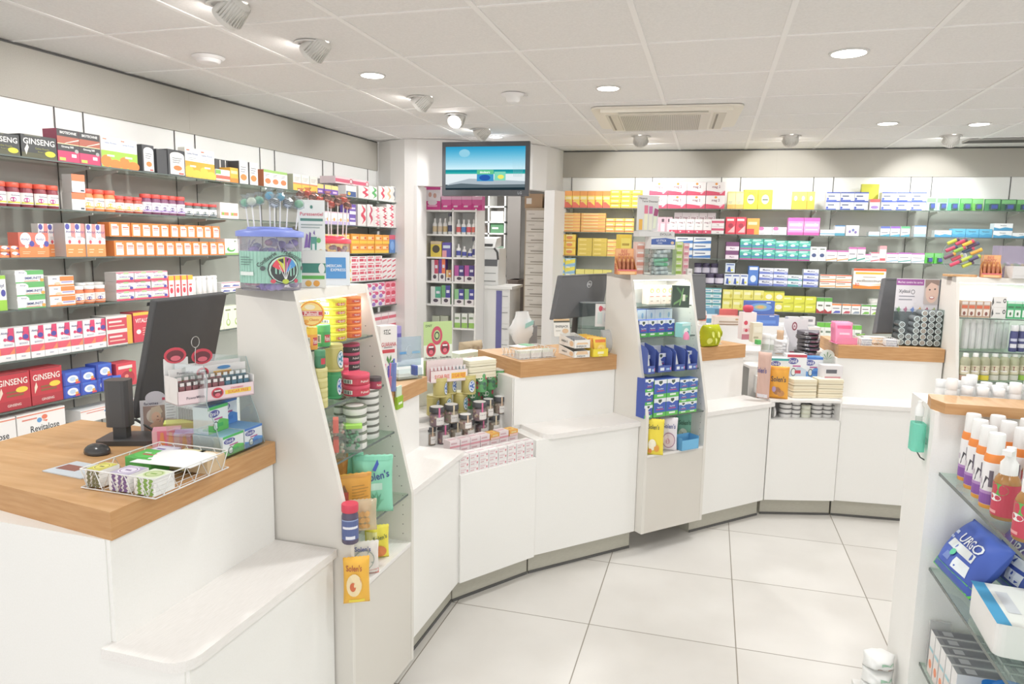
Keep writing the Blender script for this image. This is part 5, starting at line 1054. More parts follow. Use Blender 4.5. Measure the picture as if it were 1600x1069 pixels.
ti(F1, 495, 516, 511, 542, zA, sweet_tin('3fa95a', '52b86a'), 'sweet_tin', 'green sweet tin on the top shelf of the nearest tower', 'tin', face=fz)
q_ = ti(F1, 468, 501, 478, 516, zA, disc, 'sweet_tin', 'large round yellow sweet tin stood on edge, nearest tower', 'tin', face=fz, push=.5, dz=.0635)[0]; q_.location = o0_.location+Vector((0, 0, .0632))
ti(F1, 502, 541, 470, 534, zA, sweet_tin('e8dc2c', 'dfd43a', rim=1), 'sweet_tin', 'lemon yellow sweet tin on nearest tower', 'tin', n=5, face=fz, group='lemon yellow sweet tins in one stack')
ti(F1, 530, 564, 467, 529, zA, sweet_tin('f0762e', 'f08a3c'), 'sweet_tin', 'orange sweet tin on nearest tower', 'tin', n=6, face=fz, group='orange sweet tins in one stack', push=.62)
ti(F1, 484, 502, 474, 535, zA, sweet_tin('b9c43a', 'c6cf4c'), 'sweet_tin', 'olive sweet tin behind the round one', 'tin', n=4, face=fz, push=1.3)
zA = 1.0285
def ornate(c, c2, seal):
    def f(w, h):
        a = [('e', .78, .45, .17, .34, '2f5f50'), ('e', .78, .45, .155, .31, 'e8ecf0'), ('e', .78, .47, .12, .24, seal)]+[('e', .78+.08*math.cos(q), .47+.16*math.sin(q), .035, .06, 'dfe8f4') for q in (0, 1.26, 2.5, 3.8, 5)]+[('r', .0, .86, 1, .9, c2), ('r', .0, .06, 1, .1, c2)]
        m = MB(); r = w/2
        m.lathe([(r*.95, 0), (r, h*.02), (r, h*.95), (r*.96, h)], c, 24); m.lathe([(r*.93, h*1.0), (r*.9, h*1.002)], mat('cfc9a0', .3, .6), 24)
        paint(m, a, 2*math.pi*r*.5, h, cyl_map(r), 12); return m
    return f
GOLD = mat('cdc070', .32, .12); GOLD2 = mat('ddd28c', .32, .12)
st_ = ti(F1, 491, 512, 580, 642, zA, sweet_tin('cfc67c', 'd8cf8c', '', False, lab='d2ca86'), 'herb_tin', 'pale gold round tin on nearest tower', 'tin', n=4, face=fz, push=1.2, group='pale gold tins in one stack')
gc_ = ti(F1, 512, 533, 585, 624, zA, ornate('2f9a5c', '3aa868', '3f6fc0'), 'herb_tin', 'green can with blue seal on nearest tower', 'tin', face=fz)
g2_ = ti(F1, 503, 531, 546, 586, zA, ornate(GOLD, GOLD2, '3f8fa8'), 'herb_tin', 'gold can standing on the green can, nearest tower', 'tin', face=fz, push=.35, dz=.0795)[0]; g2_.location = gc_[0].location+Vector((0, 0, .0795))
g3_ = ti(F1, 482, 499, 554, 580, zA, sweet_tin('2c7a50', '3a8a5c', '', False), 'herb_tin', 'dark green tin on the pale gold stack, nearest tower', 'tin', face=fz, dz=.1185)[0]; g3_.location = st_[3].location+Vector((0, 0, st_[3].location.z-st_[2].location.z+.0005))
ti(F1, 533, 562, 540, 606, zA, sweet_tin('3a2c30', 'b83460', bar=False, lab='3a2c30'), 'sweet_tin', 'black tin with pink rim on nearest tower', 'tin', n=5, face=fz, push=.5, group='black and pink tins in one stack')
ti(F1, 530, 545, 563, 616, zA, sweet_tin('d0305c', 'd8486c'), 'sweet_tin', 'pink sweet tin on nearest tower', 'tin', n=3, face=fz, push=.8)
ti(F1, 537, 577, 587, 620, zA, sweet_tin('cf2448', 'd8365a'), 'sweet_tin', 'wide crimson sweet tin on nearest tower', 'tin', n=2, face=fz, group='wide crimson sweet tins')
ti(F1, 576, 596, 592, 609, zA, sweet_tin('a82850', '3c3034', bar=False), 'sweet_tin', 'low black and crimson tin at the shelf end, nearest tower', 'tin', face=fz)
zA = .8785
def ringjar(lid='5a5c50', body='f0efea', mid='e2e0da'):
    def f(w, h):
        r = w/2; m = MB(); m.lathe([(r*.9, 0), (r*.97, h*.1), (r*.97, h*.68)], body, 22); m.lathe([(r*.97, h*.68), (r*.99, h*.7), (r*.99, h*.76)], mid, 22)
        m.lathe([(r, h*.76), (r, h*.93), (r*.93, h)], lid, 22); m.lathe([(r*.75, h*1.0), (r*.7, h*1.01)], mid, 20); return m
    return f
ti(F1, 558, 592, 614, 689, zA, ringjar(), 'round_sweet_box', 'white round box with olive lid, right stack of nearest tower', 'box', n=7, push=.7, group='round boxes, right stack')
ti(F1, 537, 573, 638, 704, zA, ringjar('66705a'), 'round_sweet_box', 'white round box with green lid, front stack of nearest tower', 'box', n=5, group='round boxes, front stack')
ti(F1, 523, 541, 628, 700, zA, ringjar('5c6450'), 'round_sweet_box', 'white round box with dark lid, rear stack of nearest tower', 'box', n=6, push=1.6, group='round boxes, rear stack')
def clearbox(c, lidc, rib=None):
    def f(w, h):
        R = random.Random(int(w*1e5)); m = MB(); m.rbox(-w/2, w/2, -w/2, w/2, 0, h*.9, w*.12, M_PET); m.rbox(-w/2*1.02, w/2*1.02, -w/2*1.02, w/2*1.02, h*.88, h, w*.12, lidc if lidc else M_PET)
        for i in range(34): m.ball((R.uniform(-.36, .36)*w, R.uniform(-.36, .36)*w, R.uniform(.1, .8)*h), w*.1, c[i % len(c)], 7)
        if rib: m.box(-w*.14, w*.14, -w/2*1.03, -w/2*1.025, h*.35, h, rib); m.box(-w*.14, w*.14, -w/2, w*.2, h, h*1.006, rib)
        return m
    return f
ti(F1, 511, 540, 657, 718, zA, clearbox(['e3d5c0', 'cfd8c0', 'e8b8a8'], None, 'd86a5c'), 'sweet_box', 'clear box of mixed pale sweets with red label, nearest tower', 'box', n=2, face=fz, group='clear boxes of pale sweets')
ti(F1, 538, 565, 668, 708, zA, clearbox(['8fc8a0', '6cb888'], 'a4dc50'), 'sweet_box', 'clear box of green sweets with lime lid, nearest tower', 'box', face=fz)
zA = .6775
SOL = lambda tc='2c3f94': [('t', "Solen's", .62, .68, .14, tc, .6, 10), ('g', [(.5, .78), (.62, .95), (.66, .88), (.58, .76)], '2f54c0')]
LEAF = lambda c, c2, cx=.6, cy=.2: [('g', [(cx, cy-.12), (cx+.1*math.cos(a)-.03*math.sin(a), cy+.12*math.sin(a)+.03*math.cos(a)), (cx+.2*math.cos(a), cy+.22*math.sin(a)), (cx+.1*math.cos(a)+.03*math.sin(a), cy+.12*math.sin(a)-.03*math.cos(a))], c if i % 2 else c2) for i, a in enumerate((.3, .9, 1.5, 2.1, 2.7))]
ti(F1, 553, 613, 722, 806, zA, lambda w, h: pouch(w, h, .05, '8cdcbc', [('r', .02, .93, .98, .99, '7fd0b0'), ('r', .3, .43, .75, .55, 'c6eede')]+SOL()+LEAF('5aa888', '78c8a4')), 'sweet_pouch', 'mint green sweet pouch with leaves on nearest tower', 'pouch', face=fz-.1, push=.3)
ti(F1, 532, 568, 727, 812, zA, lambda w, h: pouch(w, h, .04, '7fd2b0', [('r', .02, .93, .98, .99, '9be0c4')], rnd=3), 'sweet_pouch', 'second mint green pouch half hidden behind', 'pouch', face=fz, push=1.3)
ti(F1, 517, 580, 750, 818, zA, lambda w, h: pouch(w, h, .035, 'e8a52e', [('r', .02, .94, .98, .99, 'd8942a'), ('r', .08, .45, .42, .66, 'c0442e'), ('g', [(.1, .66), (.18, .82), (.25, .72), (.32, .82), (.4, .66)], '8a5a2c'), ('r', .1, .5, .4, .55, 'e8b070')]+lines(.5, .92, .35, .8, 7, 'c08a28'), rnd=5), 'sweet_pouch', 'amber cardboard-coloured pouch on nearest tower', 'pouch', face=fz+.15, push=.25)
ti(F1, 524, 545, 728, 815, zA, lambda w, h: pouch(w, h, .03, 'e0963a', [], rnd=6), 'sweet_pouch', 'second amber pouch behind the first', 'pouch', face=fz, push=2.2)
ti(F1, 547, 588, 786, 832, zA, lambda w, h: pouch(w, h, .05, clear('f3e6cc', .3, 'clear_bag', .45), [('e', .3+.17*(i % 3), .25+.2*(i//3), .1, .09, 'dba860') for i in range(9)], rnd=7), 'sweet_bag', 'clear bag of golden biscuits on nearest tower', 'bag', face=fz, push=.2)
ti(F1, 535, 560, 794, 852, zA, lambda w, h: jar(w/2, h, mat('4a3c5c', .25), 'd8284a', [('r', .05, .12, .95, .6, '4a5c94'), ('r', .15, .4, .85, .46, 'e8e8f0'), ('r', .3, .14, .7, .22, 'e8e8f0'), ('r', .1, .6, .9, .63, '8fa0c8')], .2), 'gummy_jar', 'blue-labelled jar with red lid on nearest tower', 'jar', face=fz)
zA = .5155
ti(F1, 571, 607, 826, 874, zA, lambda w, h: pouch(w, h, .035, 'f2e23a', [('r', .05, .55, .5, .85, 'f6f0a0'), ('e', .6, .25, .3, .18, 'e8843c'), ('e', .3, .2, .16, .14, 'd86a3c')]+SOL('4a6a3c')[:1], rnd=8), 'sweet_pouch', 'yellow sweet pouch on the bottom deck of nearest tower', 'pouch', face=fz, push=.2)
ti(F1, 547, 591, 852, 900, zA, lambda w, h: pouch(w, h, .035, 'ece6e0', [('r', 0, 0, 1, .16, 'e48a7c'), ('e', .5, .5, .36, .32, 'a8b0a8'), ('e', .5, .5, .33, .28, 'e3ddd0'), ('t', "Solen's", .45, .84, .13, '2c3f94', .6), ('e', .4, .45, .1, .1, 'c8bca8'), ('e', .6, .55, .1, .1, 'd6ccb8'), ('e', .55, .4, .1, .1, 'b8ac98')], rnd=9), 'sweet_pouch', 'white pouch with round window, bottom deck of nearest tower', 'pouch', face=fz, push=.2)
ti(F1, 538, 577, 876, 944, zA, lambda w, h: pouch(w, h, .035, 'f4b828', [('e', .4, .45, .3, .25, 'f6e0b0'), ('e', .35, .42, .12, .1, 'd8662c'), ('e', .55, .52, .12, .1, 'e08a3c'), ('r', .2, .05, .8, .12, 'f8e03a'), ('t', "Solen's", .4, .82, .13, 'a8481e', .6)], rnd=10), 'sweet_pouch', 'orange sweet pouch hanging over the bottom deck edge', 'pouch', face=fz, push=.15)

# ------------------------------------------------------------------ on top of the nearest tower
ZT = 1.3455
def tub(F, x0, x1, yt, yb, z, lidc, body, label, lab_art, fill, big=True):
    P = atz((x0+x1)/2, yb, z); k = scale_at(P); w = (x1-x0)*k; v = Vector((P.x, P.y, 0)).normalized(); Pc = P+v*w*.42; k = scale_at(Pc); w = (x1-x0)*k; h = (yb-yt)*k*.98
    t = empty('lollipop_tub', Pc, math.atan2(Pc.y, Pc.x)-math.pi/2); r = w/2*.94; n = 30
    m = MB(); m.lathe([(r*.9, 0), (r*.94, h*.02), (r*.98, h*.3), (r, h*.92)], body, n, cap=False); m.lathe([(.001, .001), (r*.9, .001)], body, n, cap=False); m.build('clear_tub', t)
    m = MB(); m.lathe([(r*1.06, h*.9), (r*1.06, h*.985), (r*.98, h), (r*.7, h*1.03)], lidc, n); m.lathe([(r*.72, h*1.03), (r*.7, h*1.06), (r*.3, h*1.07)], lidc, n)
    m.build('lid', t)
    R = random.Random(5); m = MB()
    for i in range(46):
        a = R.uniform(0, 6.28); q = r*.78*math.sqrt(R.random()); zz = R.uniform(.06, .82)*h
        c = fill[i % len(fill)]; m.ball((q*math.cos(a), q*math.sin(a), zz), r*R.uniform(.13, .2), c, 8, (1, 1, .8))
    for i in range(26):
        a = R.uniform(0, 6.28); q = r*.82; b = a+R.uniform(-.6, .6); z0 = R.uniform(.1, .7)*h; z1 = min(h*.85, z0+R.uniform(.1, .3)*h)
        m.tube([(q*math.cos(a), q*math.sin(a), z0), (q*math.cos(b)*.8, q*math.sin(b)*.8, z1)], .0016, 'efeef0', 4)
    m.build('sweets_inside', t)['kind'] = 'stuff'
    m = MB(); paint(m, lab_art, 2*math.pi*r*.42, h, lambda x, z, l: ((r*.985+.001+l)*math.sin(x/r), -(r*.985+.001+l)*math.cos(x/r), z), 16); m.build('paper_label', t)
    tag(t, label, 'tub'); return t, Pc, r, h
pops = ['e8485c', 'd6d84a', 'a83c8c', '4a9ce0']
wedges = []
for i, c in enumerate(pops):
    a0 = math.radians(165-37*i); a1 = math.radians(165-37*(i+1)); wedges.append(('g', [(.66, .3)]+[(.66+.15*math.cos(a0+(a1-a0)*q/4), .36+.21*math.sin(a0+(a1-a0)*q/4)) for q in range(5)], c))
LAB1 = [('r', .03, .13, .97, .66, 'a9d8c8')]+[('r', .05+.045*i, .13, .05+.045*i+.02, .66, '9accba') for i in range(20)]+[('e', .66, .36, .2, .24, '2e3436'), ('e', .66, .36, .185, .222, 'c9e8dc'), ('e', .66, .35, .165, .2, '2e3436')]+wedges+[('g', [(.66, .18), (.66+.09*math.cos(a), .36+.12*math.sin(a)), (.665+.09*math.cos(a), .365+.12*math.sin(a)), (.67, .18)], 'f2f2f2') for a in (2.5, 1.9, 1.3, .7)]+[('t', 'Confiserie', .45, .53, .07, '2e3436', .26, 38), ('t', 'Traditionnelle', .78, .59, .07, '2e3436', .36, -22), ('r', .1, .26, .3, .32, 'e8f0ec'), ('e', .52, .17, .03, .035, 'd8485c'), ('e', .66, .165, .04, .04, 'c4d44a'), ('e', .8, .17, .03, .035, 'c8405c'), ('e', .41, .38, .03, .04, '4a5658'), ('e', .92, .38, .03, .04, '4a5658')]+lines(.12, .3, .42, .58, 4, '5a7c74')
tb, Pc, r1, h1 = tub(F1, 374, 475, 363, 455, ZT, mat('7d8fe0', .4), clear('ecebf2', .2, 'tub_plastic', .12), 'clear lollipop tub with periwinkle lid and mint label', LAB1, ['b9a8e0', '9c86d8', 'd8d0ea', 'cfd8ea', 'd8a8b8'])
def lolly(Pc, x, y, rr, c, wrap, lab, z0, lean=0, pattern=None):
    """lollipop standing in the lid: ball centre seen at (x, y)"""
    v = Vector((Pc.x, Pc.y, 0)).normalized(); rgt = Vector((v.y, -v.x, 0))
    r = ray(x, y); tt = (Pc-Vector((0, 0, EYE))).dot(v)/Vector((r.x, r.y, 0)).dot(v); return Vector((0, 0, EYE))+r*tt
def add_lolly(Pc, x, y, dback, rr, c, lab, ztop, wrapc='e9eef0', swirl=None, group='wrapped lollipops standing in the tub lids', wrap_h=1.6):
    v = Vector((Pc.x, Pc.y, 0)).normalized(); Q = Pc+v*dback; r = ray(x, y); tt = (Q-Vector((0, 0, EYE))).dot(v)/Vector((r.x, r.y, 0)).dot(v); B = Vector((0, 0, EYE))+r*tt
    foot = Vector((B.x+(Pc.x-B.x)*.12, B.y+(Pc.y-B.y)*.12, ztop)); t = empty('lollipop', foot)
    b = B-foot; m = MB(); m.tube([(0, 0, 0), tuple(b*.5), tuple(b)], .0018, 'f2f1f0', 6); m.build('stick', t)
    m = MB(); m.ball(tuple(b), rr, c, 14, (1, 1, .92))
    if swirl:
        for k in range(3):
            m.tube([tuple(b+Vector((rr*1.0*math.cos(a), rr*1.0*math.sin(a), rr*(.5-.4*k)+.002*math.sin(3*a)))) for a in [q*.42 for q in range(16)]], .0015, swirl, 4)
    m.build('candy_ball', t)
    m = MB(); R = random.Random(int(x*7)); n = 10; prof = [(.25, -1.3), (1.15, -.9), (1.22, .3), (.6, 1.1), (.95, wrap_h), (1.2, wrap_h+.25)]; vv = []
    for q, zz in prof:
        for i in range(n): a = 6.283*i/n; kk = q*(1+R.uniform(-.12, .12)); vv.append(tuple(b+Vector((rr*kk*math.cos(a), rr*kk*math.sin(a), rr*zz*(1 if zz < 0 else 1)))))
    m.add(vv, [(j*n+i, j*n+(i+1) % n, (j+1)*n+(i+1) % n, (j+1)*n+i) for j in range(len(prof)-1) for i in range(n)], clear(wrapc, .3, 'cellophane', .1)); m.build('wrapper', t)
    tag(t, lab, 'lollipop', group)
zl = ZT+h1*1.06
for x, y, db, c, nm, sw in ((383, 317, .03, '8fd0a8', 'pale green lollipop at the left of the tub', None), (393, 315, -.03, 'eef0dc', 'cream lollipop beside the left green one', None), (405, 313, .06, '9fd4b0', 'soft green lollipop behind the cream one', None), (421, 306, .04, '5cb8d8', 'sky blue lollipop at the centre back', None),
                           (429, 316, -.04, 'eceef0', 'white and grey swirl lollipop, left one', '6a6c70'), (438, 308, .05, '62b8d0', 'turquoise lollipop behind the swirled ones', None), (450, 317, -.02, 'e8eaec', 'white and grey swirl lollipop, right one', '6a6c70'), (467, 319, -.01, '92cfa4', 'green lollipop at the right of the tub', None)):
    add_lolly(Pc, x, y, db, .0115, c, nm, zl-.004, swirl=sw)
LAB2 = [('r', .45, .0, .97, .62, 'cdd8bc'), ('r', .45, .5, .97, .53, 'b8c8a4'), ('e', .3, .5, .06, .1, 'd8405c')]
tb2, Pc2, r2, h2 = tub(F1, 490, 549, 374, 444, ZT, mat('e8304c', .4), clear('f0ecee', .2, 'tub_plastic_clear', .12), 'clear lollipop tub with red lid behind the blue sign', LAB2, ['e8a0b0', 'd8486a', 'f0d0d8', 'e8e0e4'])
zl2 = ZT+h2*1.06
for i, (x, y, db) in enumerate(((470, 304, .05), (481, 303, .08), (489, 309, -.02), (499, 312, .05), (512, 309, -.04), (517, 319, .03), (528, 315, -.02), (537, 313, .04), (543, 321, .0))):
    add_lolly(Pc2, x, y, db, .0105, ['f0ece8', 'eee6e2'][i % 2], 'white-wrapped red cola lollipop, %s over the red lid' % ('leftmost' if i == 0 else 'rightmost' if i == 8 else ORD[i+1]+' from left'), zl2-.004, wrapc='f2d0c8', swirl='3a3434' if i % 2 == 0 else 'd8402c', group='white and red lollipops over the red lid')
def esspanel(w, h):
    m = MB(); m.box(-w/2, w/2, 0, .035, 0, h*.42, 'f2f3ee'); m.box(-w/2, w/2, .033, .036, 0, h, 'f1f4f0'); 
    m.prism([(-w/2, 0), (w/2, 0), (w/2, .035), (-w/2, .035)], h*.42, h*.43, 'e8ece6')
    paint(m, [('r', .08, .76, .92, .79, '4a8a7c'), ('t', 'Puressentiel', .5, .84, .04, 'd8506a', .85), ('e', .5, .92, .05, .02, '4a8a7c'), ('r', .1, .71, .9, .725, 'a8b4b0'), ('r', .1, .68, .8, .692, 'a8b4b0'), ('g', [(.2, .45), (.3, .62), (.36, .6), (.34, .46)], '8a64b4'), ('g', [(.34, .46), (.42, .64), (.47, .62), (.42, .45)], '7454a4'), ('g', [(.55, .62), (.6, .66), (.62, .6)], '7454a4'), ('g', [(.44, .3), (.66, .3), (.68, .58), (.46, .58)], '4f9a8c'), ('r', .5, .36, .6, .5, 'e8f0ee'), ('e', .82, .38, .12, .06, 'd8b480'), ('e', .75, .54, .08, .03, '6ab86a')], w, h, lambda x, z, l: (x, .033-l, z))
    paint(m, [('r', 0, .17, 1, .28, '2f8a78'), ('e', .85, .22, .12, .06, 'f2f4f2'), ('r', .05, .1, .95, .14, '5ab84a'), ('e', .35, .05, .12, .035, 'f0b84a'), ('e', .65, .05, .12, .035, 'f0a83a')], w, h, lambda x, z, l: (x, -l, z)); return m
ti(F1, 469, 508, 326, 450, ZT, esspanel, 'product_display', 'white and green card display with lavender picture between the tubs', 'display', face=fz, push=.1)
def frame_sign(w, h):
    m = MB(); th = math.radians(-10); m.T = Matrix.Rotation(th, 4, 'X'); m.box(-w/2, w/2, 0, .006, 0, h, mat('dfe4ea', .3)); paint(m, [('r', .12, .2, .86, .83, '3f8fd0'), ('t', 'AMERICAN', .4, .58, .085, 'eef4fa', .6), ('t', 'EXPRESS', .58, .46, .085, 'eef4fa', .56)], w, h, lambda x, z, l: (x, -l, z))
    m.T = None; m.box(-.012, .012, .006, .045, 0, .003, mat('dfe4ea', .3)); return m
ti(F1, 505, 546, 398, 446, ZT, frame_sign, 'payment_sign', 'small framed blue payment sign on the nearest tower top', 'sign', face=fz+.05, push=.02)
# ================================================================== opening and dispensary
FU = Frame((-2.93, 7.02), (1, .02)); 
def px2(F, x, y, d=0): return F.hit(x, y, d)
def shelf_unit(F, xa, xb, xm, ys, ytop, label):
    s0, _ = px2(F, xa, 400); s1, _ = px2(F, xb, 400); sm, _ = px2(F, xm, 400); zt = px2(F, (xa+xb)/2, ytop)[1]
    t = empty('display_shelving', F.P(s0, 0, 0), F.rz); W = s1-s0
    for x in (0, sm-s0, W-.015):
        m = MB(); m.box(x, x+.015, 0, .3, 0, zt, M_WHITE); placed(m, 'upright', t)
    m = MB(); m.box(0, W, .29, .3, 0, zt, M_PANEL); placed(m, 'back_panel', t); zz = []
    for y in ys:
        z = px2(F, (xa+xb)/2, y)[1]; zz.append(z); m = MB(); m.box(.015, W-.015, .0, .29, z-.018, z, M_WHITE); placed(m, 'shelf_board', t)
    tag(t, label, 'shelf'); return zz, s0, s1, sm
zz, us0, us1, usm = shelf_unit(FU, 663, 744, 706, (328, 366, 402, 440, 476, 512), 326, 'white double display shelving standing in the opening, full of packs')
def on_unit(k, xa, xb, yt, fn, name, desc, cat, n=1, d=.05):
    z = zz[k]
    for i in range(n):
        a = xa+(xb-xa)*i/n; b = xa+(xb-xa)*(i+1)/n; s_a, s_b = FU.sx(a, -.02, z), FU.sx(b, -.02, z); h = FU.zy((s_a+s_b)/2, -.02, yt)-z
        o = fn(s_b-s_a-.002, h).build(name); o.location = FU.P((s_a+s_b)/2, -.02-d/2-.01, z+.0005); o.rotation_euler.z = FU.rz
        later(o, desc, cat, '%s shelf of the unit in the opening' % ORD[k+1], s_a)
PKC = [('r', 0, 0, 1, .36, 'd8248c'), ('r', 0, .82, 1, 1, 'dd3c98'), ('e', .5, .3, .3, .12, 'f0e4ea'), ('e', .35, .62, .1, .1, 'd8a89a'), ('e', .65, .58, .1, .1, 'd8a89a'), ('r', .2, .12, .8, .2, 'f2a8cc')]
on_unit(0, 664, 689, 290, C('f2eaee', PKC, .1, top='e46aac'), 'care_carton', 'tall magenta and white carton', 'box')
on_unit(0, 690, 754, 307, C('e05aa4', [('r', 0, .75, 1, 1, 'f0b8d4'), ('g', [(0, 0), (1, 0), (1, .4), (.5, .25), (0, .5)], 'd8248c'), ('r', .2, .2, .6, .32, 'f6d8e6')], .1), 'care_carton', 'low magenta carton', 'box', n=4)
def spr(c, capc='f3f2f0', trig=False):
    def f(w, h):
        m = bottle(min(w, .07)*.45, h*.85, 'f0efec', capc, [('r', .05, .15, .95, .5, c)], .25, .15, .4, .4)
        if trig: m.box(-.012, .012, -.035, .012, h*.85, h, '4a4a5c'); m.tube([(0, -.03, h*.9), (0, -.045, h*.8)], .004, '4a4a5c', 5)
        return m
    return f
for xa, c, tr in ((674, 'd8c49c', 0), (682, 'e0ccb0', 0), (690, 'cdb27c', 0), (698, '3a3f6c', 1)): on_unit(1, xa, xa+8, 337 if not tr else 333, spr(c, trig=tr), 'spray_bottle', 'white spray bottle with %s label' % {'d8c49c': 'sand', 'e0ccb0': 'cream', 'cdb27c': 'gold', '3a3f6c': 'navy'}[c], 'bottle')
for xa, c, cn in ((711, 'd85a5a', 'red'), (719, '4a7cc0', 'blue'), (727, 'd8505c', 'crimson'), (735, 'e06a5a', 'coral')): on_unit(1, xa, xa+8, 339, spr(c), 'spray_bottle', 'white spray bottle with %s label' % cn, 'bottle')
on_unit(2, 673, 690, 377, C('ead04a', [('e', .5, .5, .35, .25, '4a4030'), ('r', 0, .8, 1, 1, 'd8c4a0')], .08), 'care_carton', 'yellow carton with dark picture', 'box')
on_unit(2, 691, 705, 379, C('5a4aa8', [('r', 0, 0, .5, .45, 'e8a0a8'), ('r', .1, .6, .9, .8, 'd8e4f0')], .08), 'care_carton', 'violet and pink carton', 'box')
for i, xa in enumerate((711, 720, 729)): on_unit(2, xa, xa+8, 378+i*4, spr('3f4aa8'), 'spray_bottle', 'white and blue bottle, %s' % ('tallest', 'middle', 'short')[i], 'bottle')
on_unit(2, 736, 743, 371, spr('3a3f8c', trig=1), 'spray_bottle', 'navy trigger spray bottle', 'bottle')
for (k, xa, xb, yt, c, a, dsc) in ((3, 674, 685, 406, 'e9e2e4', 'c83a5c', 'white carton with red figure'), (3, 686, 696, 405, '6a3aa0', 'f07a4a', 'violet carton with orange flash'), (3, 697, 705, 422, 'e8c88a', 'c8804a', 'small tan carton'),
                              (3, 710, 725, 415, 'b84a9c', '3a2a7c', 'purple leg-care carton, left one'), (3, 726, 741, 415, 'b84a9c', '3a2a7c', 'purple leg-care carton, right one'), (4, 673, 689, 448, 'e4e8e2', '4aa888', 'white and teal carton'),
                              (4, 690, 704, 446, '6cb06a', '3f3a9c', 'green and indigo carton'), (4, 710, 725, 452, '8cc48a', '3a3a9c', 'pale green and indigo carton, left one'), (4, 726, 741, 452, '8cc48a', '3a3a9c', 'pale green and indigo carton, right one')):
    on_unit(k, xa, xb, yt, C(c, [('r', .45, .35, 1, 1, a), ('r', 0, 0, 1, .35, 'ece8e8'), ('e', .5, .2, .25, .1, '4a3a4c'), ('r', .55, .6, .9, .75, 'e8e4f0')], .08), 'care_carton', dsc, 'box')
for xa in (710, 721, 732): on_unit(5, xa, xa+9, 490, C('eef2ea', [('r', 0, 0, 1, .35, '9acb5c'), ('r', .1, .6, .8, .75, '8aa07c')], .07), 'care_carton', 'small white and green carton', 'box')
for xa in (675, 688): on_unit(5, xa, xa+12, 494, C('b8bda8', [('r', 0, 0, 1, .35, '6a8a4c')], .07), 'care_carton', 'grey-green carton', 'box')
# printer on its white cabinet
FP = Frame((-2.2, 7.55), (1, .03))
s0 = FP.hit(741, 500, 0)[0]; s1 = FP.hit(796, 500, 0)[0]; zt = FP.hit(770, 447, 0)[1]
t = empty('printer_cabinet', FP.P(s0, 0, 0), FP.rz); W = s1-s0
m = MB(); m.box(0, W, 0, .5, 0, zt-.03, M_WHITE); placed(m, 'carcass', t); m = MB(); m.box(-.03, W+.03, -.03, .5, zt-.03, zt, M_WHITE); placed(m, 'top', t)
m = MB(); m.box(W*.62, W*.78, -.006, 0, .02, zt-.05, mat('6a68a8', .5)); placed(m, 'violet_strip', t)
for k in range(5):
    m = MB(); z = .05+k*(zt-.1)/5; m.box(W*.79, W-.005, -.008, 0, z, z+(zt-.1)/5-.01, mat('f0efec', .5)); m.box(W*.8, W*.95, -.018, -.008, z+.12, z+.125, mat('8a8a88', .4)); placed(m, 'drawer', t)
tag(t, 'white cabinet with a violet vertical strip beyond the opening', 'cabinet')
sp0 = FP.hit(743, 440, -.1)[0]; sp1 = FP.hit(778, 440, -.1)[0]; zp = FP.zy((sp0+sp1)/2, -.1, 388)
t = empty('printer', FP.P((sp0+sp1)/2, -.1, zt), FP.rz); W = sp1-sp0; H = zp-zt
m = MB(); m.extr([(0, 0), (0, H*.6), (.05, H), (.35, H), (.35, 0)], -W/2, W/2, mat('eeeeec', .5)); placed(m, 'body', t, .004)
m = MB(); m.box(-W*.1, W/2-.01, -.003, 0, H*.52, H*.7, mat('5a5c60', .4)); m.box(-W*.4, W*.4, -.004, 0, H*.1, H*.13, mat('9a9a98', .4)); m.box(-W*.4, W*.4, -.004, 0, H*.32, H*.34, mat('9a9a98', .4)); placed(m, 'paper_tray', t)
m = MB(); m.extr([(.02, H), (.12, H+.11), (.32, H+.13), (.32, H+.03), (.1, H)], -W/2, W*.3, mat('d8d8d6', .5)); m.box(-W*.45, W*.2, .04, .05, H+.02, H+.05, M_BLACK); placed(m, 'scanner_lid', t)
m = MB(); m.tube([(W*.3, .02, H*1.0), (W*.45, .0, H*.9), (W*.5, -.01, H*.7)], .012, M_BLACK, 6); placed(m, 'control_arm', t)
tag(t, 'white office printer on the cabinet beyond the opening', 'printer')
# drawer column
FD = Frame((-2.0, 7.75), (1, .05))
s0 = FD.hit(819, 500, 0)[0]; s1 = FD.hit(852, 500, 0)[0]; zt = FD.hit(830, 325, 0)[1]
t = empty('drawer_column', FD.P(s0, 0, 0), FD.rz); W = s1-s0
m = MB(); m.box(-.012, W, .0, .5, 0, zt, mat('b5a48c', .5)); placed(m, 'carcass', t); nd = 15
for k in range(nd):
    z = .06+k*(zt-.08)/nd; m = MB(); m.box(.002, W-.004, -.012, 0, z, z+(zt-.08)/nd-.006, mat('dcd5ca', .5)); m.box(W*.25, W*.95, -.02, -.012, z+.02, z+.03, mat('9a9184', .5)); m.box(0.03, W*.4, -.0135, -.012, z+.07, z+.076, mat('a9a094', .5)); placed(m, 'drawer', t)
tag(t, 'tall beige medicine drawer column at the right of the opening', 'drawer unit')
o = carton(.2, .25, .16, 'a88a68', [('r', .1, .3, .4, .7, 'e8e4dc')]).build('cardboard_box', loc=FD.P((s0+s1)/2-.06, -.2, zt), rz=FD.rz); tag(o, 'brown cardboard box with white label on the drawer column', 'box')
o = carton(.07, .2, .14, 'e0d8cc').build('cardboard_box', loc=FD.P((s0+s1)/2+.1, -.2, zt), rz=FD.rz); tag(o, 'pale carton beside the brown box on the drawer column', 'box')
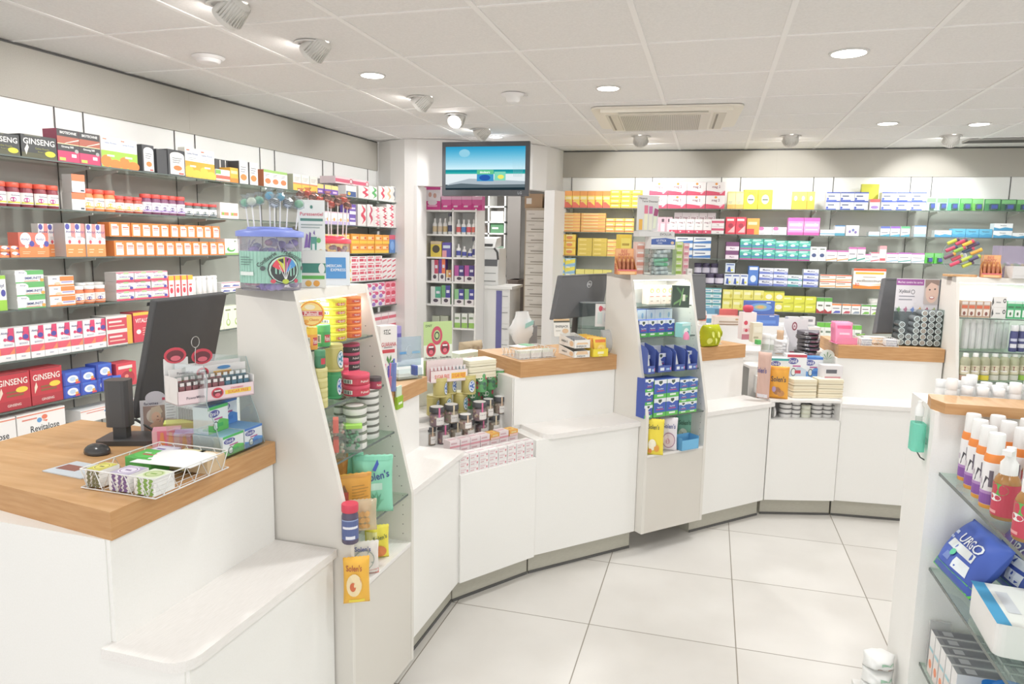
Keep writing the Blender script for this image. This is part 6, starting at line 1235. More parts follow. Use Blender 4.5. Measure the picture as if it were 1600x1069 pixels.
# far bookcase and dividing wall
FZ = Frame((-3.2, 9.2), (1, .0))
s0 = FZ.hit(742, 400, 0)[0]; s1 = FZ.hit(789, 400, 0)[0]
t = empty('storage_rack', FZ.P(s0, 0, 0), FZ.rz); W = s1-s0
for x in (0, W*.42, W-.02): m = MB(); m.box(x, x+.02, 0, .35, 0, 2.3, M_WHITE); placed(m, 'upright', t)
for y in (322, 346, 364, 400, 430): z = FZ.hit(765, y, 0)[1]; m = MB(); m.box(0, W, 0, .35, z-.02, z, M_WHITE); placed(m, 'shelf_board', t)
tag(t, 'white storage rack far back in the dispensary', 'shelf')
for (x0, x1, yt, yb, c, dsc) in ((748, 756, 352, 364, 'd8c8c0', 'pale carton on the far rack'), (766, 786, 330, 346, 'd6d3cc', 'off-white parcel on the far rack'), (766, 786, 349, 364, '4f8a5c', 'green parcel on the far rack'), (766, 786, 385, 400, '8aa890', 'grey-green parcel on the far rack'), (746, 757, 382, 400, 'b8b4ac', 'grey carton on the far rack')):
    a, z0 = FZ.hit(x0, yb, 0); b, z1 = FZ.hit(x1, yt, 0); z0 = min([FZ.hit(765, y, 0)[1] for y in (322, 346, 364, 400, 430)], key=lambda q: abs(q-z0))
    m = carton(b-a, .2, z1-z0, c, [('r', .1, .4, .6, .6, 'e8e6e0')]); o = m.build('parcel', loc=FZ.P((a+b)/2, -.12, z0), rz=FZ.rz); tag(o, dsc, 'box')
a = FZ.hit(792, 400, .6)[0]; b = FZ.hit(812, 400, .6)[0]
m = MB(); m.box(a, b, -.6, -.55, 0, 2.44, mat('a8a39e', .7)); o = m.build('trim_5', loc=FZ.P(0, 0, 0), rz=FZ.rz); struct(o)
a, z1 = FZ.hit(794, 437, 1.1); b = FZ.hit(809, 437, 1.1)[0]
m = MB(); m.box(0, b-a, 0, .3, 0, z1, mat('7a6a60', .6)); m.box(-.01, b-a+.01, -.01, .31, z1-.02, z1, mat('6a5a50', .6)); o = m.build('brown_cabinet', loc=FZ.P(a, 1.1, 0), rz=FZ.rz); tag(o, 'low brown cabinet beyond the printer', 'cabinet')

# ================================================================== short counter behind the nearest tower
Z2 = .9325
GUA = [('t', 'STC', .4, .86, .1, '2c2c30', .4), ('r', .3, .8, .62, .81, '2c2c30'), ('t', 'GUARANA', .5, .56, .1, 'c8283c', .88), ('r', .1, .36, .85, .44, 'd23a48'), ('g', [(.5, .08), (.35, .2), (.4, .3), (.5, .2)], '4a8a3c'), ('g', [(.5, .08), (.65, .22), (.62, .32), (.52, .2)], '5a9a48'), ('g', [(.5, .08), (.8, .1), (.78, .2), (.6, .14)], '4a8a3c'), ('r', .2, .48, .7, .5, '8a8a90')]
item(F1, 603, 575, Z2, 30, 66, C('f0eeec', GUA, .05), 'supplement_carton', 'white guarana carton with red band on the short counter', 'box', rot=-.55, dep=.02)
item(F1, 617, 571, Z2, 14, 58, C('6a5cb8', [('r', 0, .8, 1, 1, 'a898dc'), ('r', .2, .1, .8, .4, '3a3a78')], .05), 'supplement_carton', 'violet carton behind the guarana carton', 'box', rot=-.6, dep=.1)
def holder(w, h):
    m = MB(); m.box(-w/2, w/2, 0, .002, 0, h, clear('dfeaf2', .2, 'blue_acrylic', .35)); m.box(-w/2, w/2, 0, .06, 0, .003, M_ACR)
    paint(m, [('r', .08, .42, .38, .5, '5aa0d8'), ('r', .6, .42, .94, .5, '8abce0'), ('o', .48, .52, .13, .2, .15, 'c2d0da')], w, h, lambda x, z, l: (x, -l-.0005, z)); return m
item(F1, 640, 572, Z2, 40, 46, holder, 'card_holder', 'clear pale blue card holder on the short counter', 'holder', rot=-.7)
def traybox(w, h):
    d = .09; m = MB(); m.box(-w/2, w/2, 0, d, 0, .003, M_ACR)
    for b in ((-w/2, w/2, 0, .003), (-w/2, w/2, d-.003, d), (-w/2, -w/2+.003, 0, d), (w/2-.003, w/2, 0, d)): m.box(*b, .003, h, M_ACR)
    m.box(-w*.4, w*.4, .015, d-.015, .003, .012, 'c8c2b8'); m.box(w*.3, w*.42, .02, .05, .012, h*1.1, '3f58b0'); return m
item(F1, 641, 594, Z2, 44, 18, traybox, 'acrylic_tray', 'clear acrylic tray with small cards on the short counter', 'tray', rot=-.6)
def brushcup(w, h):
    m = MB(); m.lathe([(w*.34, 0), (w*.5, h*.62)], clear('f2a8c4', .2, 'pink_clear', .45), 16)
    R = random.Random(3)
    for i in range(9): a = i*.7; m.tube([(w*.2*math.cos(a), w*.2*math.sin(a), h*.1), (w*.4*math.cos(a), w*.4*math.sin(a), h*(.85+.15*R.random()))], w*.07, ['6a5cc0', 'e87aa4', '8a78d0'][i % 3], 5)
    return m
item(F1, 604, 628, Z2, 17, 62, brushcup, 'brush_cup', 'pink cup of violet and pink sticks beside the nearest tower', 'cup', dep=.012)
def bluecup(w, h): m = MB(); m.lathe([(w*.4, 0), (w*.5, h)], clear('a8b8e8', .2, 'blue_clear', .4), 14); m.tube([(0, 0, .005), (.01, 0, h*1.15)], w*.12, '5c6cc8', 5); return m
item(F1, 614, 612, Z2, 12, 44, bluecup, 'brush_cup', 'narrow pale blue cup behind the pink one', 'cup', dep=.012)
s_, z_ = F1.hit(621, 628, -.183)
def leaf(w, h): m = MB(); m.box(-w/2, w/2, -.012, 0, 0, h*.55, clear('b8dc5a', .2, 'green_clear', .6)); m.box(-w*.42, w*.42, -.008, -.002, h*.05, h, 'cfe0cc'); m.box(-w*.3, w*.3, -.0125, -.012, h*.2, h*.3, 'eef6e0'); return m
o = leaf(.05, .085).build('leaflet_holder'); o.location = F1.P(s_, -.183, .86); o.rotation_euler.z = F1.rz; tag(o, 'lime green leaflet holder fixed to the short oak edge', 'holder')

# ================================================================== angled display 1
fg = cam_rz(740, 650, .65)
GR1 = 'small white cartons in the front rows of the first angled display'
wb = carton(.0465, .05, .0255, 'f3efee', [('r', .1, .5, .7, .8, 'e6d4d6'), ('r', .1, .2, .5, .35, 'd8b0b4'), ('e', .82, .4, .08, .2, 'd88a94')], topart=[('r', .1, .3, .8, .6, 'e4d0d4')]).mesh('soap_carton')
for i in range(8):
    for j in range(3):
        o = bpy.data.objects.new('soap_carton', wb); COL.objects.link(o); o.location = FG1.P(.026+i*.0498, -.034, .5565+j*.0262); o.rotation_euler.z = FG1.rz+random.uniform(-.03, .03)
        tag(o, 'small white carton, %s column, %s layer, front row of first angled display' % ('leftmost' if i == 0 else 'rightmost' if i == 7 else ORD[i+1], ('bottom', 'middle', 'top')[j]), 'box', GR1)
wb2 = carton(.05, .05, .03, 'f4e6e8', [('r', 0, 0, 1, .25, 'e8a0ac'), ('r', .1, .5, .7, .7, 'dcb4ba')], topart=[('r', .1, .3, .8, .6, 'e8c4ca')]).mesh('soap_carton')
for i in range(7):
    for j in range(2):
        if (i in (4, 6)) and j == 1: continue
        o = bpy.data.objects.new('soap_carton', wb2); COL.objects.link(o); o.location = FG1.P(.062+i*.053, -.15, .6007+j*.0306); o.rotation_euler.z = FG1.rz+random.uniform(-.03, .03)
        tag(o, 'white and pink carton, %s column, %s layer, second row of first angled display' % ('leftmost' if i == 0 else 'rightmost' if i == 6 else ORD[i+1], ('lower', 'upper')[j]), 'box', 'white and pink cartons in the second row')
for i, nm in ((4, 'left'), (6, 'right')):
    o = carton(.05, .052, .026, 'f2b04a', [('r', 0, 0, 1, .4, 'f6d0c8'), ('r', .2, .55, .8, .8, 'f8e0a0')], topart=[('e', .5, .5, .35, .35, 'f6cf6a'), ('e', .5, .5, .15, .15, 'e8843c')]).build('soap_carton'); o.location = FG1.P(.062+i*.053, -.15, .632); o.rotation_euler.z = FG1.rz+.05; tag(o, 'orange-topped carton lying on the white row, %s one' % nm, 'box', 'orange-topped cartons')
def candyjar(lab=0):
    def f(w, h):
        R = random.Random(int(w*1e6)+lab); r = w/2; m = MB(); m.lathe([(r*.9, 0), (r*.96, h*.04), (r*.96, h*.7), (r*.85, h*.76)], M_PET, 20)
        m.lathe([(r*.8, h*.02), (r*.88, h*.08), (r*.88, h*.6), (r*.6, h*.64)], ['b59a88', 'a87f8c', 'b8a48c'][lab % 3], 16)
        for i in range(22): a = R.uniform(0, 6.28); m.ball((r*.8*math.cos(a), r*.8*math.sin(a), R.uniform(.08, .6)*h), r*.22, ['c9ac98', 'b08c7c', 'd8c4ac', '9a6c74'][(i+lab) % 4], 6)
        m.lathe([(r, h*.74), (r, h*.97), (r*.92, h)], '35363a', 20); m.lathe([(r*.86, h*1.0), (r*.84, h*1.006)], 'e4e2e0', 20)
        paint(m, [('r', .5, .1, .92, .5, 'efece8'), ('r', .55, .32, .85, .36, 'b0a8a8'), ('r', .6, .5, .68, 1.0, ['e8c8a8', 'e070a0', 'e8d8b8'][lab % 3])], 2*math.pi*r*.45, h, cyl_map(r*.99), 8); return m
    return f
z1 = .6005; z2 = .6855
for i, (a, b, yt, yb) in enumerate(((666, 681, 670, 697), (681, 703, 667, 695), (702, 721, 663, 691), (721, 741, 659, 688), (742, 761, 657, 684), (762, 780, 652, 679), (781, 792, 647, 671))):
    ti(FG1, a, b, yt, yb, z1, candyjar(i), 'candy_jar', 'black-lidded sweet jar in the front jar row, %s' % ('leftmost' if i == 0 else 'rightmost' if i == 6 else ORD[i+1]+' from left'), 'jar', face=fg, group='front row of black-lidded sweet jars')
for i, (a, b, yt, yb) in enumerate(((671, 694, 640, 668), (694, 716, 636, 663), (717, 737, 651, 672), (738, 760, 632, 659), (754, 771, 627, 653), (771, 789, 623, 648))):
    ti(FG1, a, b, yt, yb, z2, candyjar(i+1), 'candy_jar', 'black-lidded sweet jar in the rear jar row, %s' % ('leftmost' if i == 0 else 'rightmost' if i == 5 else ORD[i+1]+' from left'), 'jar', face=fg, group='rear row of black-lidded sweet jars')
ti(FG1, 791, 814, 645, 677, z1, ornate(GOLD, GOLD2, '3f6fc0'), 'herb_tin', 'single gold tin with blue seal beside the counter corner', 'tin', face=fg-.3)
herb = lambda c, c2: (lambda w, h: tin(w/2, h, c, 'd8d6cc', [('r', 0, .1, 1, .9, c), ('e', .25, .35, .14, .2, 'c8304c'), ('e', .45, .7, .16, .14, 'e8f0e4'), ('e', .75, .3, .14, .2, c2), ('t', 'Salus', .5, .5, .2, '34445c', .5), ('e', .85, .75, .1, .12, 'd0405c')], .06, W=math.pi*w*.48))
z3 = .7105
for i, (a, b, yt, yb) in enumerate(((667, 686, 621, 648), (686, 706, 618, 646), (708, 730, 616, 644))): ti(FG1, a, b, yt, yb+2, z3, ornate(GOLD, GOLD2, '3f8fa8' if i else '4a7cb0'), 'herb_tin', 'gold tin with blue seal, lower tier, %s' % ('leftmost', 'second', 'third')[i], 'tin', face=fg+(.2, -.2, .1)[i], group='gold tins with blue seals')
for i, (a, b, yt, yb) in enumerate(((677, 698, 594, 622), (693, 713, 590, 617), (721, 743, 590, 617))): ti(FG1, a, b, yt, yb, z3, lambda w, h: ornate(GOLD, GOLD2, '3f6fc0')(w, h), 'herb_tin', 'gold tin with blue seal, upper tier, %s' % ('leftmost', 'second', 'third')[i], 'tin', face=fg+(.3, 0, -.35)[i], group='gold tins with blue seals', dz=.089)
for i, (a, b, yt, yb) in enumerate(((730, 749, 611, 638), (750, 770, 608, 634), (770, 790, 604, 630))): ti(FG1, a, b, yt, yb+2, z3, herb('4f9a5c', '2f6a4c'), 'herb_tin', 'green and red fruit tin, lower tier, %s' % ('left', 'middle', 'right')[i], 'tin', face=fg, group='green and red fruit tins')
for i, (a, b, yt, yb) in enumerate(((743, 760, 585, 613), (757, 774, 583, 609), (771, 790, 580, 606))): ti(FG1, a, b, yt, yb, z3, lambda w, h: herb('5aa864', '2f6a4c')(w, h), 'herb_tin', 'green and red fruit tin, upper tier, %s' % ('left', 'middle', 'right')[i], 'tin', face=fg, group='green and red fruit tins', dz=.089)
z4 = .8655
def mint_head(w, h):
    m = MB(); D = .08; m.box(-w/2, w/2, -D, -D+.002, 0, h*.2, 'f2e2e0'); m.box(-w/2, w/2, -D, 0, 0, .003, 'f2e2e0'); m.box(-w/2, w/2, -D*.45, -D*.45+.002, 0, h*.36, 'f2e2e0'); m.box(-w*.5, w*.28, -.002, 0, 0, h, 'b9d48e')
    paint(m, [('t', 'DNT', .14, .93, .04, '2c4a2c', .18), ('o', .36, .76, .15, .16, .4, 'c8405c'), ('o', .36, .76, .07, .07, .35, '3a3a3a'), ('r', .0, .34, .78, .6, 'e6ecdc')]+mouth(.2, .52, .13, .12)+mouth(.58, .54, .13, .12)+[('t', 'PowerMints', .2, .38, .035, '3a3a3a', .3), ('t', 'PowerMints', .6, .38, .035, '3a3a3a', .3)], w, h, lambda x, z, l: (x, -.002-l, z))
    paint(m, [('t', 'SUGAR FREE', .3, .1, .07, 'e04a1e', .4), ('r', .55, .05, .95, .15, 'f8c83a'), ('t', 'SUGAR FREE', .75, .1, .07, 'e04a1e', .36)], w, h, lambda x, z, l: (x, -D-l, z))
    for k in range(20):
        x = -w*.45+w*.9*(k % 10)/9; y = -D*.8 if k < 10 else -D*.3; c = 'c05a6c' if (k % 10) < 7 else '4f9aa8'
        m.box(x-.005, x+.005, y-.004, y+.004, .004, h*.24+(h*.1 if k > 9 else 0), c); m.box(x-.005, x+.005, y-.0045, y-.004, h*.2+(h*.1 if k > 9 else 0), h*.27+(h*.1 if k > 9 else 0), 'f0e8e8')
    return m
item(FG1, 690, 592, z4, 62, 90, mint_head, 'mint_display', 'mint display with green header card and two mouth pictures', 'display', rot=-.15, dep=.0)
def softpack(c, edge='d8cfae'):
    def f(w, h): m = MB(); m.rbox(-w/2, w/2, -.05, .05, h*.04, h*.96, .008, c); m.box(-w/2-.0005, w/2+.0005, -.0505, .0505, h*.42, h*.5, edge); m.box(-w*.4, w*.4, -.04, .04, h*.96, h*.99, 'f2edd8'); return m
    return f
item(FG1, 746, 590, z4, 50, 28, softpack('ece6cc'), 'tissue_pack', 'cream soft pack beside the mint display', 'pack', n=3, group='cream soft packs beside the mint display', rot=-.1, dep=.03)
item(FG1, 727, 568, z4, 52, 17, C('d5dcc4', [('r', .1, .3, .6, .7, 'eef0e4'), ('r', .3, .4, .5, .6, 'c05a5c')], .09, top='e4e8d8'), 'long_carton', 'long pale green carton behind the cream packs', 'box', rot=.15, dep=.04)
item(FG1, 735, 560, z4, 50, 22, lambda w, h: pouch(w, h, .07, clear('d9c8ac', .3, 'brown_clear_bag', .6), [('e', .15+.1*i, .3+.25*(i % 2), .05, .13, '9a8468') for i in range(8)], rnd=21), 'sweet_bag', 'clear bag of brown pastilles on the angled display', 'bag', rot=.1, dep=.12)

# ================================================================== middle counter
Z3 = .9455
A_, B_, C_ = atz(775, 545, Z3), atz(806, 562, Z3), atz(868, 556, Z3)
uu = F2.u; TR2 = Frame((0, 0), (uu.x, uu.y)); ctr2 = F2.P(.155, -.335, 0); TR2 = Frame((ctr2.x, ctr2.y), (uu.x, uu.y))
wire_tray(TR2, (ctr2.x, ctr2.y, Z3), F2.rz, .2, .17, .042, None, 'white wire tray of pale packets on the middle counter', Z3)
for i in range(3):
    for j in range(3):
        m = MB(); m.rbox(-.03, .03, -.024, .024, 0, .011, .003, ['eceae6', 'e6e4e0', 'e4e8dc'][j]); paint(m, [('r', .2, .2, .8, .8, ['b8b8c8', 'b8ccb0', 'c8c0b0'][(i+j) % 3])], .06, .048, lambda x, z, l: (x, z-.024, .011+l))
        o = m.build('sweet_packet'); o.location = TR2.P(-.066+.064*i if i < 3 else 0, .05-.0*j, Z3+.004+.0115*j); o.rotation_euler.z = TR2.rz; tag(o, 'pale flat packet in the middle counter tray, %s column, %s layer' % (('left', 'centre', 'right')[i], ('bottom', 'middle', 'top')[j]), 'packet', 'pale packets in the middle counter tray')
m = MB(); m.box(-.06, .06, -.04, .04, 0, .002, 'f2f2f0'); m.box(.0, .05, -.03, .03, .002, .005, '7ab88a'); o = m.build('leaflet', loc=tuple(F2.P(.15, -.38, Z3+.0435)), rz=F2.rz+.3); tag(o, 'white and green leaflet lying across the middle wire tray', 'leaflet')
def crumple(w, h):
    R = random.Random(31); m = MB(); n = 16; v = []; rings = 9
    for j in range(rings):
        t = j/(rings-1); rr = w/2*(.55+.5*math.sin(math.pi*min(t*1.15, 1)))
        for i in range(n):
            a = 6.283*i/n; q = rr*(1+R.uniform(-.16, .16)); v.append((q*math.cos(a)*.9, q*math.sin(a)*.5, t*h+R.uniform(-.03, .03)*h*(0 < j < rings-1)))
    m.add(v, [(j*n+i, j*n+(i+1) % n, (j+1)*n+(i+1) % n, (j+1)*n+i) for j in range(rings-1) for i in range(n)], 'f0f1f0', True); m.add(v, [tuple(reversed(range(n)))], 'f0f1f0')
    m.add([(-w*.05, -w*.28, h*.5), (w*.3, -w*.26, h*.62), (w*.3, -w*.25, h*.75), (-w*.02, -w*.27, h*.65)], [(0, 1, 2, 3)], 'a4d8d0'); return m
item(F2, 815, 537, Z3, 46, 50, crumple, 'plastic_bag', 'crumpled white plastic bag with teal print behind the tray', 'bag', dep=.0)
item(F2, 829, 536, Z3, 18, 27, lambda w, h: MB().rbox(-w/2, w/2, -.02, .02, 0, h, .006, '8f9092').rbox(-w*.3, w*.3, -.015, .015, h, h*1.3, .004, 'a8a8a8'), 'tape_dispenser', 'grey desk gadget beside the white plastic bag', 'gadget')
FE = Frame((F2.P(.36, -.30, 0).x, F2.P(.36, -.30, 0).y), (math.cos(F2.rz-.35), math.sin(F2.rz-.35)))
def enj(w, d, h, cut=True):
    m = MB(); th = .0015; c = 'f0ede6'
    m.box(-w/2, w/2, -d/2, d/2, 0, th, c); m.box(-w/2, w/2, -d/2, -d/2+th, 0, h*.72, c); m.box(-w/2, w/2, d/2-th, d/2, 0, h, c); m.extr([(-d/2, 0), (-d/2, h*.6), (d/2, h), (d/2, 0)], -w/2, -w/2+th, c); m.extr([(-d/2, 0), (-d/2, h*.6), (d/2, h), (d/2, 0)], w/2-th, w/2, c)
    paint(m, [('t', 'ENERJACK', .45, .2, .28, '2c2c2e', .8), ('g', [(.1, .45), (.9, .45), (.8, .95 if not cut else .68), (.2, .95 if not cut else .68)], 'e8c49a')], w, h*.72, lambda x, z, l: (x, -d/2-l, z))
    paint(m, [('t', 'ENERJACK', .38, .5, .3, '2c2c2e', .55), ('e', .82, .45, .12, .3, 'e8c49a')], d, h*.8, lambda x, z, l: (-w/2-l, -x, z)); return m
sE = .375
o = enj(.085, .16, .045, False).build('energy_tray'); o.location = F2.P(sE, -.27, Z3); o.rotation_euler.z = F2.rz-.12; tag(o, 'lower white energy gel carton tray with tan label', 'display tray', 'white energy gel display trays')
o = enj(.085, .16, .055).build('energy_tray'); o.location = F2.P(sE, -.27, Z3+.0455); o.rotation_euler.z = F2.rz-.12; tag(o, 'upper white energy gel carton tray holding grey sachets', 'display tray', 'white energy gel display trays')
for k in range(5):
    m = MB(); m.rbox(-.03, .03, -.006, .006, 0, .04, .003, '8d8e90'); o = m.build('gel_sachet'); o.location = F2.P(sE, -.215-.022*k, Z3+.05); o.rotation_euler.z = F2.rz-.12; o.rotation_euler.x = -.5; tag(o, 'grey gel sachet in the upper energy tray, %s from the front' % ORD[k+1], 'sachet', 'grey gel sachets')
m = MB(); w, h = .085, .085; m.box(-w/2, w/2, 0, .002, 0, h, 'efece4'); paint(m, [('r', 0, .9, 1, 1, 'e3bd8c'), ('r', 0, .8, 1, .9, '4a4a3a'), ('t', 'ENERJACK', .5, .55, .17, '2c2c2e', .8), ('e', .7, .3, .2, .14, 'e8c49a'), ('r', .1, .3, .4, .34, 'b8b4a8')], w, h, lambda x, z, l: (x, -l, z))
o = m.build('header_card'); o.location = F2.P(sE-.02, -.345, Z3+.085); o.rotation_euler.z = F2.rz-.2; o.rotation_euler.x = -.2; tag(o, 'white energy gel header card with tan top stripe', 'card')
yel = MB(); w, d, h = .085, .2, .085
yel.box(-w/2, w/2, -d/2, d/2, 0, .002, 'f2d81e'); yel.box(-w/2, w/2, -d/2, -d/2+.002, 0, h*.45, 'f4dc1e'); yel.extr([(-d/2, 0), (-d/2, h*.45), (d/2, h*.9), (d/2, 0)], -w/2, -w/2+.002, 'f2d01e'); yel.extr([(-d/2, 0), (-d/2, h*.45), (d/2, h*.9), (d/2, 0)], w/2-.002, w/2, 'f2d01e')
paint(yel, [('r', .3, .16, .7, .3, 'f8f0c0'), ('t', 'Solens', .5, .08, .07, 'fbf4d0', .6)], w, h, lambda x, z, l: (x, -d/2-l, z))
o = yel.build('sweet_tray'); o.location = F2.P(.475, -.275, Z3); o.rotation_euler.z = F2.rz-.1; tag(o, 'bright yellow card tray of sweet sachets on the middle counter', 'display tray')
for k in range(7):
    mm = pouch(.074, .085, .02, 'f4b43c' if k % 2 else 'f6cf3a', [('e', .5, .4, .3, .22, 'f8d878'), ('r', .1, .75, .9, .92, 'e87a2c'), ('e', .4, .4, .1, .1, 'e8843c')], rnd=40+k)
    o = mm.build('sweet_sachet'); o.location = F2.P(.475, -.19-.026*k, Z3+.003); o.rotation_euler.z = F2.rz-.1; o.rotation_euler.x = -.18; tag(o, 'orange and yellow sweet sachet in the yellow tray, %s from the front' % ORD[k+1], 'sachet', 'sweet sachets in the yellow tray')
def abox(w, h):
    d = .08; m = MB(); 
    for b in ((-w/2, w/2, 0, .003), (-w/2, w/2, d-.003, d), (-w/2, -w/2+.003, 0, d), (w/2-.003, w/2, 0, d)): m.box(*b, 0, h, M_ACR)
    m.box(-w/2, w/2, 0, d, 0, .003, M_ACR); m.box(-w/2, w/2, 0, d, h-.003, h, clear('dfe3e4', .3, 'smoked_acrylic', .3))
    paint(m, [('r', .36, .5, .98, .98, 'eceae8'), ('t', 'baccide', .74, .88, .08, 'b83a5c', .4), ('e', .5, .88, .05, .06, 'd8485c'), ('r', .42, .56, .55, .8, 'd8e4e0'), ('r', .6, .6, .92, .78, 'dcdce0')], w, h, lambda x, z, l: (x, -.001-l, z)); return m
item(F2, 936, 548, Z3, 60, 74, abox, 'acrylic_box', 'clear acrylic box with a white card beside the middle tower', 'box', rot=-.35, dep=.02)
item(F2, 953, 553, Z3, 34, 36, lambda w, h: pouch(w, h, .05, clear('eceef0', .4, 'thin_bag', .35), [], rnd=51), 'plastic_bag', 'crinkled clear bag in front of the acrylic box', 'bag', rot=-.3, dep=.045)
# monitor seen from behind
def mon_at(F, c4, label, z, logo=None, dist=None):
    """c4: pixel corners tl, tr, bl of the back of a screen; dist: distances of those corners"""
    tl, tr, bl = [onray(x, y, dd) for (x, y), dd in zip(c4, dist)]; br = tr+(bl-tl); cen = (bl+br)/2; o = Vector((cen.x, cen.y, z)); t = empty('monitor', o)
    e1, e2 = tr-tl, bl-tl; n = e1.cross(e2).normalized()
    if n.dot(cen-Vector((0, 0, EYE))) > 0: n = -n
    def q(u, v, off): return tuple(tl+e1*u+e2*v+n*off-o)
    m = MB(); m.add([q(0, 0, 0), q(1, 0, 0), q(1, 1, 0), q(0, 1, 0), q(0, 0, -.03), q(1, 0, -.03), q(1, 1, -.03), q(0, 1, -.03)], [(0, 1, 2, 3), (7, 6, 5, 4), (0, 4, 5, 1), (1, 5, 6, 2), (2, 6, 7, 3), (3, 7, 4, 0)], mat('505154', .55)); m.build('casing', t, bevel=.005)
    m = MB(); m.add([q(.04, .05, -.0305), q(.96, .05, -.0305), q(.96, .93, -.0305), q(.04, .93, -.0305)], [(3, 2, 1, 0)], mat('101317', .15)); m.build('screen', t)
    m = MB(); m.add([q(.03, .03, .0006), q(.97, .03, .0006), q(.97, .05, .0006), q(.03, .05, .0006)], [(0, 1, 2, 3)], mat('36373a', .5)); m.build('vent_slot', t)
    if logo:
        m = MB(); W, H = e1.length, e2.length; rr = .018
        def lm(x, zz, l): p = tl+e1*(logo[1]+x/W)+e2*(logo[2]-zz/H)+n*(l+.0004)-o; return tuple(p)
        paint(m, [('o', .5, 0, rr/1., rr*1., .12, 'e4e6e8'), ('t', logo[0], .5, 0, .0125, 'e4e6e8', .032)], 1.0, 1.0, lambda x, zz, l: lm(x, zz, l)); m.build('maker_mark', t)
    back = -n; hb = Vector((back.x, back.y, 0)).normalized()
    m = MB(); c0 = cen-o+Vector((0, 0, .0)); p0 = (e1*.5+e2*.6+tl-o)-n*.03
    m.tube([tuple(p0), tuple(Vector((p0.x, p0.y, 0))+hb*.02+Vector((0, 0, .01)))], .016, M_BLACK, 8); m.build('stand_column', t)
    m = MB(); m.lathe([(.07, 0), (.07, .008), (.02, .012)], M_BLACK, 24, c=(p0.x+hb.x*.02, p0.y+hb.y*.02, 0)); m.build('stand_base', t)
    tag(t, label, 'monitor'); return t
mon_at(F2, ((877, 430), (952, 427), (864, 500)), 'dark monitor with round silver logo behind the middle counter sweets', Z3, ('DELL', .61, .24), (3.55, 3.78, 3.52))
mon_at(F2, ((1081, 428), (1103, 428), (1081, 500)), 'dark monitor edge showing just right of the middle tower', Z3, None, (4.06, 4.12, 4.0))
# ================================================================== middle tower contents
F2T = Frame((F2.P(0, 0, 0).x, F2.P(0, 0, 0).y), (F2.u.x, F2.u.y))
VIC = lambda g='4ab848': [('r', 0, .78, 1, 1, 'e9eef4'), ('g', [(.2, .98), (.8, .98), (.8, .8), (.5, .66), (.2, .8)], 'eef2f6'), ('g', [(.36, .94), (.64, .94), (.64, .82), (.5, .74), (.36, .82)], '2c4a3c'), ('r', 0, 0, 1, .24, g), ('t', 'VapoRub', .5, .5, .1, 'f2f6fa', .8), ('r', .25, .1, .75, .2, 'e4f0e4'), ('r', .2, .38, .8, .42, 'd8486c')]
def row2(F, z, d, x0, x1, yt, n, m, desc, base, art, depth=.06, name='cold_remedy_carton', side=None, cat='box', where='', top=None):
    s0, s1 = F.sx(x0, d, z), F.sx(x1, d, z); sm = (s0+s1)/2; H = F.zy(sm, d, yt)-z; w = (s1-s0)/n; h = H/m*.985
    me = carton(w*.97, depth, h, base, art, side, top).mesh(name)
    for j in range(m):
        rn = '' if m == 1 else (('lower layer', 'upper layer')[j] if m == 2 else ('bottom layer', 'middle layer', 'top layer')[j])
        for i in range(n):
            o = put(me, name, F, s0+w*(i+.5), d-depth/2, z+j*(h+.0006)+.0005, R3.uniform(-.03, .03)); later(o, desc, cat, where, s0+w*(i+.5), rn)
W1 = 'middle tower top shelf'; df = .036
def dB(z, inset=.02): return df-max(0, z-.68)*.16/.665-inset
row2(F2, 1.1905, dB(1.19, .09), 1013, 1051, 446, 4, 1, 'slim beige carton with green and orange flame', 'e6d3c2', [('e', .5, .74, .34, .14, '8ab84a'), ('e', .5, .76, .2, .1, 'f0a04a'), ('e', .5, .7, .12, .06, 'f4e0c8'), ('r', .2, .4, .8, .44, 'c86a5a'), ('r', .3, .15, .7, .2, 'a89888')], .05, where=W1)
item(F2, 1062, 481, 1.1905, 27, 34, C('2a4434', [('g', [(.1, .1), (.9, .5), (.85, .6), (.1, .2)], '6a9a5a'), ('g', [(.2, .9), (.8, .3), (.85, .4), (.3, .95)], '4a7a4a'), ('r', .6, .3, .75, .6, 'e8ecd8'), ('g', [(.4, .1), (.6, .9), (.66, .88), (.48, .1)], '7aaa68')], .03), 'herbal_carton', 'dark green carton with leaf pattern, middle tower top shelf', 'box', rot=-.55, dep=.03)
row2(F2, 1.0425, dB(1.04, .14), 994, 1049, 483, 4, 1, 'small white and blue carton', '2f56b8', [('r', 0, .55, 1, 1, 'e2ebf4'), ('r', .1, .25, .9, .45, 'c8d8f0'), ('e', .6, .75, .12, .12, '9ac0e0')], .05, where='rear of middle tower second shelf')
row2(F2, 1.0425, dB(1.04, .03), 998, 1053, 500, 4, 1, 'navy cold rub carton with green foot', '2a4cae', VIC(), .05, where='middle tower second shelf', side='24408c')
item(F2, 1066, 528, 1.0425, 22, 22, C('8fd0cc', [('r', 0, .8, 1, 1, 'c8ece8'), ('e', .5, .4, .3, .25, 'e8f4f2'), ('e', .7, .3, .14, .14, '3a8a8c')], .04), 'cold_remedy_carton', 'turquoise carton at the right of middle tower second shelf', 'box', rot=.2, dep=.05)
item(F2, 1072, 531, 1.0425, 10, 12, lambda w, h: MB().lathe([(w*.45, 0), (w*.5, h*.5), (w*.2, h)], 'ec8ab0', 12), 'small_bottle', 'small pink bottle in front of the turquoise carton', 'bottle', dep=.01)
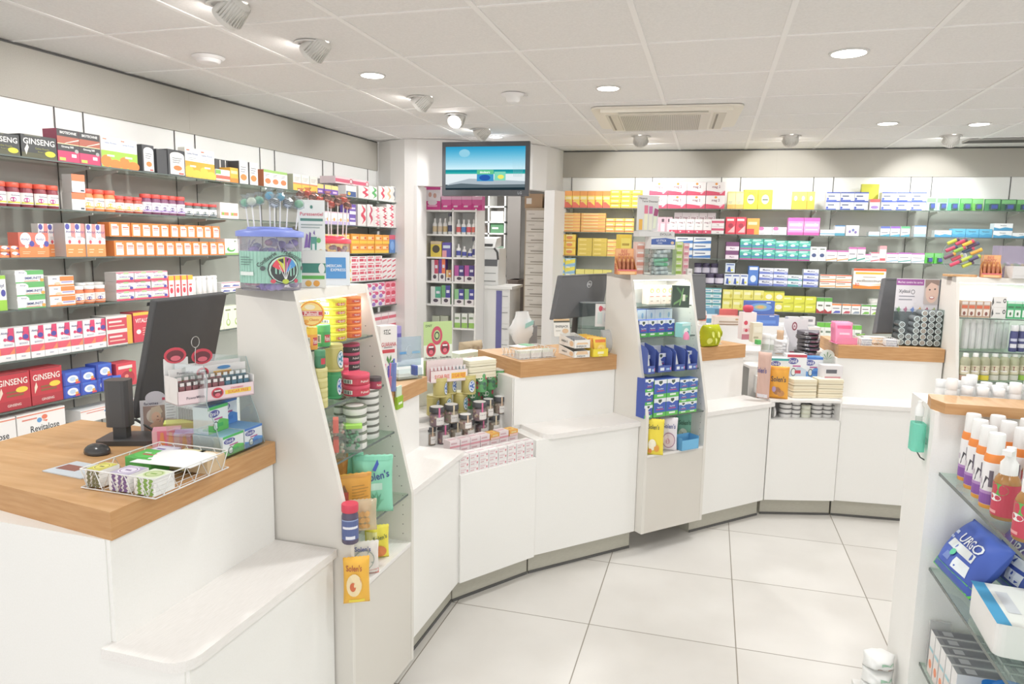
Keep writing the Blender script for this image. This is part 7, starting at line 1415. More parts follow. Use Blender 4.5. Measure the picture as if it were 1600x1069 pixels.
# third shelf: open navy trays
def dtray(w, h):
    d = .09; m = MB(); c = '3a56a8'; g = 'c9cdd6'
    m.box(-w/2, w/2, -d/2, -d/2+.0015, 0, h*.28, c); m.box(-w/2, w/2, -d/2, d/2, 0, .0015, c); m.box(-w/2, w/2, d/2-.0015, d/2, 0, h, g)
    for x in (-w/2, w/2-.0015): m.extr([(-d/2, 0), (-d/2, h*.8), (-d/2+.02, h*.92), (d/2, h), (d/2, 0)], x, x+.0015, c)
    m.add([(-w/2+.0016, -d/2+.001, h*.28), (-w/2+.0016, -d/2+.001, h*.8), (-w*.2, -d/2+.0005, h*.3)], [(0, 1, 2)], g)
    paint(m, [('r', .15, .25, .45, .7, 'e4ecf4'), ('r', .6, .3, .85, .6, '9ac0e8'), ('r', .88, .3, .96, .7, 'e88ab0')], w, h*.28, lambda x, z, l: (x, -d/2-l, z)); return m
for i, (a, b, yt, yb) in enumerate(((1000, 1016, 536, 585), (1016, 1043, 541, 582), (1043, 1063, 540, 580), (1062, 1082, 541, 578))):
    item(F2, (a+b)/2, yb, .8805, b-a-1, (yb-yt)*.93, dtray, 'display_tray', 'navy open card tray on middle tower third shelf, %s' % ('leftmost', 'second from left', 'third from left', 'rightmost')[i], 'display tray', group='navy open card trays', dep=.05, rot=-.08)
    if i != 2:
        o = item(F2, (a+b)/2, yb-1, .8825, (b-a)*.72, 27, C('2a4cae', VIC('3a56a8'), .02), 'cold_remedy_carton', 'blue and white carton inside the %s navy tray' % ('leftmost', 'second', '', 'rightmost')[i], 'box', dep=.05)
row2(F2, .6705, dB(.68, .01), 1006, 1019, 592, 1, 3, 'small cold rub carton at the left edge', '2a4cae', VIC(), .06, where='middle tower fourth shelf')
row2(F2, .6705, dB(.68, .01), 1020, 1059, 592, 2, 2, 'large blue and green cold rub carton', '2a55b8', VIC('5ac04c'), .08, where='middle tower fourth shelf', side='5ab84a')
row2(F2, .6705, dB(.68, .01), 1060, 1088, 592, 2, 3, 'small blue and green cold rub carton', '2a66b8', VIC('62c04c'), .06, where='middle tower fourth shelf')
zd = .4905
fB = cam_rz(1040, 690, .49)
ti(F2, 1007, 1035, 660, 712, zd, lambda w, h: pouch(w, h, .03, 'f2dc2c', [('t', "Solen's", .45, .8, .13, '3a4a2c', .6), ('e', .4, .3, .22, .16, 'f6f0d8'), ('e', .65, .2, .14, .1, 'e8a030'), ('e', .3, .12, .1, .07, 'e88a30')], rnd=61), 'sweet_pouch', 'yellow sweet pouch on the middle tower deck', 'pouch', face=fB, push=.2)
ti(F2, 1029, 1056, 658, 706, zd, lambda w, h: pouch(w, h, .03, 'eae4ea', [('t', "Solen's", .55, .76, .14, '2c3f94', .7), ('e', .55, .33, .36, .24, 'a87a98'), ('e', .55, .33, .32, .21, 'e0cdd2'), ('e', .5, .3, .12, .09, 'c89aa4'), ('g', [(0, 1), (.15, .9), (.1, .7), (0, .6)], 'c83a6a')], rnd=62), 'sweet_pouch', 'white and violet sweet pouch on the middle tower deck', 'pouch', face=fB, push=.35)
ti(F2, 1055, 1079, 652, 694, zd, lambda w, h: pouch(w, h, .03, '7cbca0', [('t', "Solen's", .55, .66, .16, '1c5a3c', .75), ('e', .45, .28, .28, .18, 'd8e4d0'), ('e', .5, .26, .1, .07, 'b09080')], rnd=63), 'sweet_pouch', 'green sweet pouch standing in the blue tray', 'pouch', face=fB, push=.9)
def btray(w, h): m = MB(); d = .07; m.box(-w/2, w/2, -d/2, d/2, 0, .002, '5aa8d8'); m.box(-w/2, w/2, -d/2, -d/2+.002, 0, h*.8, '6ab8e4'); m.box(-w/2, w/2, d/2-.002, d/2, 0, h, '6ab8e4'); m.box(-w/2, -w/2+.002, -d/2, d/2, 0, h, '5aa8d8'); m.box(w/2-.002, w/2, -d/2, d/2, 0, h, '5aa8d8'); return m
item(F2, 1070, 703, zd, 36, 20, btray, 'sweet_tray', 'sky blue card tray on the middle tower deck', 'display tray', dep=.036)

# ------------------------------------------------------------------ on top of the middle tower
ZB = 1.3455
def happy(w, h, hd=.34):
    d = w*.8; m = MB(); c = 'eda45c'
    m.box(-w/2, w/2, -d/2, d/2, 0, .002, c); m.box(-w/2, w/2, -d/2, -d/2+.0015, 0, h*.2, c)
    for x in (-w/2, w/2-.0015): m.extr([(-d/2, 0), (-d/2, h*.2), (d/2, h*.66), (d/2, 0)], x, x+.0015, c)
    m.box(-w/2, w/2, d/2-.0015, d/2, 0, h, c)
    paint(m, [('r', .05, .7, .95, .98, 'f0b47a'), ('t', 'BEE', .5, .89, .12, 'c8503c', .5), ('t', 'HAPPY', .5, .76, .11, 'c8503c', .8)], w, h, lambda x, z, l: (x, d/2-.0015-l, z))
    paint(m, [('r', 0, .7, 1, 1, 'd8606a'), ('r', .1, .1, .9, .5, 'f4c890')], w, h*.2, lambda x, z, l: (x, -d/2-l, z))
    paint(m, [('t', 'BEE', .3, .3, .2, 'c8503c', .5), ('t', 'HAPPY', .4, .12, .18, 'c8503c', .7)], d, h, lambda x, z, l: (-w/2-l, -x, z))
    for i in range(4):
        x = -w*.33+w*.22*i; m.lathe([(w*.08, h*.02), (w*.09, h*.35), (w*.06, h*.42), (w*.06, h*.5)], 'b86a3c', 10, c=(x, -d*.1, 0)); m.lathe([(w*.065, h*.5), (w*.065, h*.6)], 'd89a5c', 10, c=(x, -d*.1, 0)); m.lathe([(w*.08, h*.1), (w*.09, h*.5), (w*.06, h*.6), (w*.06, h*.68)], 'c87a4c', 10, c=(x, d*.2, 0))
    return m
FT2 = Frame((F2.P(0, 0, 0).x, F2.P(0, 0, 0).y), (math.cos(F2.rz-.35), math.sin(F2.rz-.35)))
zq = ZB
def sz(x, y, z, w, h): k = scale_at(atz(x, y, z)); return w*k, h*k
item(F2, 977, 429, zq, 30, 40, happy, 'balm_display', 'orange honey balm display on the middle tower', 'display', rot=-.45, dep=.02)
item(F2, 973, 425, zq, 20, 58, lambda w, h: carton(w, .05, h, 'f0cf3c', [('r', .1, .6, .9, .9, 'f6e26a'), ('r', .2, .7, .8, .76, 'b89a2c'), ('r', .1, .1, .9, .4, 'e0a83c')]), 'yellow_carton', 'yellow carton behind the honey balm display', 'box', rot=-.3, dep=.09)
for nm, x, w, c, c2, n, yt in (('salmon', 997, 16, 'eac8bc', 'd8907c', 4, 379), ('pale green', 1057, 12, 'd8e8a4', '9cc04a', 5, 379), ('dusty pink', 1068, 10, 'ecc0c4', 'd88a98', 5, 381)):
    item(F2, x, 429, zq, w, 429-yt, C(c, [('r', .1, .1, .9, .5, c2), ('r', .2, .6, .8, .75, 'f6f0ec')], .03), 'balm_carton', '%s square balm carton on the middle tower' % nm, 'box', n=n, group='%s balm cartons stacked' % nm, rot=-.2, dep=.03)
item(F2, 1076, 429, zq, 8, 9, C('eeece8', [('r', .2, .3, .8, .6, 'c8c0bc')], .02), 'small_box', 'tiny white carton at the right end of the middle tower top', 'box', rot=-.2)
def sticktub(w, h):
    R = random.Random(77); d = w*.75; m = MB(); 
    for b in ((-w/2, w/2, -d/2, -d/2+.002), (-w/2, w/2, d/2-.002, d/2), (-w/2, -w/2+.002, -d/2, d/2), (w/2-.002, w/2, -d/2, d/2)): m.box(*b, 0, h, M_ACR)
    m.box(-w/2, w/2, -d/2, d/2, 0, .002, 'cfd0ce'); return m
P = atz(1029, 430, zq); k = scale_at(P); w_, h_ = 42*k, 40*k
t_o = item(F2, 1029, 430, zq, 42, 40, sticktub, 'clear_tub', 'clear square tub filled with lip balm sticks on the middle tower', 'tub', rot=-.25, dep=.03)
R = random.Random(9); st = MB(); st.lathe([(.0085, -.033), (.0085, .012)], 'e9e9e7', 12); st.lathe([(.0088, .012), (.0088, .033)], 'cfd0d0', 12); st.lathe([(.0087, -.02), (.0087, -.005)], 'b8bcc0', 12); stm = st.mesh('balm_stick')
st = MB(); st.lathe([(.0085, -.033), (.0085, .012)], '9ed8b8', 12); st.lathe([(.0088, .012), (.0088, .033)], '6cc088', 12); stg = st.mesh('balm_stick')
base = t_o.location.copy(); rzt = t_o.rotation_euler.z; kk = 0
for lay in range(6):
    for q in range(4):
        o = bpy.data.objects.new('balm_stick', stg if (lay in (2, 3) and q == 0) else stm); COL.objects.link(o)
        u = (-.36+.24*q)*w_*.0+(-.5+q/3)*w_*.0; off = Vector((0, (-.28+.187*q)*w_*.75, .0115+.0195*lay)); off.x = R.uniform(-.012, .012)
        off = Matrix.Rotation(rzt, 3, 'Z') @ off; o.location = base+off; o.rotation_euler = (math.radians(90)+R.uniform(-.12, .12), R.uniform(-1, 1), rzt+math.pi/2+R.uniform(-.12, .12))
        tag(o, ('green' if (lay in (2, 3) and q == 0) else 'white')+' lip balm stick in the clear tub, %s layer, %s from front' % (('bottom', 'second', 'third', 'fourth', 'fifth', 'top')[lay], ORD[q+1]), 'balm stick', 'lip balm sticks in the clear tub')
ls = carton(w_*.98, w_*.5, .1*.55, 'e6e6e4', [('g', [(0, .35), (1, .35), (1, .8), (.6, .92), (.2, .86), (0, .8)], '3458a4'), ('t', 'LE STICK', .42, .7, .17, 'f0f4fa', .66), ('t', 'LEVRES', .36, .48, .1, 'dfe8f4', .5), ('e', .88, .52, .07, .12, 'e4c29a'), ('r', .0, .1, 1, .14, 'c8c8c6')])
o = ls.build('balm_carton'); o.location = base+Vector((0, 0, h_+.002)); o.rotation_euler.z = rzt; tag(o, 'white and blue balm carton lying on the clear tub of sticks', 'box')
def lipcard(w, h):
    m = MB(); m.box(-w/2, w*.1, 0, .002, h*.14, h, 'd9d7d6'); m.box(-w/2, w/2, -.03, .03, 0, h*.13, 'd6d4d2'); 
    paint(m, [('t', 'Nuance', .16, .93, .05, '6a6064', .25), ('t', 'Terre Douceur', .35, .86, .05, '6a6064', .45), ('r', .06, .16, .16, .42, 'e8b040'), ('r', .2, .16, .3, .55, 'e8e6c8'), ('r', .2, .56, .3, .76, 'd8708a'), ('r', .33, .16, .43, .55, 'e4e2d0'), ('r', .33, .56, .43, .74, 'c86aa4'), ('g', [(.45, .2), (.53, .2), (.56, .5), (.47, .5)], 'dfe4cc'), ('g', [(.46, .52), (.57, .5), (.6, .66), (.49, .7)], '9c3a6c')], w, h, lambda x, z, l: (x, -l, z))
    paint(m, [('t', 'EVOLUA', .75, .06, .06, '4a4a50', .4)], w, h, lambda x, z, l: (x, -.03-l, z)); return m
o = lipcard(w_*1.45, w_*1.5).build('lip_care_card'); o.location = base+Vector((-.03, .0, h_+.058))+F2.u*.0; o.rotation_euler.z = rzt; tag(o, 'grey lip colour card display standing on the balm carton', 'display')

def atd(F, x, d, z, wpx, yt, fn, name, label, cat, rot=0):
    """stand a product at depth d behind a frame, in column x, its top reaching row yt"""
    s = F.sx(x, d, z); w = F.sx(x+wpx/2, d, z)-F.sx(x-wpx/2, d, z); h = F.zy(s, d, yt)-z
    o = fn(w, h).build(name); o.location = F.P(s, d, z); o.rotation_euler.z = F.rz+rot; tag(o, label, cat); return o
ZR = .9905
m = MB(); m.rbox(0, .93, 0, .26, 0, .124, .01, 'e9e8e5'); m.box(.1, .3, -.001, 0, .03, .09, 'd8d6d2'); o = m.build('added_support_block', loc=FG2.P(-.38, -.69, .8655), rz=FG2.rz); tag(o, 'long white block added under the goods at the back of the far angled display', 'box')  # made-up block, added to hold up the cartons and bottle behind the display
# ================================================================== counter right of the middle tower
ti(F2, 1092, 1126, 512, 543, Z3, lambda w, h: pouch(w, h, w*.8, clear('c9cf3a', .3, 'yellow_green_bag', .65), [('e', .15+.14*i, .3+.3*(i % 2), .08, .14, 'dfe26a') for i in range(6)], rnd=71), 'sweet_bag', 'yellow-green clear bag of sweets on the right counter', 'bag', push=.4)
ctr3 = F2.P(1.27, -.33, 0); TR3 = Frame((ctr3.x, ctr3.y), (F2.u.x, F2.u.y))
wire_tray(TR3, (ctr3.x, ctr3.y, Z3), F2.rz, .19, .16, .04, None, 'white wire tray on the counter right of the middle tower', Z3)
for i in range(2):
    for j in range(3):
        m = MB(); m.rbox(-.03, .03, -.03, .03, 0, .011, .003, ['e6e6e4', 'dcdcdc', 'ecebe8'][j]); o = m.build('sweet_packet'); o.location = TR3.P(-.055+.1*i, .03, Z3+.004+.0115*j); o.rotation_euler.z = TR3.rz
        tag(o, 'pale flat packet in the right counter tray, %s stack, %s layer' % (('left', 'right')[i], ('bottom', 'middle', 'top')[j]), 'packet', 'pale packets in the right counter tray')
m = MB(); m.box(-.05, .07, -.035, .035, 0, .0015, 'f3f3f2'); o = m.build('paper_sheet', loc=tuple(F2.P(1.25, -.36, Z3+.0415)), rz=F2.rz+.2); tag(o, 'white paper sheet lying on the right counter tray', 'paper')
atd(FG2, 1135, -.74, ZR, 42, 494, C('e9ded2', [('r', .15, .3, .85, .5, 'b8a490'), ('r', .1, .05, .9, .16, '8a6a4c'), ('e', .8, .7, .06, .1, 'c8a070')], .08, top='e0a89c'), 'long_carton', 'beige carton with brown print at the back of the right counter', 'box')
atd(FG2, 1132, -.86, ZR, 36, 483, C('d8605a', [('r', .1, .3, .9, .6, 'e8a090')], .05), 'long_carton', 'coral carton at the back of the right counter', 'box')
atd(FG2, 1108, -.86, ZR, 26, 481, C('5a98b8', [('r', .1, .3, .9, .6, 'e4eef2')], .05), 'small_box', 'teal blue carton behind the yellow-green bag', 'box')
atd(FG2, 1097, -.74, ZR, 12, 478, lambda w, h: bottle(w/2, h, 'e0d8d0', 'e8d04a', [('r', .1, .2, .9, .5, 'c86a5a')]), 'small_bottle', 'small cream bottle with yellow cap behind the clear bag', 'bottle')
HEART = [('r', 0, 0, 1, .2, 'c87a8c'), ('e', .25, .62, .14, .08, 'd8405c'), ('r', .1, .3, .9, .42, 'e8b8c0'), ('e', .3, .34, .1, .06, 'c8304c'), ('e', .65, .5, .14, .08, 'e48a98')]
hc_ = item(F2, 1166, 530, Z3, 22, 42, C('f2e6e6', HEART, .06), 'sweet_carton', 'white carton with red hearts at the end of the right counter', 'box', rot=-.45, dep=.01)
o = item(F2, 1168, 490, Z3+.125, 15, 10, lambda w, h: MB().lathe([(w*.3, 0), (w*.5, h*.3), (w*.5, h*.8), (w*.3, h)], 'c8284c', 14), 'red_lid_jar', 'small jar with red lid on top of the hearts carton', 'jar', dep=.02)
o.location = hc_.location+Vector((0, 0, max(v.co.z for v in hc_.data.vertices)+.0005))
item(F2, 1180, 534, Z3, 15, 30, C('e9e0c8', [('r', .1, .5, .9, .8, 'f2ecd8'), ('r', .1, .2, .6, .3, 'b8b090')], .05), 'sweet_carton', 'cream carton beside the hearts carton', 'box', rot=-.45, dep=.0)
item(F2, 1184, 538, Z3, 6, 7, C('4ab85a', (), .03), 'small_box', 'small green carton at the oak corner of the right counter', 'box', rot=-.3, dep=.0)

# ================================================================== far angled display
fz2 = cam_rz(1255, 600, .7)
BLE = [('e', .5, .55, .4, .3, '6a9ad8'), ('e', .5, .55, .22, .18, 'a8b890'), ('e', .5, .55, .12, .1, 'e0a86a'), ('r', .7, .85, .85, .92, 'e4ecf8')]
zG = .8655
q = atd(FG2, 1187, -.77, ZR, 50, 491, C('4a72c0', BLE[3:]+[('r', .1, .2, .9, .5, '5f8ad4')], .1, top='c8a898'), 'sweet_carton', 'lower blue carton behind the far angled display', 'box'); zq2 = ZR+max(v.co.z for v in q.data.vertices)+.001
atd(FG2, 1185, -.77, zq2, 44, 470, C('3f66b8', BLE, .06), 'sweet_carton', 'upper blue carton with starry picture, far angled display', 'box')
for i, (x, w, yt, c, dsc) in enumerate(((1195, 13, 527, 'e6e8e6', 'white-capped clear tube, leftmost'), (1204, 13, 529, 'eceeec', 'white-capped clear tube, second'), (1213, 10, 528, 'dde4c8', 'greenish clear tube'), (1223, 9, 530, 'e4e2d8', 'slim cream tube'))):
    ti(FG2, x-w/2, x+w/2, yt-2, 553, zG-.0, lambda w_, h_, c=c: jar(w_/2, h_, mat(c, .3), 'f2f3f2', [('r', .2, .2, .8, .5, 'b8c0b4')], .2, n=14), 'clear_tube', dsc+' on the far angled display', 'tube', face=fz2, group='pale tubes on the far angled display')
ti(FG2, 1212, 1222, 520, 554, zG, lambda w, h: pouch(w, h, .02, 'c9a684', [], rnd=81), 'brown_pouch', 'small brown pouch among the pale tubes', 'pouch', face=fz2)
def armtray(w, h):
    m = MB(); d = .1; c = 'e4e3e6'; m.box(-w/2, w/2, -d/2, d/2, 0, .002, c); m.extr([(-d/2, 0), (-d/2, h*.45), (d/2, h*.8), (d/2, 0)], -w/2, -w/2+.002, c); m.extr([(-d/2, 0), (-d/2, h*.45), (d/2, h*.8), (d/2, 0)], w/2-.002, w/2, c); m.box(-w/2, w/2, -d/2, -d/2+.002, 0, h*.28, c); m.box(-w/2, w/2, d/2-.002, d/2, 0, h, c)
    for x in (-1, 1): m.add([(x*w*.5, -d/2+.0005, h*.28), (x*w*.5, -d/2+.0005, h*.5), (x*w*.32, -d/2+.0005, h*.28)], [(0, 1, 2)], c)
    paint(m, [('e', .5, .13, .1, .1, '8a2c44'), ('e', .5, .13, .06, .06, 'e8d8dc'), ('r', .05, .1, .25, .16, 'b86a7c')], w, h, lambda x, z, l: (x, -d/2-l, z)); paint(m, [('e', .45, .8, .11, .12, '8a2c44'), ('e', .45, .8, .07, .08, 'e8d8dc'), ('t', 'A', .45, .8, .08, '8a2c44', .1)], w, h, lambda x, z, l: (x, d/2-.002-l, z))
    return m
item(FG2, 1245, 556, zG-.03, 38, 56, armtray, 'sweet_tray', 'white card tray with round dark red emblem', 'display tray', dep=.0)
for k in range(4): o = pouch(.085, .03, .1, 'e3e2e4', [], zig=False, rnd=90+k); o = o.build('white_sachet'); o.location = FG2.P(.165, -.36, zG+.004+.018*k); o.rotation_euler.z = FG2.rz+R.uniform(-.1, .1); tag(o, 'white foil sachet in the emblem tray, %s' % ('bottom', 'second', 'third', 'topmost')[k], 'sachet', 'white foil sachets in the emblem tray')
for k in range(6): o = pouch(.13, .026, .12, '4a4548' if k < 5 else '56505a', [('r', .2, .2, .35, .8, 'c8c4c8'), ('r', .4, .3, .8, .5, '8a3a5c')], zig=False, rnd=100+k); o = o.build('black_sachet'); o.location = FG2.P(.325+R.uniform(-.01, .01), -.35, zG+.001+.0235*k); o.rotation_euler.z = FG2.rz+R.uniform(-.15, .15); tag(o, 'dark foil packet on the far angled display, %s from the bottom of the pile' % ORD[k+1], 'packet', 'pile of dark foil packets')
for i, x in enumerate((1237, 1260)): atd(FG2, x+1, -.76, ZR, 19, 495, C('e3e3e4', [('r', .1, .5, .8, .75, '8a8a90'), ('r', .0, 0, 1, .2, 'c8c8ca')], .05), 'grey_carton', 'light grey carton behind the emblem tray, %s one' % ('left', 'right')[i], 'box')
zH = .8005
for i, (x, w, yt, yb, a, tp) in enumerate(((1213, 28, 556, 578, OB('3aa8a8', '6cc860'), 'f0f0ee'), (1240, 30, 556, 592, OB('c83a50', 'c8d8e8'), 'f0f0ee'), (1266, 28, 560, 592, OB('3a7cd0', '5a9ae0'), '4a90d0'))):
    n = 1
    item(FG2, x, yb-2 if i else 590, .7525, w, (yb-yt) if i else 30, C('eef2f6', a, .07, top=tp), 'floss_carton', 'white %s floss carton on the far angled display' % ('and green', 'and red', 'and blue')[i], 'box', n=n, group='dental floss cartons on the far angled display', rot=-.05, dep=.04)
def cbd(w, h): m = MB(); m.box(-w/2, w/2, 0, .002, 0, h*.78, 'e6ebe4'); n = 16; m.add([(w*.5*math.cos(6.28*i/n), -.0003, h*.72+h*.28*math.sin(6.28*i/n)) for i in range(n)], [tuple(range(n))], 'e6ebe4'); paint(m, [('g', [(.5, .62), (.5+.3*math.cos(a)-.03, .68+.22*math.sin(a)), (.5+.3*math.cos(a)+.03, .68+.22*math.sin(a))], '4a8a44') for a in (.1, .7, 1.57, 2.4, 3.0)]+[('t', 'CBD', .5, .38, .16, '5c6460', .7), ('r', .25, .22, .75, .26, '6a706c')], w, h, lambda x, z, l: (x, -.0008-l, z)); return m
item(FG2, 1290, 588, .7525, 24, 42, cbd, 'cannabidiol_sign', 'round-topped pale sign with green leaf on the far display', 'sign', dep=.0)
item(FG2, 1296, 593, .7525, 30, 24, C('e4e0e2', [('r', .15, .5, .7, .75, '5a5a64'), ('r', .1, .1, .9, .3, 'c88a94')], .07), 'grey_carton', 'grey and pink carton under the leaf sign', 'box', dep=-.02)
for i, (x, n) in enumerate(((1250, 3), (1291, 4))):
    item(FG2, x, 622, .6655, 39, 29, lambda w, h: softpack('eee4c8', 'dcc9a0')(w, h), 'tissue_pack', 'cream soft pack, %s pile of the far display' % ('left', 'right')[i], 'pack', n=n, group='cream soft packs on the far display', rot=R.uniform(-.1, .1), dep=.05)
ti(FG2, 1200, 1229, 577, 623, .6655, lambda w, h: pouch(w, h, .035, 'f2aa1e', [('t', "Solen's", .5, .62, .17, '2c3a4a', .75), ('e', .45, .25, .2, .12, 'a8703c'), ('e', .65, .18, .18, .1, 'c88a4c'), ('e', .3, .3, .1, .09, 'b8a0c8'), ('r', .02, .92, .98, .98, 'e89a1e')], rnd=120), 'sweet_pouch', 'orange sweet pouch on the right counter ledge', 'pouch', face=fz2, push=.1)
ti(FG2, 1181, 1201, 557, 623, .6655, lambda w, h: pouch(w, h, .04, clear('e8c8bc', .3, 'pink_bag', .75), [('t', "Solen's", .4, .62, .12, '2c3f94', .8), ('r', .1, .02, .9, .1, 'eceaf0')], rnd=121), 'sweet_bag', 'pinkish clear sweet bag on the right counter ledge', 'bag', face=fz2-.3, push=.2)
for i, (x0, x1, n, yt, c) in enumerate(((1217, 1235, 4, 624, 0), (1235, 1249, 4, 627, 0), (1250, 1265, 3, 634, 1), (1266, 1283, 4, 627, 0), (1283, 1298, 4, 628, 0), (1298, 1313, 4, 628, 0))):
    ti(FG2, x0, x1, yt, 653, .5565, ringjar('6a6a68' if not c else 'd8d8c0', 'eceae8' if not c else 'e8ead8', 'd8d6d4'), 'round_sweet_box', 'round %s box under the far display, %s stack' % ('white and grey' if not c else 'cream', ORD[i+1]), 'box', n=n, face=fz2, group='round boxes in the low niche', push=.5)
m = MB(); m.T = Matrix.Rotation(math.radians(90), 4, 'Y'); 
for k in range(2): m.lathe([(.028, .0+.012*k), (.03, .003+.012*k), (.03, .009+.012*k), (.028, .011+.012*k)], ['8a8a86', 'e8e6e4'][k], 20)
P_ = FG2.P(.018+.003, -.05, .5565+.031); o = m.build('round_sweet_box', loc=tuple(P_), rz=FG2.rz); tag(o, 'round grey and white box standing on edge in the low niche', 'box')

# ================================================================== far right counter
zS = .9455
f3 = cam_rz(1400, 520, .95)
for k in range(6):
    mm = pouch(.1, .12 if k < 5 else .1, .02, 'ea7aa0' if k % 2 else 'f08cb0', [('r', .1, .7, .9, .85, 'e04a80'), ('r', .2, .4, .8, .5, 'f6c8d8'), ('r', .1, .05, .45, .2, 'f6dce6'), ('r', .55, .05, .9, .2, 'f6dce6')], rnd=130+k)
    o = mm.build('pink_sachet'); o.location = F3.P(.055, -.27-.02*k, zS+.002); o.rotation_euler.z = F3.rz+.1; o.rotation_euler.x = -.25; tag(o, 'pink foil sachet on the far right counter, %s from the front' % ORD[k+1], 'sachet', 'pink foil sachets')
m = MB(); m.box(-.055, .055, -.075, .06, 0, .002, 'ee90b4'); m.box(-.055, .055, -.075, -.073, 0, .04, 'ee88ae'); o = m.build('sachet_tray', loc=tuple(F3.P(.055, -.31, zS)), rz=F3.rz+.1); tag(o, 'pink card tray holding the foil sachets', 'display tray')
ctr4 = F3.P(.225, -.285, 0); TR4 = Frame((ctr4.x, ctr4.y), (F3.u.x, F3.u.y))
wire_tray(TR4, (ctr4.x, ctr4.y, zS), F3.rz, .2, .16, .04, None, 'white wire tray with two packet stacks on far right counter', zS)
for i in range(2):
    for j in range(3):
        m = MB(); m.rbox(-.028, .028, -.03, .03, 0, .0115, .003, ['dcdce0', 'ecebea', 'e4e4e8'][j]); m.box(-.0283, .0283, -.0305, -.03, .003, .006, '9a9ab0'); o = m.build('sweet_packet'); o.location = TR4.P(-.065+.13*i, .035, zS+.004+.012*j); o.rotation_euler.z = TR4.rz
        tag(o, 'pale flat packet in the far right tray, %s stack, %s layer' % (('left', 'right')[i], ('bottom', 'middle', 'top')[j]), 'packet', 'pale packets in the far right tray')
m = MB(); m.box(-.06, .06, -.03, .03, 0, .0015, 'f2f2f0'); m.tube([(-.08, .03, .004), (-.03, .05, .008)], .004, '7ab83c', 6); o = m.build('paper_sheet', loc=tuple(F3.P(.22, -.31, zS+.0415)), rz=F3.rz+.1); tag(o, 'white sheet and green pen lying on the far right tray', 'paper')
# chewing-gum tube dispenser
x0, x1 = 1402, 1470; sA, sB = F3.sx(x0, -.27, zS), F3.sx(x1, -.27, zS); Wd = sB-sA; Ht = F3.zy((sA+sB)/2, -.27, 437)-zS
t = empty('tube_dispenser', F3.P((sA+sB)/2, -.27, zS), F3.rz)
m = MB(); m.box(-Wd/2, Wd/2, .0, .003, 0, Ht*.56, M_ACR); m.box(-Wd/2, -Wd/2+.003, .0, .11, 0, Ht*.56, M_ACR); m.box(Wd/2-.003, Wd/2, .0, .11, 0, Ht*.56, M_ACR); m.box(-Wd/2, Wd/2, 0, .11, 0, .004, M_ACR); m.box(-Wd/2, Wd/2, .105, .11, 0, Ht*.56, clear('8f9496', .2, 'smoked_back', .55))
placed(m, 'clear_case', t)
m = MB(); m.box(-Wd/2, Wd/2, .104, .106, Ht*.5, Ht, 'e7e3e8')
ic = ['7ab86a', 'b86a8a', '6a8ad0', 'e0b04a', 'b04a6a', 'a8b86a']
art = [('r', 0, .9, .64, .99, '9c4a9c'), ('t', 'Machez contre les caries', .32, .945, .035, 'f0e0f0', .58), ('t', 'Xylitol', .2, .8, .065, '4a4a54', .26), ('o', .4, .8, .045, .035, .25, '5a5a60')]+lines(.08, .5, .66, .76, 2, '9a9aa4')+[('g', [(.075+.165*i, .53), (.1+.165*i, .58), (.14+.165*i, .53), (.1+.165*i, .48)], ic[i]) for i in range(6)]+[('e', .09+.165*i, .53, .045, .022, ic[i]) for i in range(6)]
art += [('r', .66, .62, .99, .99, 'c9bcb8'), ('e', .84, .8, .15, .16, 'e6c4b4'), ('g', [(.66, .99), (.99, .99), (.99, .9), (.8, .95), (.68, .86)], '9a8278'), ('e', .78, .84, .022, .012, '4a3c3a'), ('e', .9, .85, .022, .012, '4a3c3a'), ('e', .84, .72, .06, .025, 'c87a7c'), ('e', .84, .725, .045, .014, 'f4efee')]
paint(m, art, Wd, Ht, lambda x, z, l: (x, .104-l, z)); placed(m, 'header_card', t)
tag(t, 'clear dispenser of upright gum tubes with a smiling face on its card', 'dispenser')
tub_m = []
for c in ('6a5a58', 'b8845c'):
    m = MB(); m.T = Matrix.Rotation(math.radians(90), 4, 'X'); r = .0135*Wd/.2*1.0
    r = Wd/6*.44; m.lathe([(r, -.09), (r, -.004)], '77787a', 18, cap=False); m.lathe([(r, -.004), (r, 0), (r*.98, .002)], 'fafafa', 18); m.lathe([(r*.66, .0021), (r*.6, .0022)], c, 18); m.lathe([(r*.42, .0023), (r*.3, .0024)], 'e4e0de', 14); m.lathe([(r*.22, .0025), (r*.15, .0026)], c, 10); tub_m.append((m.mesh('gum_tube'), r))
cols = [4, 2, 5, 6, 6, 6]
for i, n in enumerate(cols):
    for j in range(n):
        me, r = tub_m[1 if i == 3 or (j == 0 and i == 1) else 0]; o = bpy.data.objects.new('gum_tube', me); COL.objects.link(o); o.parent = None
        o.location = F3.P((sA+sB)/2-Wd/2+Wd*(i+.5)/6, -.27-.012, zS+.005+r+j*2.02*r); o.rotation_euler = (0, 0, F3.rz)
        tag(o, 'white round gum tube end in the dispenser, %s column from left, %s from bottom' % (ORD[i+1], ORD[j+1]), 'gum tube', 'round gum tubes in the dispenser')
mon_at(F3, ((1383, 434), (1478, 437), (1368, 521)), 'black screen behind the gum tube dispenser on far right counter', zS, None, (4.22, 4.36, 4.16))

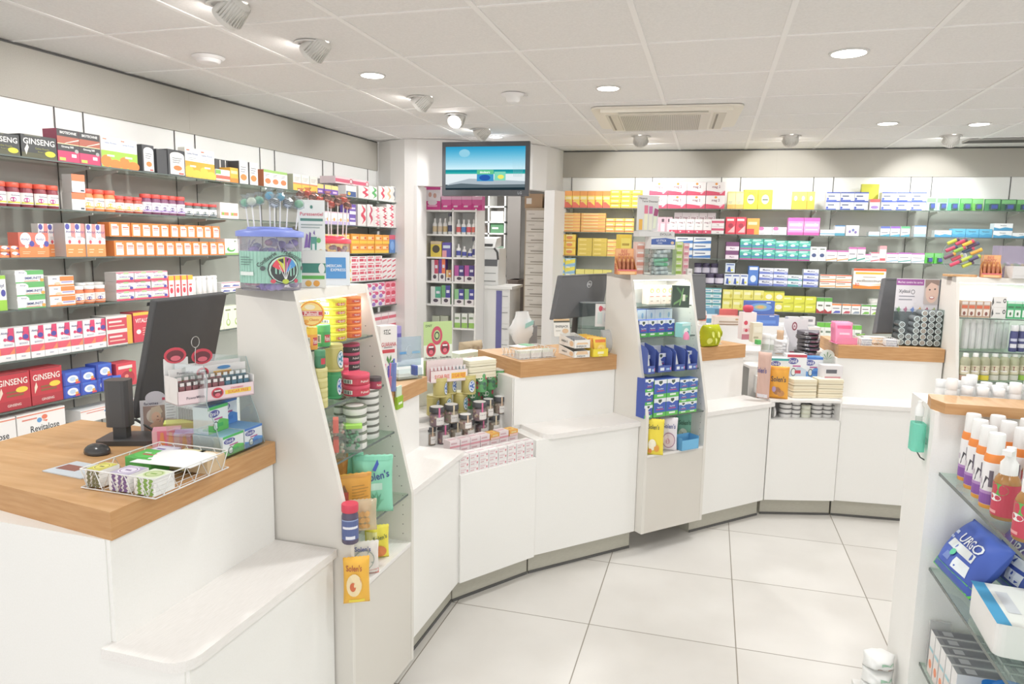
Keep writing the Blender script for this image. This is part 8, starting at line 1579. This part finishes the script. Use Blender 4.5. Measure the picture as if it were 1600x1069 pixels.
# ================================================================== far right tower contents
def dC(z, inset=.02): return -.02-max(0, z-.68)*.15/.665-inset
WC = 'far right tower top shelf'
row2(F3, 1.1305, dC(1.13, .03), 1500, 1546, 470, 4, 1, 'brown and white carton with orange label', 'c9a48a', [('r', .1, .55, .9, .72, 'dd6a44'), ('r', .1, .1, .9, .5, 'f0e4da'), ('e', .5, .24, .2, .12, '8a4a3c'), ('r', .1, .78, .9, .96, 'e8e0da')], .05, where=WC)
row2(F3, 1.1305, dC(1.13, .03), 1547, 1571, 463, 1, 2, 'flat white carton with black flourish', 'eeebe8', [('g', [(.05, .1), (.15, .4), (.08, .9), (.02, .5)], '3a3a3c'), ('e', .85, .6, .1, .2, '3a3a3c'), ('e', .85, .6, .05, .1, 'eeebe8'), ('r', .3, .4, .6, .5, '9a9a98')], .1, where=WC)
row2(F3, 1.1305, dC(1.13, .03), 1572, 1618, 471, 4, 1, 'green and white carton', '46b878', [('r', .1, .1, .9, .5, 'eaf4ec'), ('r', .1, .6, .9, .72, '2f7a4c'), ('e', .5, .28, .14, .1, '2f6a3c'), ('r', 0, .86, 1, 1, 'd8eee0')], .05, where=WC)
for i in range(7):
    a = 1500+i*10.4; ti(F3, a, a+10, 503, 545, .9555, lambda w, h: jar(w/2, h, mat('f4f4f3', .4), 'f6f6f5', [('r', .46, .1, .5, .7, 'dcdcde')], .12, n=14), 'spray_can', 'white spray can on the far right tower, %s' % ('leftmost' if i == 0 else 'rightmost' if i == 6 else ORD[i+1]+' from left'), 'can', face=f3, group='white spray cans')
for i in range(3):
    a = 1576+i*12; ti(F3, a, a+10.5, 512, 550, .9555, lambda w, h: jar(w/2, h, '3a3f7c', 'e8e8ea', [('r', .2, .15, .8, .3, 'e4e4ec'), ('r', .2, .4, .8, .5, 'c8cce0')], .22, n=14), 'stick_tube', 'navy tube with white cap on the far right tower, %s' % ('left', 'middle', 'right')[i], 'tube', face=f3, group='navy tubes with white caps')
for i in range(7):
    a = 1498+i*15.2; col = ['cfa894', 'd8c83c', 'e4d42c', 'dcd8ce', 'dedad2', 'd9d6cf', '9cc84a'][i]
    ti(F3, a, a+14, 556, 595, .8005, lambda w, h, col=col: bottle(w/2, h, clear('e6e4cc', .2, 'pale_bottle', .4), 'f2f1ee', [('r', .1, .02, .9, .2, col), ('e', .5, .42, .3, .1, '8a5a4c'), ('r', .25, .33, .75, .38, 'f2efe8'), ('r', .15, .22, .85, .5, 'e8e0cc')][0:1]+[('r', .15, .24, .85, .56, 'ddd4b8'), ('e', .5, .44, .26, .08, '8a4a44'), ('r', .3, .32, .7, .37, 'f4f2ee')], .12, .16, .5, .55), 'clear_bottle', 'clear bottle with white cap on the far right tower, %s' % ('leftmost' if i == 0 else 'rightmost' if i == 6 else ORD[i+1]+' from left'), 'bottle', face=f3, group='clear bottles with white caps')
row2(F3, .6605, dC(.68, .03), 1497, 1618, 610, 8, 1, 'green and olive carton, mostly hidden', '8fb45a', [('r', 0, .6, 1, 1, 'a8cc6a'), ('r', .3, .3, .7, .5, 'e8ecd8')], .08, where='far right tower fourth shelf')

# ------------------------------------------------------------------ on top of the far right tower
ZC = 1.3455
m = MB(); m.box(-.075, .075, -.03, .03, 0, .012, M_WOOD); P_ = F3.P(F3.sx(1503, -.22, ZC), -.22, ZC); o = m.build('wood_block', loc=tuple(P_-F3.n*.03), rz=F3.rz); tag(o, 'small flat oak block at the corner of the far right tower', 'block')
zb_ = ZC+.0125
t = empty('torch_display', P_-F3.n*.03+Vector((.0, 0, .012)), F3.rz-.15); k = scale_at(P_); rW = 28*k
m = MB(); cW = Vector((0, 0, rW+.004)); n = 28
for y0 in (-.02, .02): m.add([(rW*math.cos(6.283*i/n), y0, cW.z+rW*math.sin(6.283*i/n)) for i in range(n)], [tuple(range(n))], M_ACR)
m.tube([(rW*math.cos(6.283*i/n), -.02, cW.z+rW*math.sin(6.283*i/n)) for i in range(n+1)], .0012, M_ACRE, 4); m.build('clear_disc', t)
cp = ['c8cf3a', 'd8345c', 'f0b82c', '5a3a5c', 'c83a60', '8ab83c', '3a4a6c', 'e0a02c', '6a3a54', 'd84a64', 'b8c83a', '46406a']
pens = [(-.55, .75), (-.2, .72), (.1, .66), (.35, .55), (-.6, .35), (-.25, .3), (.15, .28), (.5, .2), (-.65, -.05), (-.3, -.15), (.1, -.2), (.45, -.15), (.2, -.5), (-.35, -.45)]
for i, (a, b) in enumerate(pens):
    m = MB(); dx, dz = .8, .42; L = rW*.26; c0 = Vector((a*rW*1.1, -.028-.004*(i % 3), cW.z+b*rW))
    p = [c0-Vector((dx, 0, dz))*L, c0+Vector((dx, 0, dz))*L]; m.tube(p, rW*.1, cp[i % 12], 10); m.tube([p[1], p[1]+Vector((dx, 0, dz))*L*.5], rW*.105, cp[(i*5+3) % 12], 10); m.build('pocket_torch', t)
m = MB(); m.tube([(0, -.03, cW.z), (0, -.034, cW.z)], rW*.17, 'e8e6e4', 16); m.tube([(0, -.0345, cW.z), (0, -.035, cW.z)], rW*.11, 'b8bcc4', 16); m.build('hub', t)
tag(t, 'clear round display of brightly coloured stick torches', 'display')
item(F3, 1547, 442, ZC, 32, 42, happy, 'balm_display', 'small orange honey balm display on the far right tower', 'display', rot=-.25, dep=.01).location = F3.P(F3.sx(1547, -.2, ZC), -.2, ZC)
t_ = item(F3, 1590, 447, ZC, 40, 24, C('dcdad8', [('r', .1, .2, .9, .25, 'cfcdca')], .1), 'white_box', 'plain white box on the far right tower', 'box', rot=-.05); t_.location = F3.P(F3.sx(1592, -.2, ZC), -.2, ZC)
o = item(F3, 1583, 438, ZC, 62, 54, lambda w, h: MB().rbox(-w/2, w/2, -.04, .06, 0, h, .02, clear('e6dff0', .3, 'lilac_tub', .25)), 'clear_tub', 'clear lilac tub of coloured sticks behind the honey display', 'tub', dep=.02)
o.location = F3.P(F3.sx(1583, -.3, ZC), -.3, ZC)
for i in range(10):
    m = MB(); m.tube([(-.02, 0, 0), (.012, 0, .05)], .007, ['5ac04a', 'd8dc3a', 'a85a6c', '3a4a7c', 'c8cf3a'][i % 5], 8); m.tube([(.012, 0, .05), (.018, 0, .06)], .0075, ['e8ec5a', '4aa84a', 'f0f0ee'][i % 3], 8)
    q = m.build('stick_torch'); q.location = o.location+F3.u*(-.085+.018*i)+Vector((0, 0, .012+.004*(i % 3)))+F3.n*(.0+.008*(i % 2)); q.rotation_euler.z = F3.rz; tag(q, 'coloured stick in the lilac tub, %s from left' % ORD[i+1], 'stick', 'coloured sticks in the lilac tub')

# ================================================================== bay at the right edge
def at2(x, y, z): return atz(x, y, z)
def spray(w, h):
    r = w/2; m = MB(); m.lathe([(r*.95, 0), (r, h*.01), (r, h*.055)], 'f2a42c', 22); m.lathe([(r, h*.055), (r, h*.6), (r*.96, h*.62)], 'efedee', 22); m.lathe([(r*.96, h*.62), (r*.94, h*.68), (r*.86, h*.73)], 'f28a24', 22)
    m.lathe([(r*.8, h*.73), (r*.78, h*.97), (r*.72, h)], 'f3f3f1', 22)
    paint(m, [('r', 0, .06, 1, .2, '8a4aa8'), ('r', 0, .2, 1, .24, 'b88ac8'), ('g', [(.3, .24), (.55, .4), (.4, .44)], '3a3440'), ('r', .5, .3, .62, .52, '6a6070'), ('r', .1, .32, .26, .4, 'd8ccd8'), ('e', .75, .3, .1, .03, 'c86a9c')], 2*math.pi*r*.5, h, cyl_map(r), 12); return m
def redspray(w, h):
    r = w/2; m = MB(); m.lathe([(r*.92, 0), (r, h*.02), (r, h*.5), (r*.9, h*.56), (r*.6, h*.64)], mat('a8742c', .2), 24); m.lathe([(r*.66, h*.62), (r*.66, h*.78), (r*.4, h*.84), (r*.36, h)], 'f4f4f2', 20); m.box(-r*.36, r*.36, -r*.9, 0, h*.9, h*.97, 'f4f4f2')
    paint(m, [('r', 0, .05, 1, .5, 'cc2c4c'), ('e', .4, .42, .25, .08, '5ab04a'), ('e', .3, .3, .2, .05, 'f2f0ee'), ('g', [(.5, .1), (.95, .2), (.9, .3)], 'e88a2c'), ('r', .1, .08, .4, .12, 'f0a8a8')], 2*math.pi*r*.5, h, cyl_map(r), 14); return m
zs1 = .9185; fr = math.radians(-38)
bm = spray(.042, .168).mesh('spray_bottle')
k = 0
for x, y in ((1502, 749), (1512, 762), (1524, 776), (1536, 791)):
    P_ = atz(x, y, zs1)+Vector((.012, .0, 0)); o = bpy.data.objects.new('spray_bottle', bm); COL.objects.link(o); o.location = P_; o.rotation_euler.z = fr
    tag(o, 'white and violet spray bottle with orange collar, front file, %s' % ('farthest', 'second', 'third', 'nearest')[k], 'bottle', 'white and violet spray bottles in the bay'); k += 1
for i, (dx, dy) in enumerate(((.052, -.0), (.054, -.062), (.06, -.125), (.066, -.19), (.108, -.02), (.112, -.085), (.118, -.15))):
    P_ = atz(1502, 749, zs1)+Vector((dx+.012, dy, 0)); o = bpy.data.objects.new('spray_bottle', bm); COL.objects.link(o); o.location = P_; o.rotation_euler.z = fr
    tag(o, 'white and violet spray bottle with orange collar, %s file, %s' % (('second' if i < 4 else 'third'), ('farthest', 'second', 'third', 'nearest')[i if i < 4 else i-4]), 'bottle', 'white and violet spray bottles in the bay')
rm = redspray(.05, .155).mesh('oil_spray')
for i, (x, y) in enumerate(((1556, 808), (1590, 842), (1600, 790))):
    P_ = atz(x, y, zs1)+Vector((.014, 0, 0)); o = bpy.data.objects.new('oil_spray', rm); COL.objects.link(o); o.location = P_; o.rotation_euler.z = fr
    tag(o, 'amber pump bottle with red label at the right edge, %s' % ('leftmost, in full view', 'nearest the camera', 'half hidden behind')[i], 'bottle', 'amber pump bottles with red labels')
# second shelf: blue wipes packs, white wipes packs
def wipes(w, h, d, c, art, rnd): return pouch(w, h, d, c, art, zig=False, rnd=rnd)
zs2 = .6615
URG = [('t', 'URGO', .62, .68, .17, 'f0f4fa', .5), ('r', .22, .44, .84, .58, 'e8eef0'), ('r', 0, .0, 1, .15, '5ad03a'), ('e', .5, .4, .06, .06, '4ac89a'), ('r', .6, .2, .85, .38, 'e8eef4'), ('r', .12, .66, .22, .72, 'c8d4f0'), ('r', .1, .56, .2, .6, 'c8d4f0'), ('r', .34, .24, .5, .36, '6a84c8')]
for i, (y, x, c) in enumerate(((1.865, .605, '2450b8'), (1.85, .72, '1f48a8'), (1.85, .83, '2450b8'))):
    mb = wipes(.2, .15, .075, c, URG if i < 2 else URG[:1], 140+i); o = mb.build('wipes_pack'); o.location = (x, y, zs2+.022); o.rotation_euler = (math.radians((-34, -24, -10)[i]), 0, math.radians((-84, -84, -84)[i])); 
    tag(o, 'royal blue soft pack with green foot in the bay, %s' % ('frontmost, text showing', 'second, leaning behind', 'rear one')[i], 'pack', 'royal blue soft packs')
BAC = [('r', 0, 0, 1, .3, '7fd0d4'), ('r', 0, .28, 1, .34, '3a94c8'), ('t', 'baccide', .55, .72, .13, 'c83a6a', .6), ('e', .4, .45, .08, .1, '4aa0c8'), ('r', .1, .85, .9, .88, 'd8c0a8')]
for i, (x, y, z, tl) in enumerate(((.665, 1.66, 0, 0), (.75, 1.60, .0, 1))):
    if i == 0:
        m = MB(); m.rbox(-.06, .06, -.1, .1, 0, .07, .018, 'f2f0ee', 4); paint(m, [('r', 0, 0, .22, 1, '3aa0d4'), ('r', .3, .3, .5, .8, 'd8d8e0'), ('r', .7, .2, .76, .3, '4a5a6c')], .12, .2, lambda x_, z_, l: (x_, z_-.1, .07+l)); o = m.build('wipes_pack', bevel=.012); o.location = (x, y, zs2+.0005); o.rotation_euler.z = math.radians(-4); tag(o, 'white soft wipes pack with blue stripe lying in the bay', 'pack')
    else:
        o = wipes(.22, .2, .05, 'f1f1ef', BAC, 150).build('wipes_pack'); o.location = (x+.05, y+.02, zs2+.01); o.rotation_euler = (math.radians(-24), 0, math.radians(-80)); tag(o, 'white and turquoise wipes pack leaning in the bay', 'pack')
# third shelf
zs3 = .3945
P_ = atz(1440, 1045, zs3)
bx_ = carton(.035, .11, .115, 'ecebea', [('r', 0, 0, 1, .55, 'e9ded8'), ('e', .5, .25, .3, .1, 'ee8a5c'), ('r', .1, .55, .9, .62, '9fd0d8')], top='8a8a8c', topart=[('r', .15, .1, .85, .9, '6e6e72'), ('r', .2, .2, .8, .4, 'b0b0b2')]).mesh('test_carton')
for r_ in range(3):
    for c_ in range(5):
        o = bpy.data.objects.new('test_carton', bx_); COL.objects.link(o); o.location = (.655+.12*r_, 1.93-.042*c_, zs3+.0005); o.rotation_euler.z = math.radians(-90)
        tag(o, 'white carton with orange dot, low in the bay, %s row, %s from the back' % (('front', 'middle', 'rear')[r_], ORD[c_+1]), 'box', 'white cartons low in the bay')
        if c_ > 0 and r_ == 0:
            pass
m = MB(); m.box(-.003, .003, -.025, .025, 0, .13, clear('f2f2f2', .2, 'label_holder', .3)); m.box(-.0035, -.003, -.02, .0, .01, .04, M_SLOT); o = m.build('shelf_divider', loc=(.625, 1.965, zs3), rz=math.radians(-90)); tag(o, 'clear plastic divider standing at the back of the low bay shelf', 'divider')
for i, (x, y) in enumerate(((.67, 1.63), (.77, 1.62))):
    m = MB(); m.rbox(-.05, .05, -.05, .05, 0, .15, .02, clear('3a86d8', .2, 'blue_bag', .75), 4); m.ball((0, 0, .15), .045, clear('3a86d8', .2, 'blue_bag', .75), 12, (1, 1, .5)); o = m.build('blue_bag', loc=(x, y, zs3+.0005)); tag(o, 'translucent blue bag low in the bay, %s one' % ('left', 'right')[i], 'bag')
# bottles behind the oak cap
pm = jar(.014, .052, mat('f2f1ef', .4), 'f6f6f5', [], .4, n=14).mesh('white_pot')
k = 0
for i in range(9):
    for j in range(3):
        o = bpy.data.objects.new('white_pot', pm); COL.objects.link(o); o.location = (.64+.037*i+.012*(j % 2), 2.12+.045*j, 1.0705); o.scale = (1, 1, 1.0+.35*((i*3+j*5) % 4 == 0)); 
        tag(o, 'white bottle top behind the oak cap, %s from left, %s row' % (ORD[i+1], ('front', 'middle', 'back')[j]), 'bottle', 'white bottles behind the oak cap')
# turquoise hand gel hung on the end panel, white packs low behind it
P_ = Vector((.525, 2.06, .0)); m = MB(); zg = .97
t = empty('gel_bottle', (.561, 2.09, .945))
m = MB(); m.rbox(-.016, .016, -.026, .026, 0, .075, .012, clear('a9efdf', .2, 'turquoise_gel', .35), 4); m.build('bottle_body', t)
m = MB(); m.lathe([(.009, .075), (.009, .1)], M_PET, 12); m.lathe([(.011, .095), (.011, .118), (.006, .125), (.006, .135)], 'eef0ef', 12); m.build('pump', t)
m = MB(); m.tube([(.0, 0, .0), (.012, .0, -.02), (.03, 0, -.03)], .002, M_DARK, 6); m.box(.014, .05, -.012, .012, .02, .035, M_PET); m.build('hanger', t)
tag(t, 'turquoise hand gel bottle hung on the outside of the end panel', 'bottle')
P_ = atz(1378, 1069, .25)
for i in range(3):
    mb = wipes(.085, .045, .08, 'f1f2f0', [('r', .5, .5, .9, .7, 'a8d0b8'), ('r', .4, .1, .9, .25, 'a88a7c')], 160+i); o = mb.build('tissue_pack'); o.location = (.535, 2.15, .175+.047*i); tag(o, 'white soft pack on the pile below the gel, %s' % ('bottom', 'middle', 'topmost')[i], 'pack', 'white soft packs piled below the gel')
m = MB(); m.box(-.045, .04, -.06, .06, 0, .165, 'e9e7e4'); m.box(-.05, .045, -.065, .065, .16, .1745, 'e2e0dc'); o = m.build('low_stand', loc=(.535, 2.16, 0)); tag(o, 'low white stand under the soft packs beside the end panel', 'stand')
flush_labels()
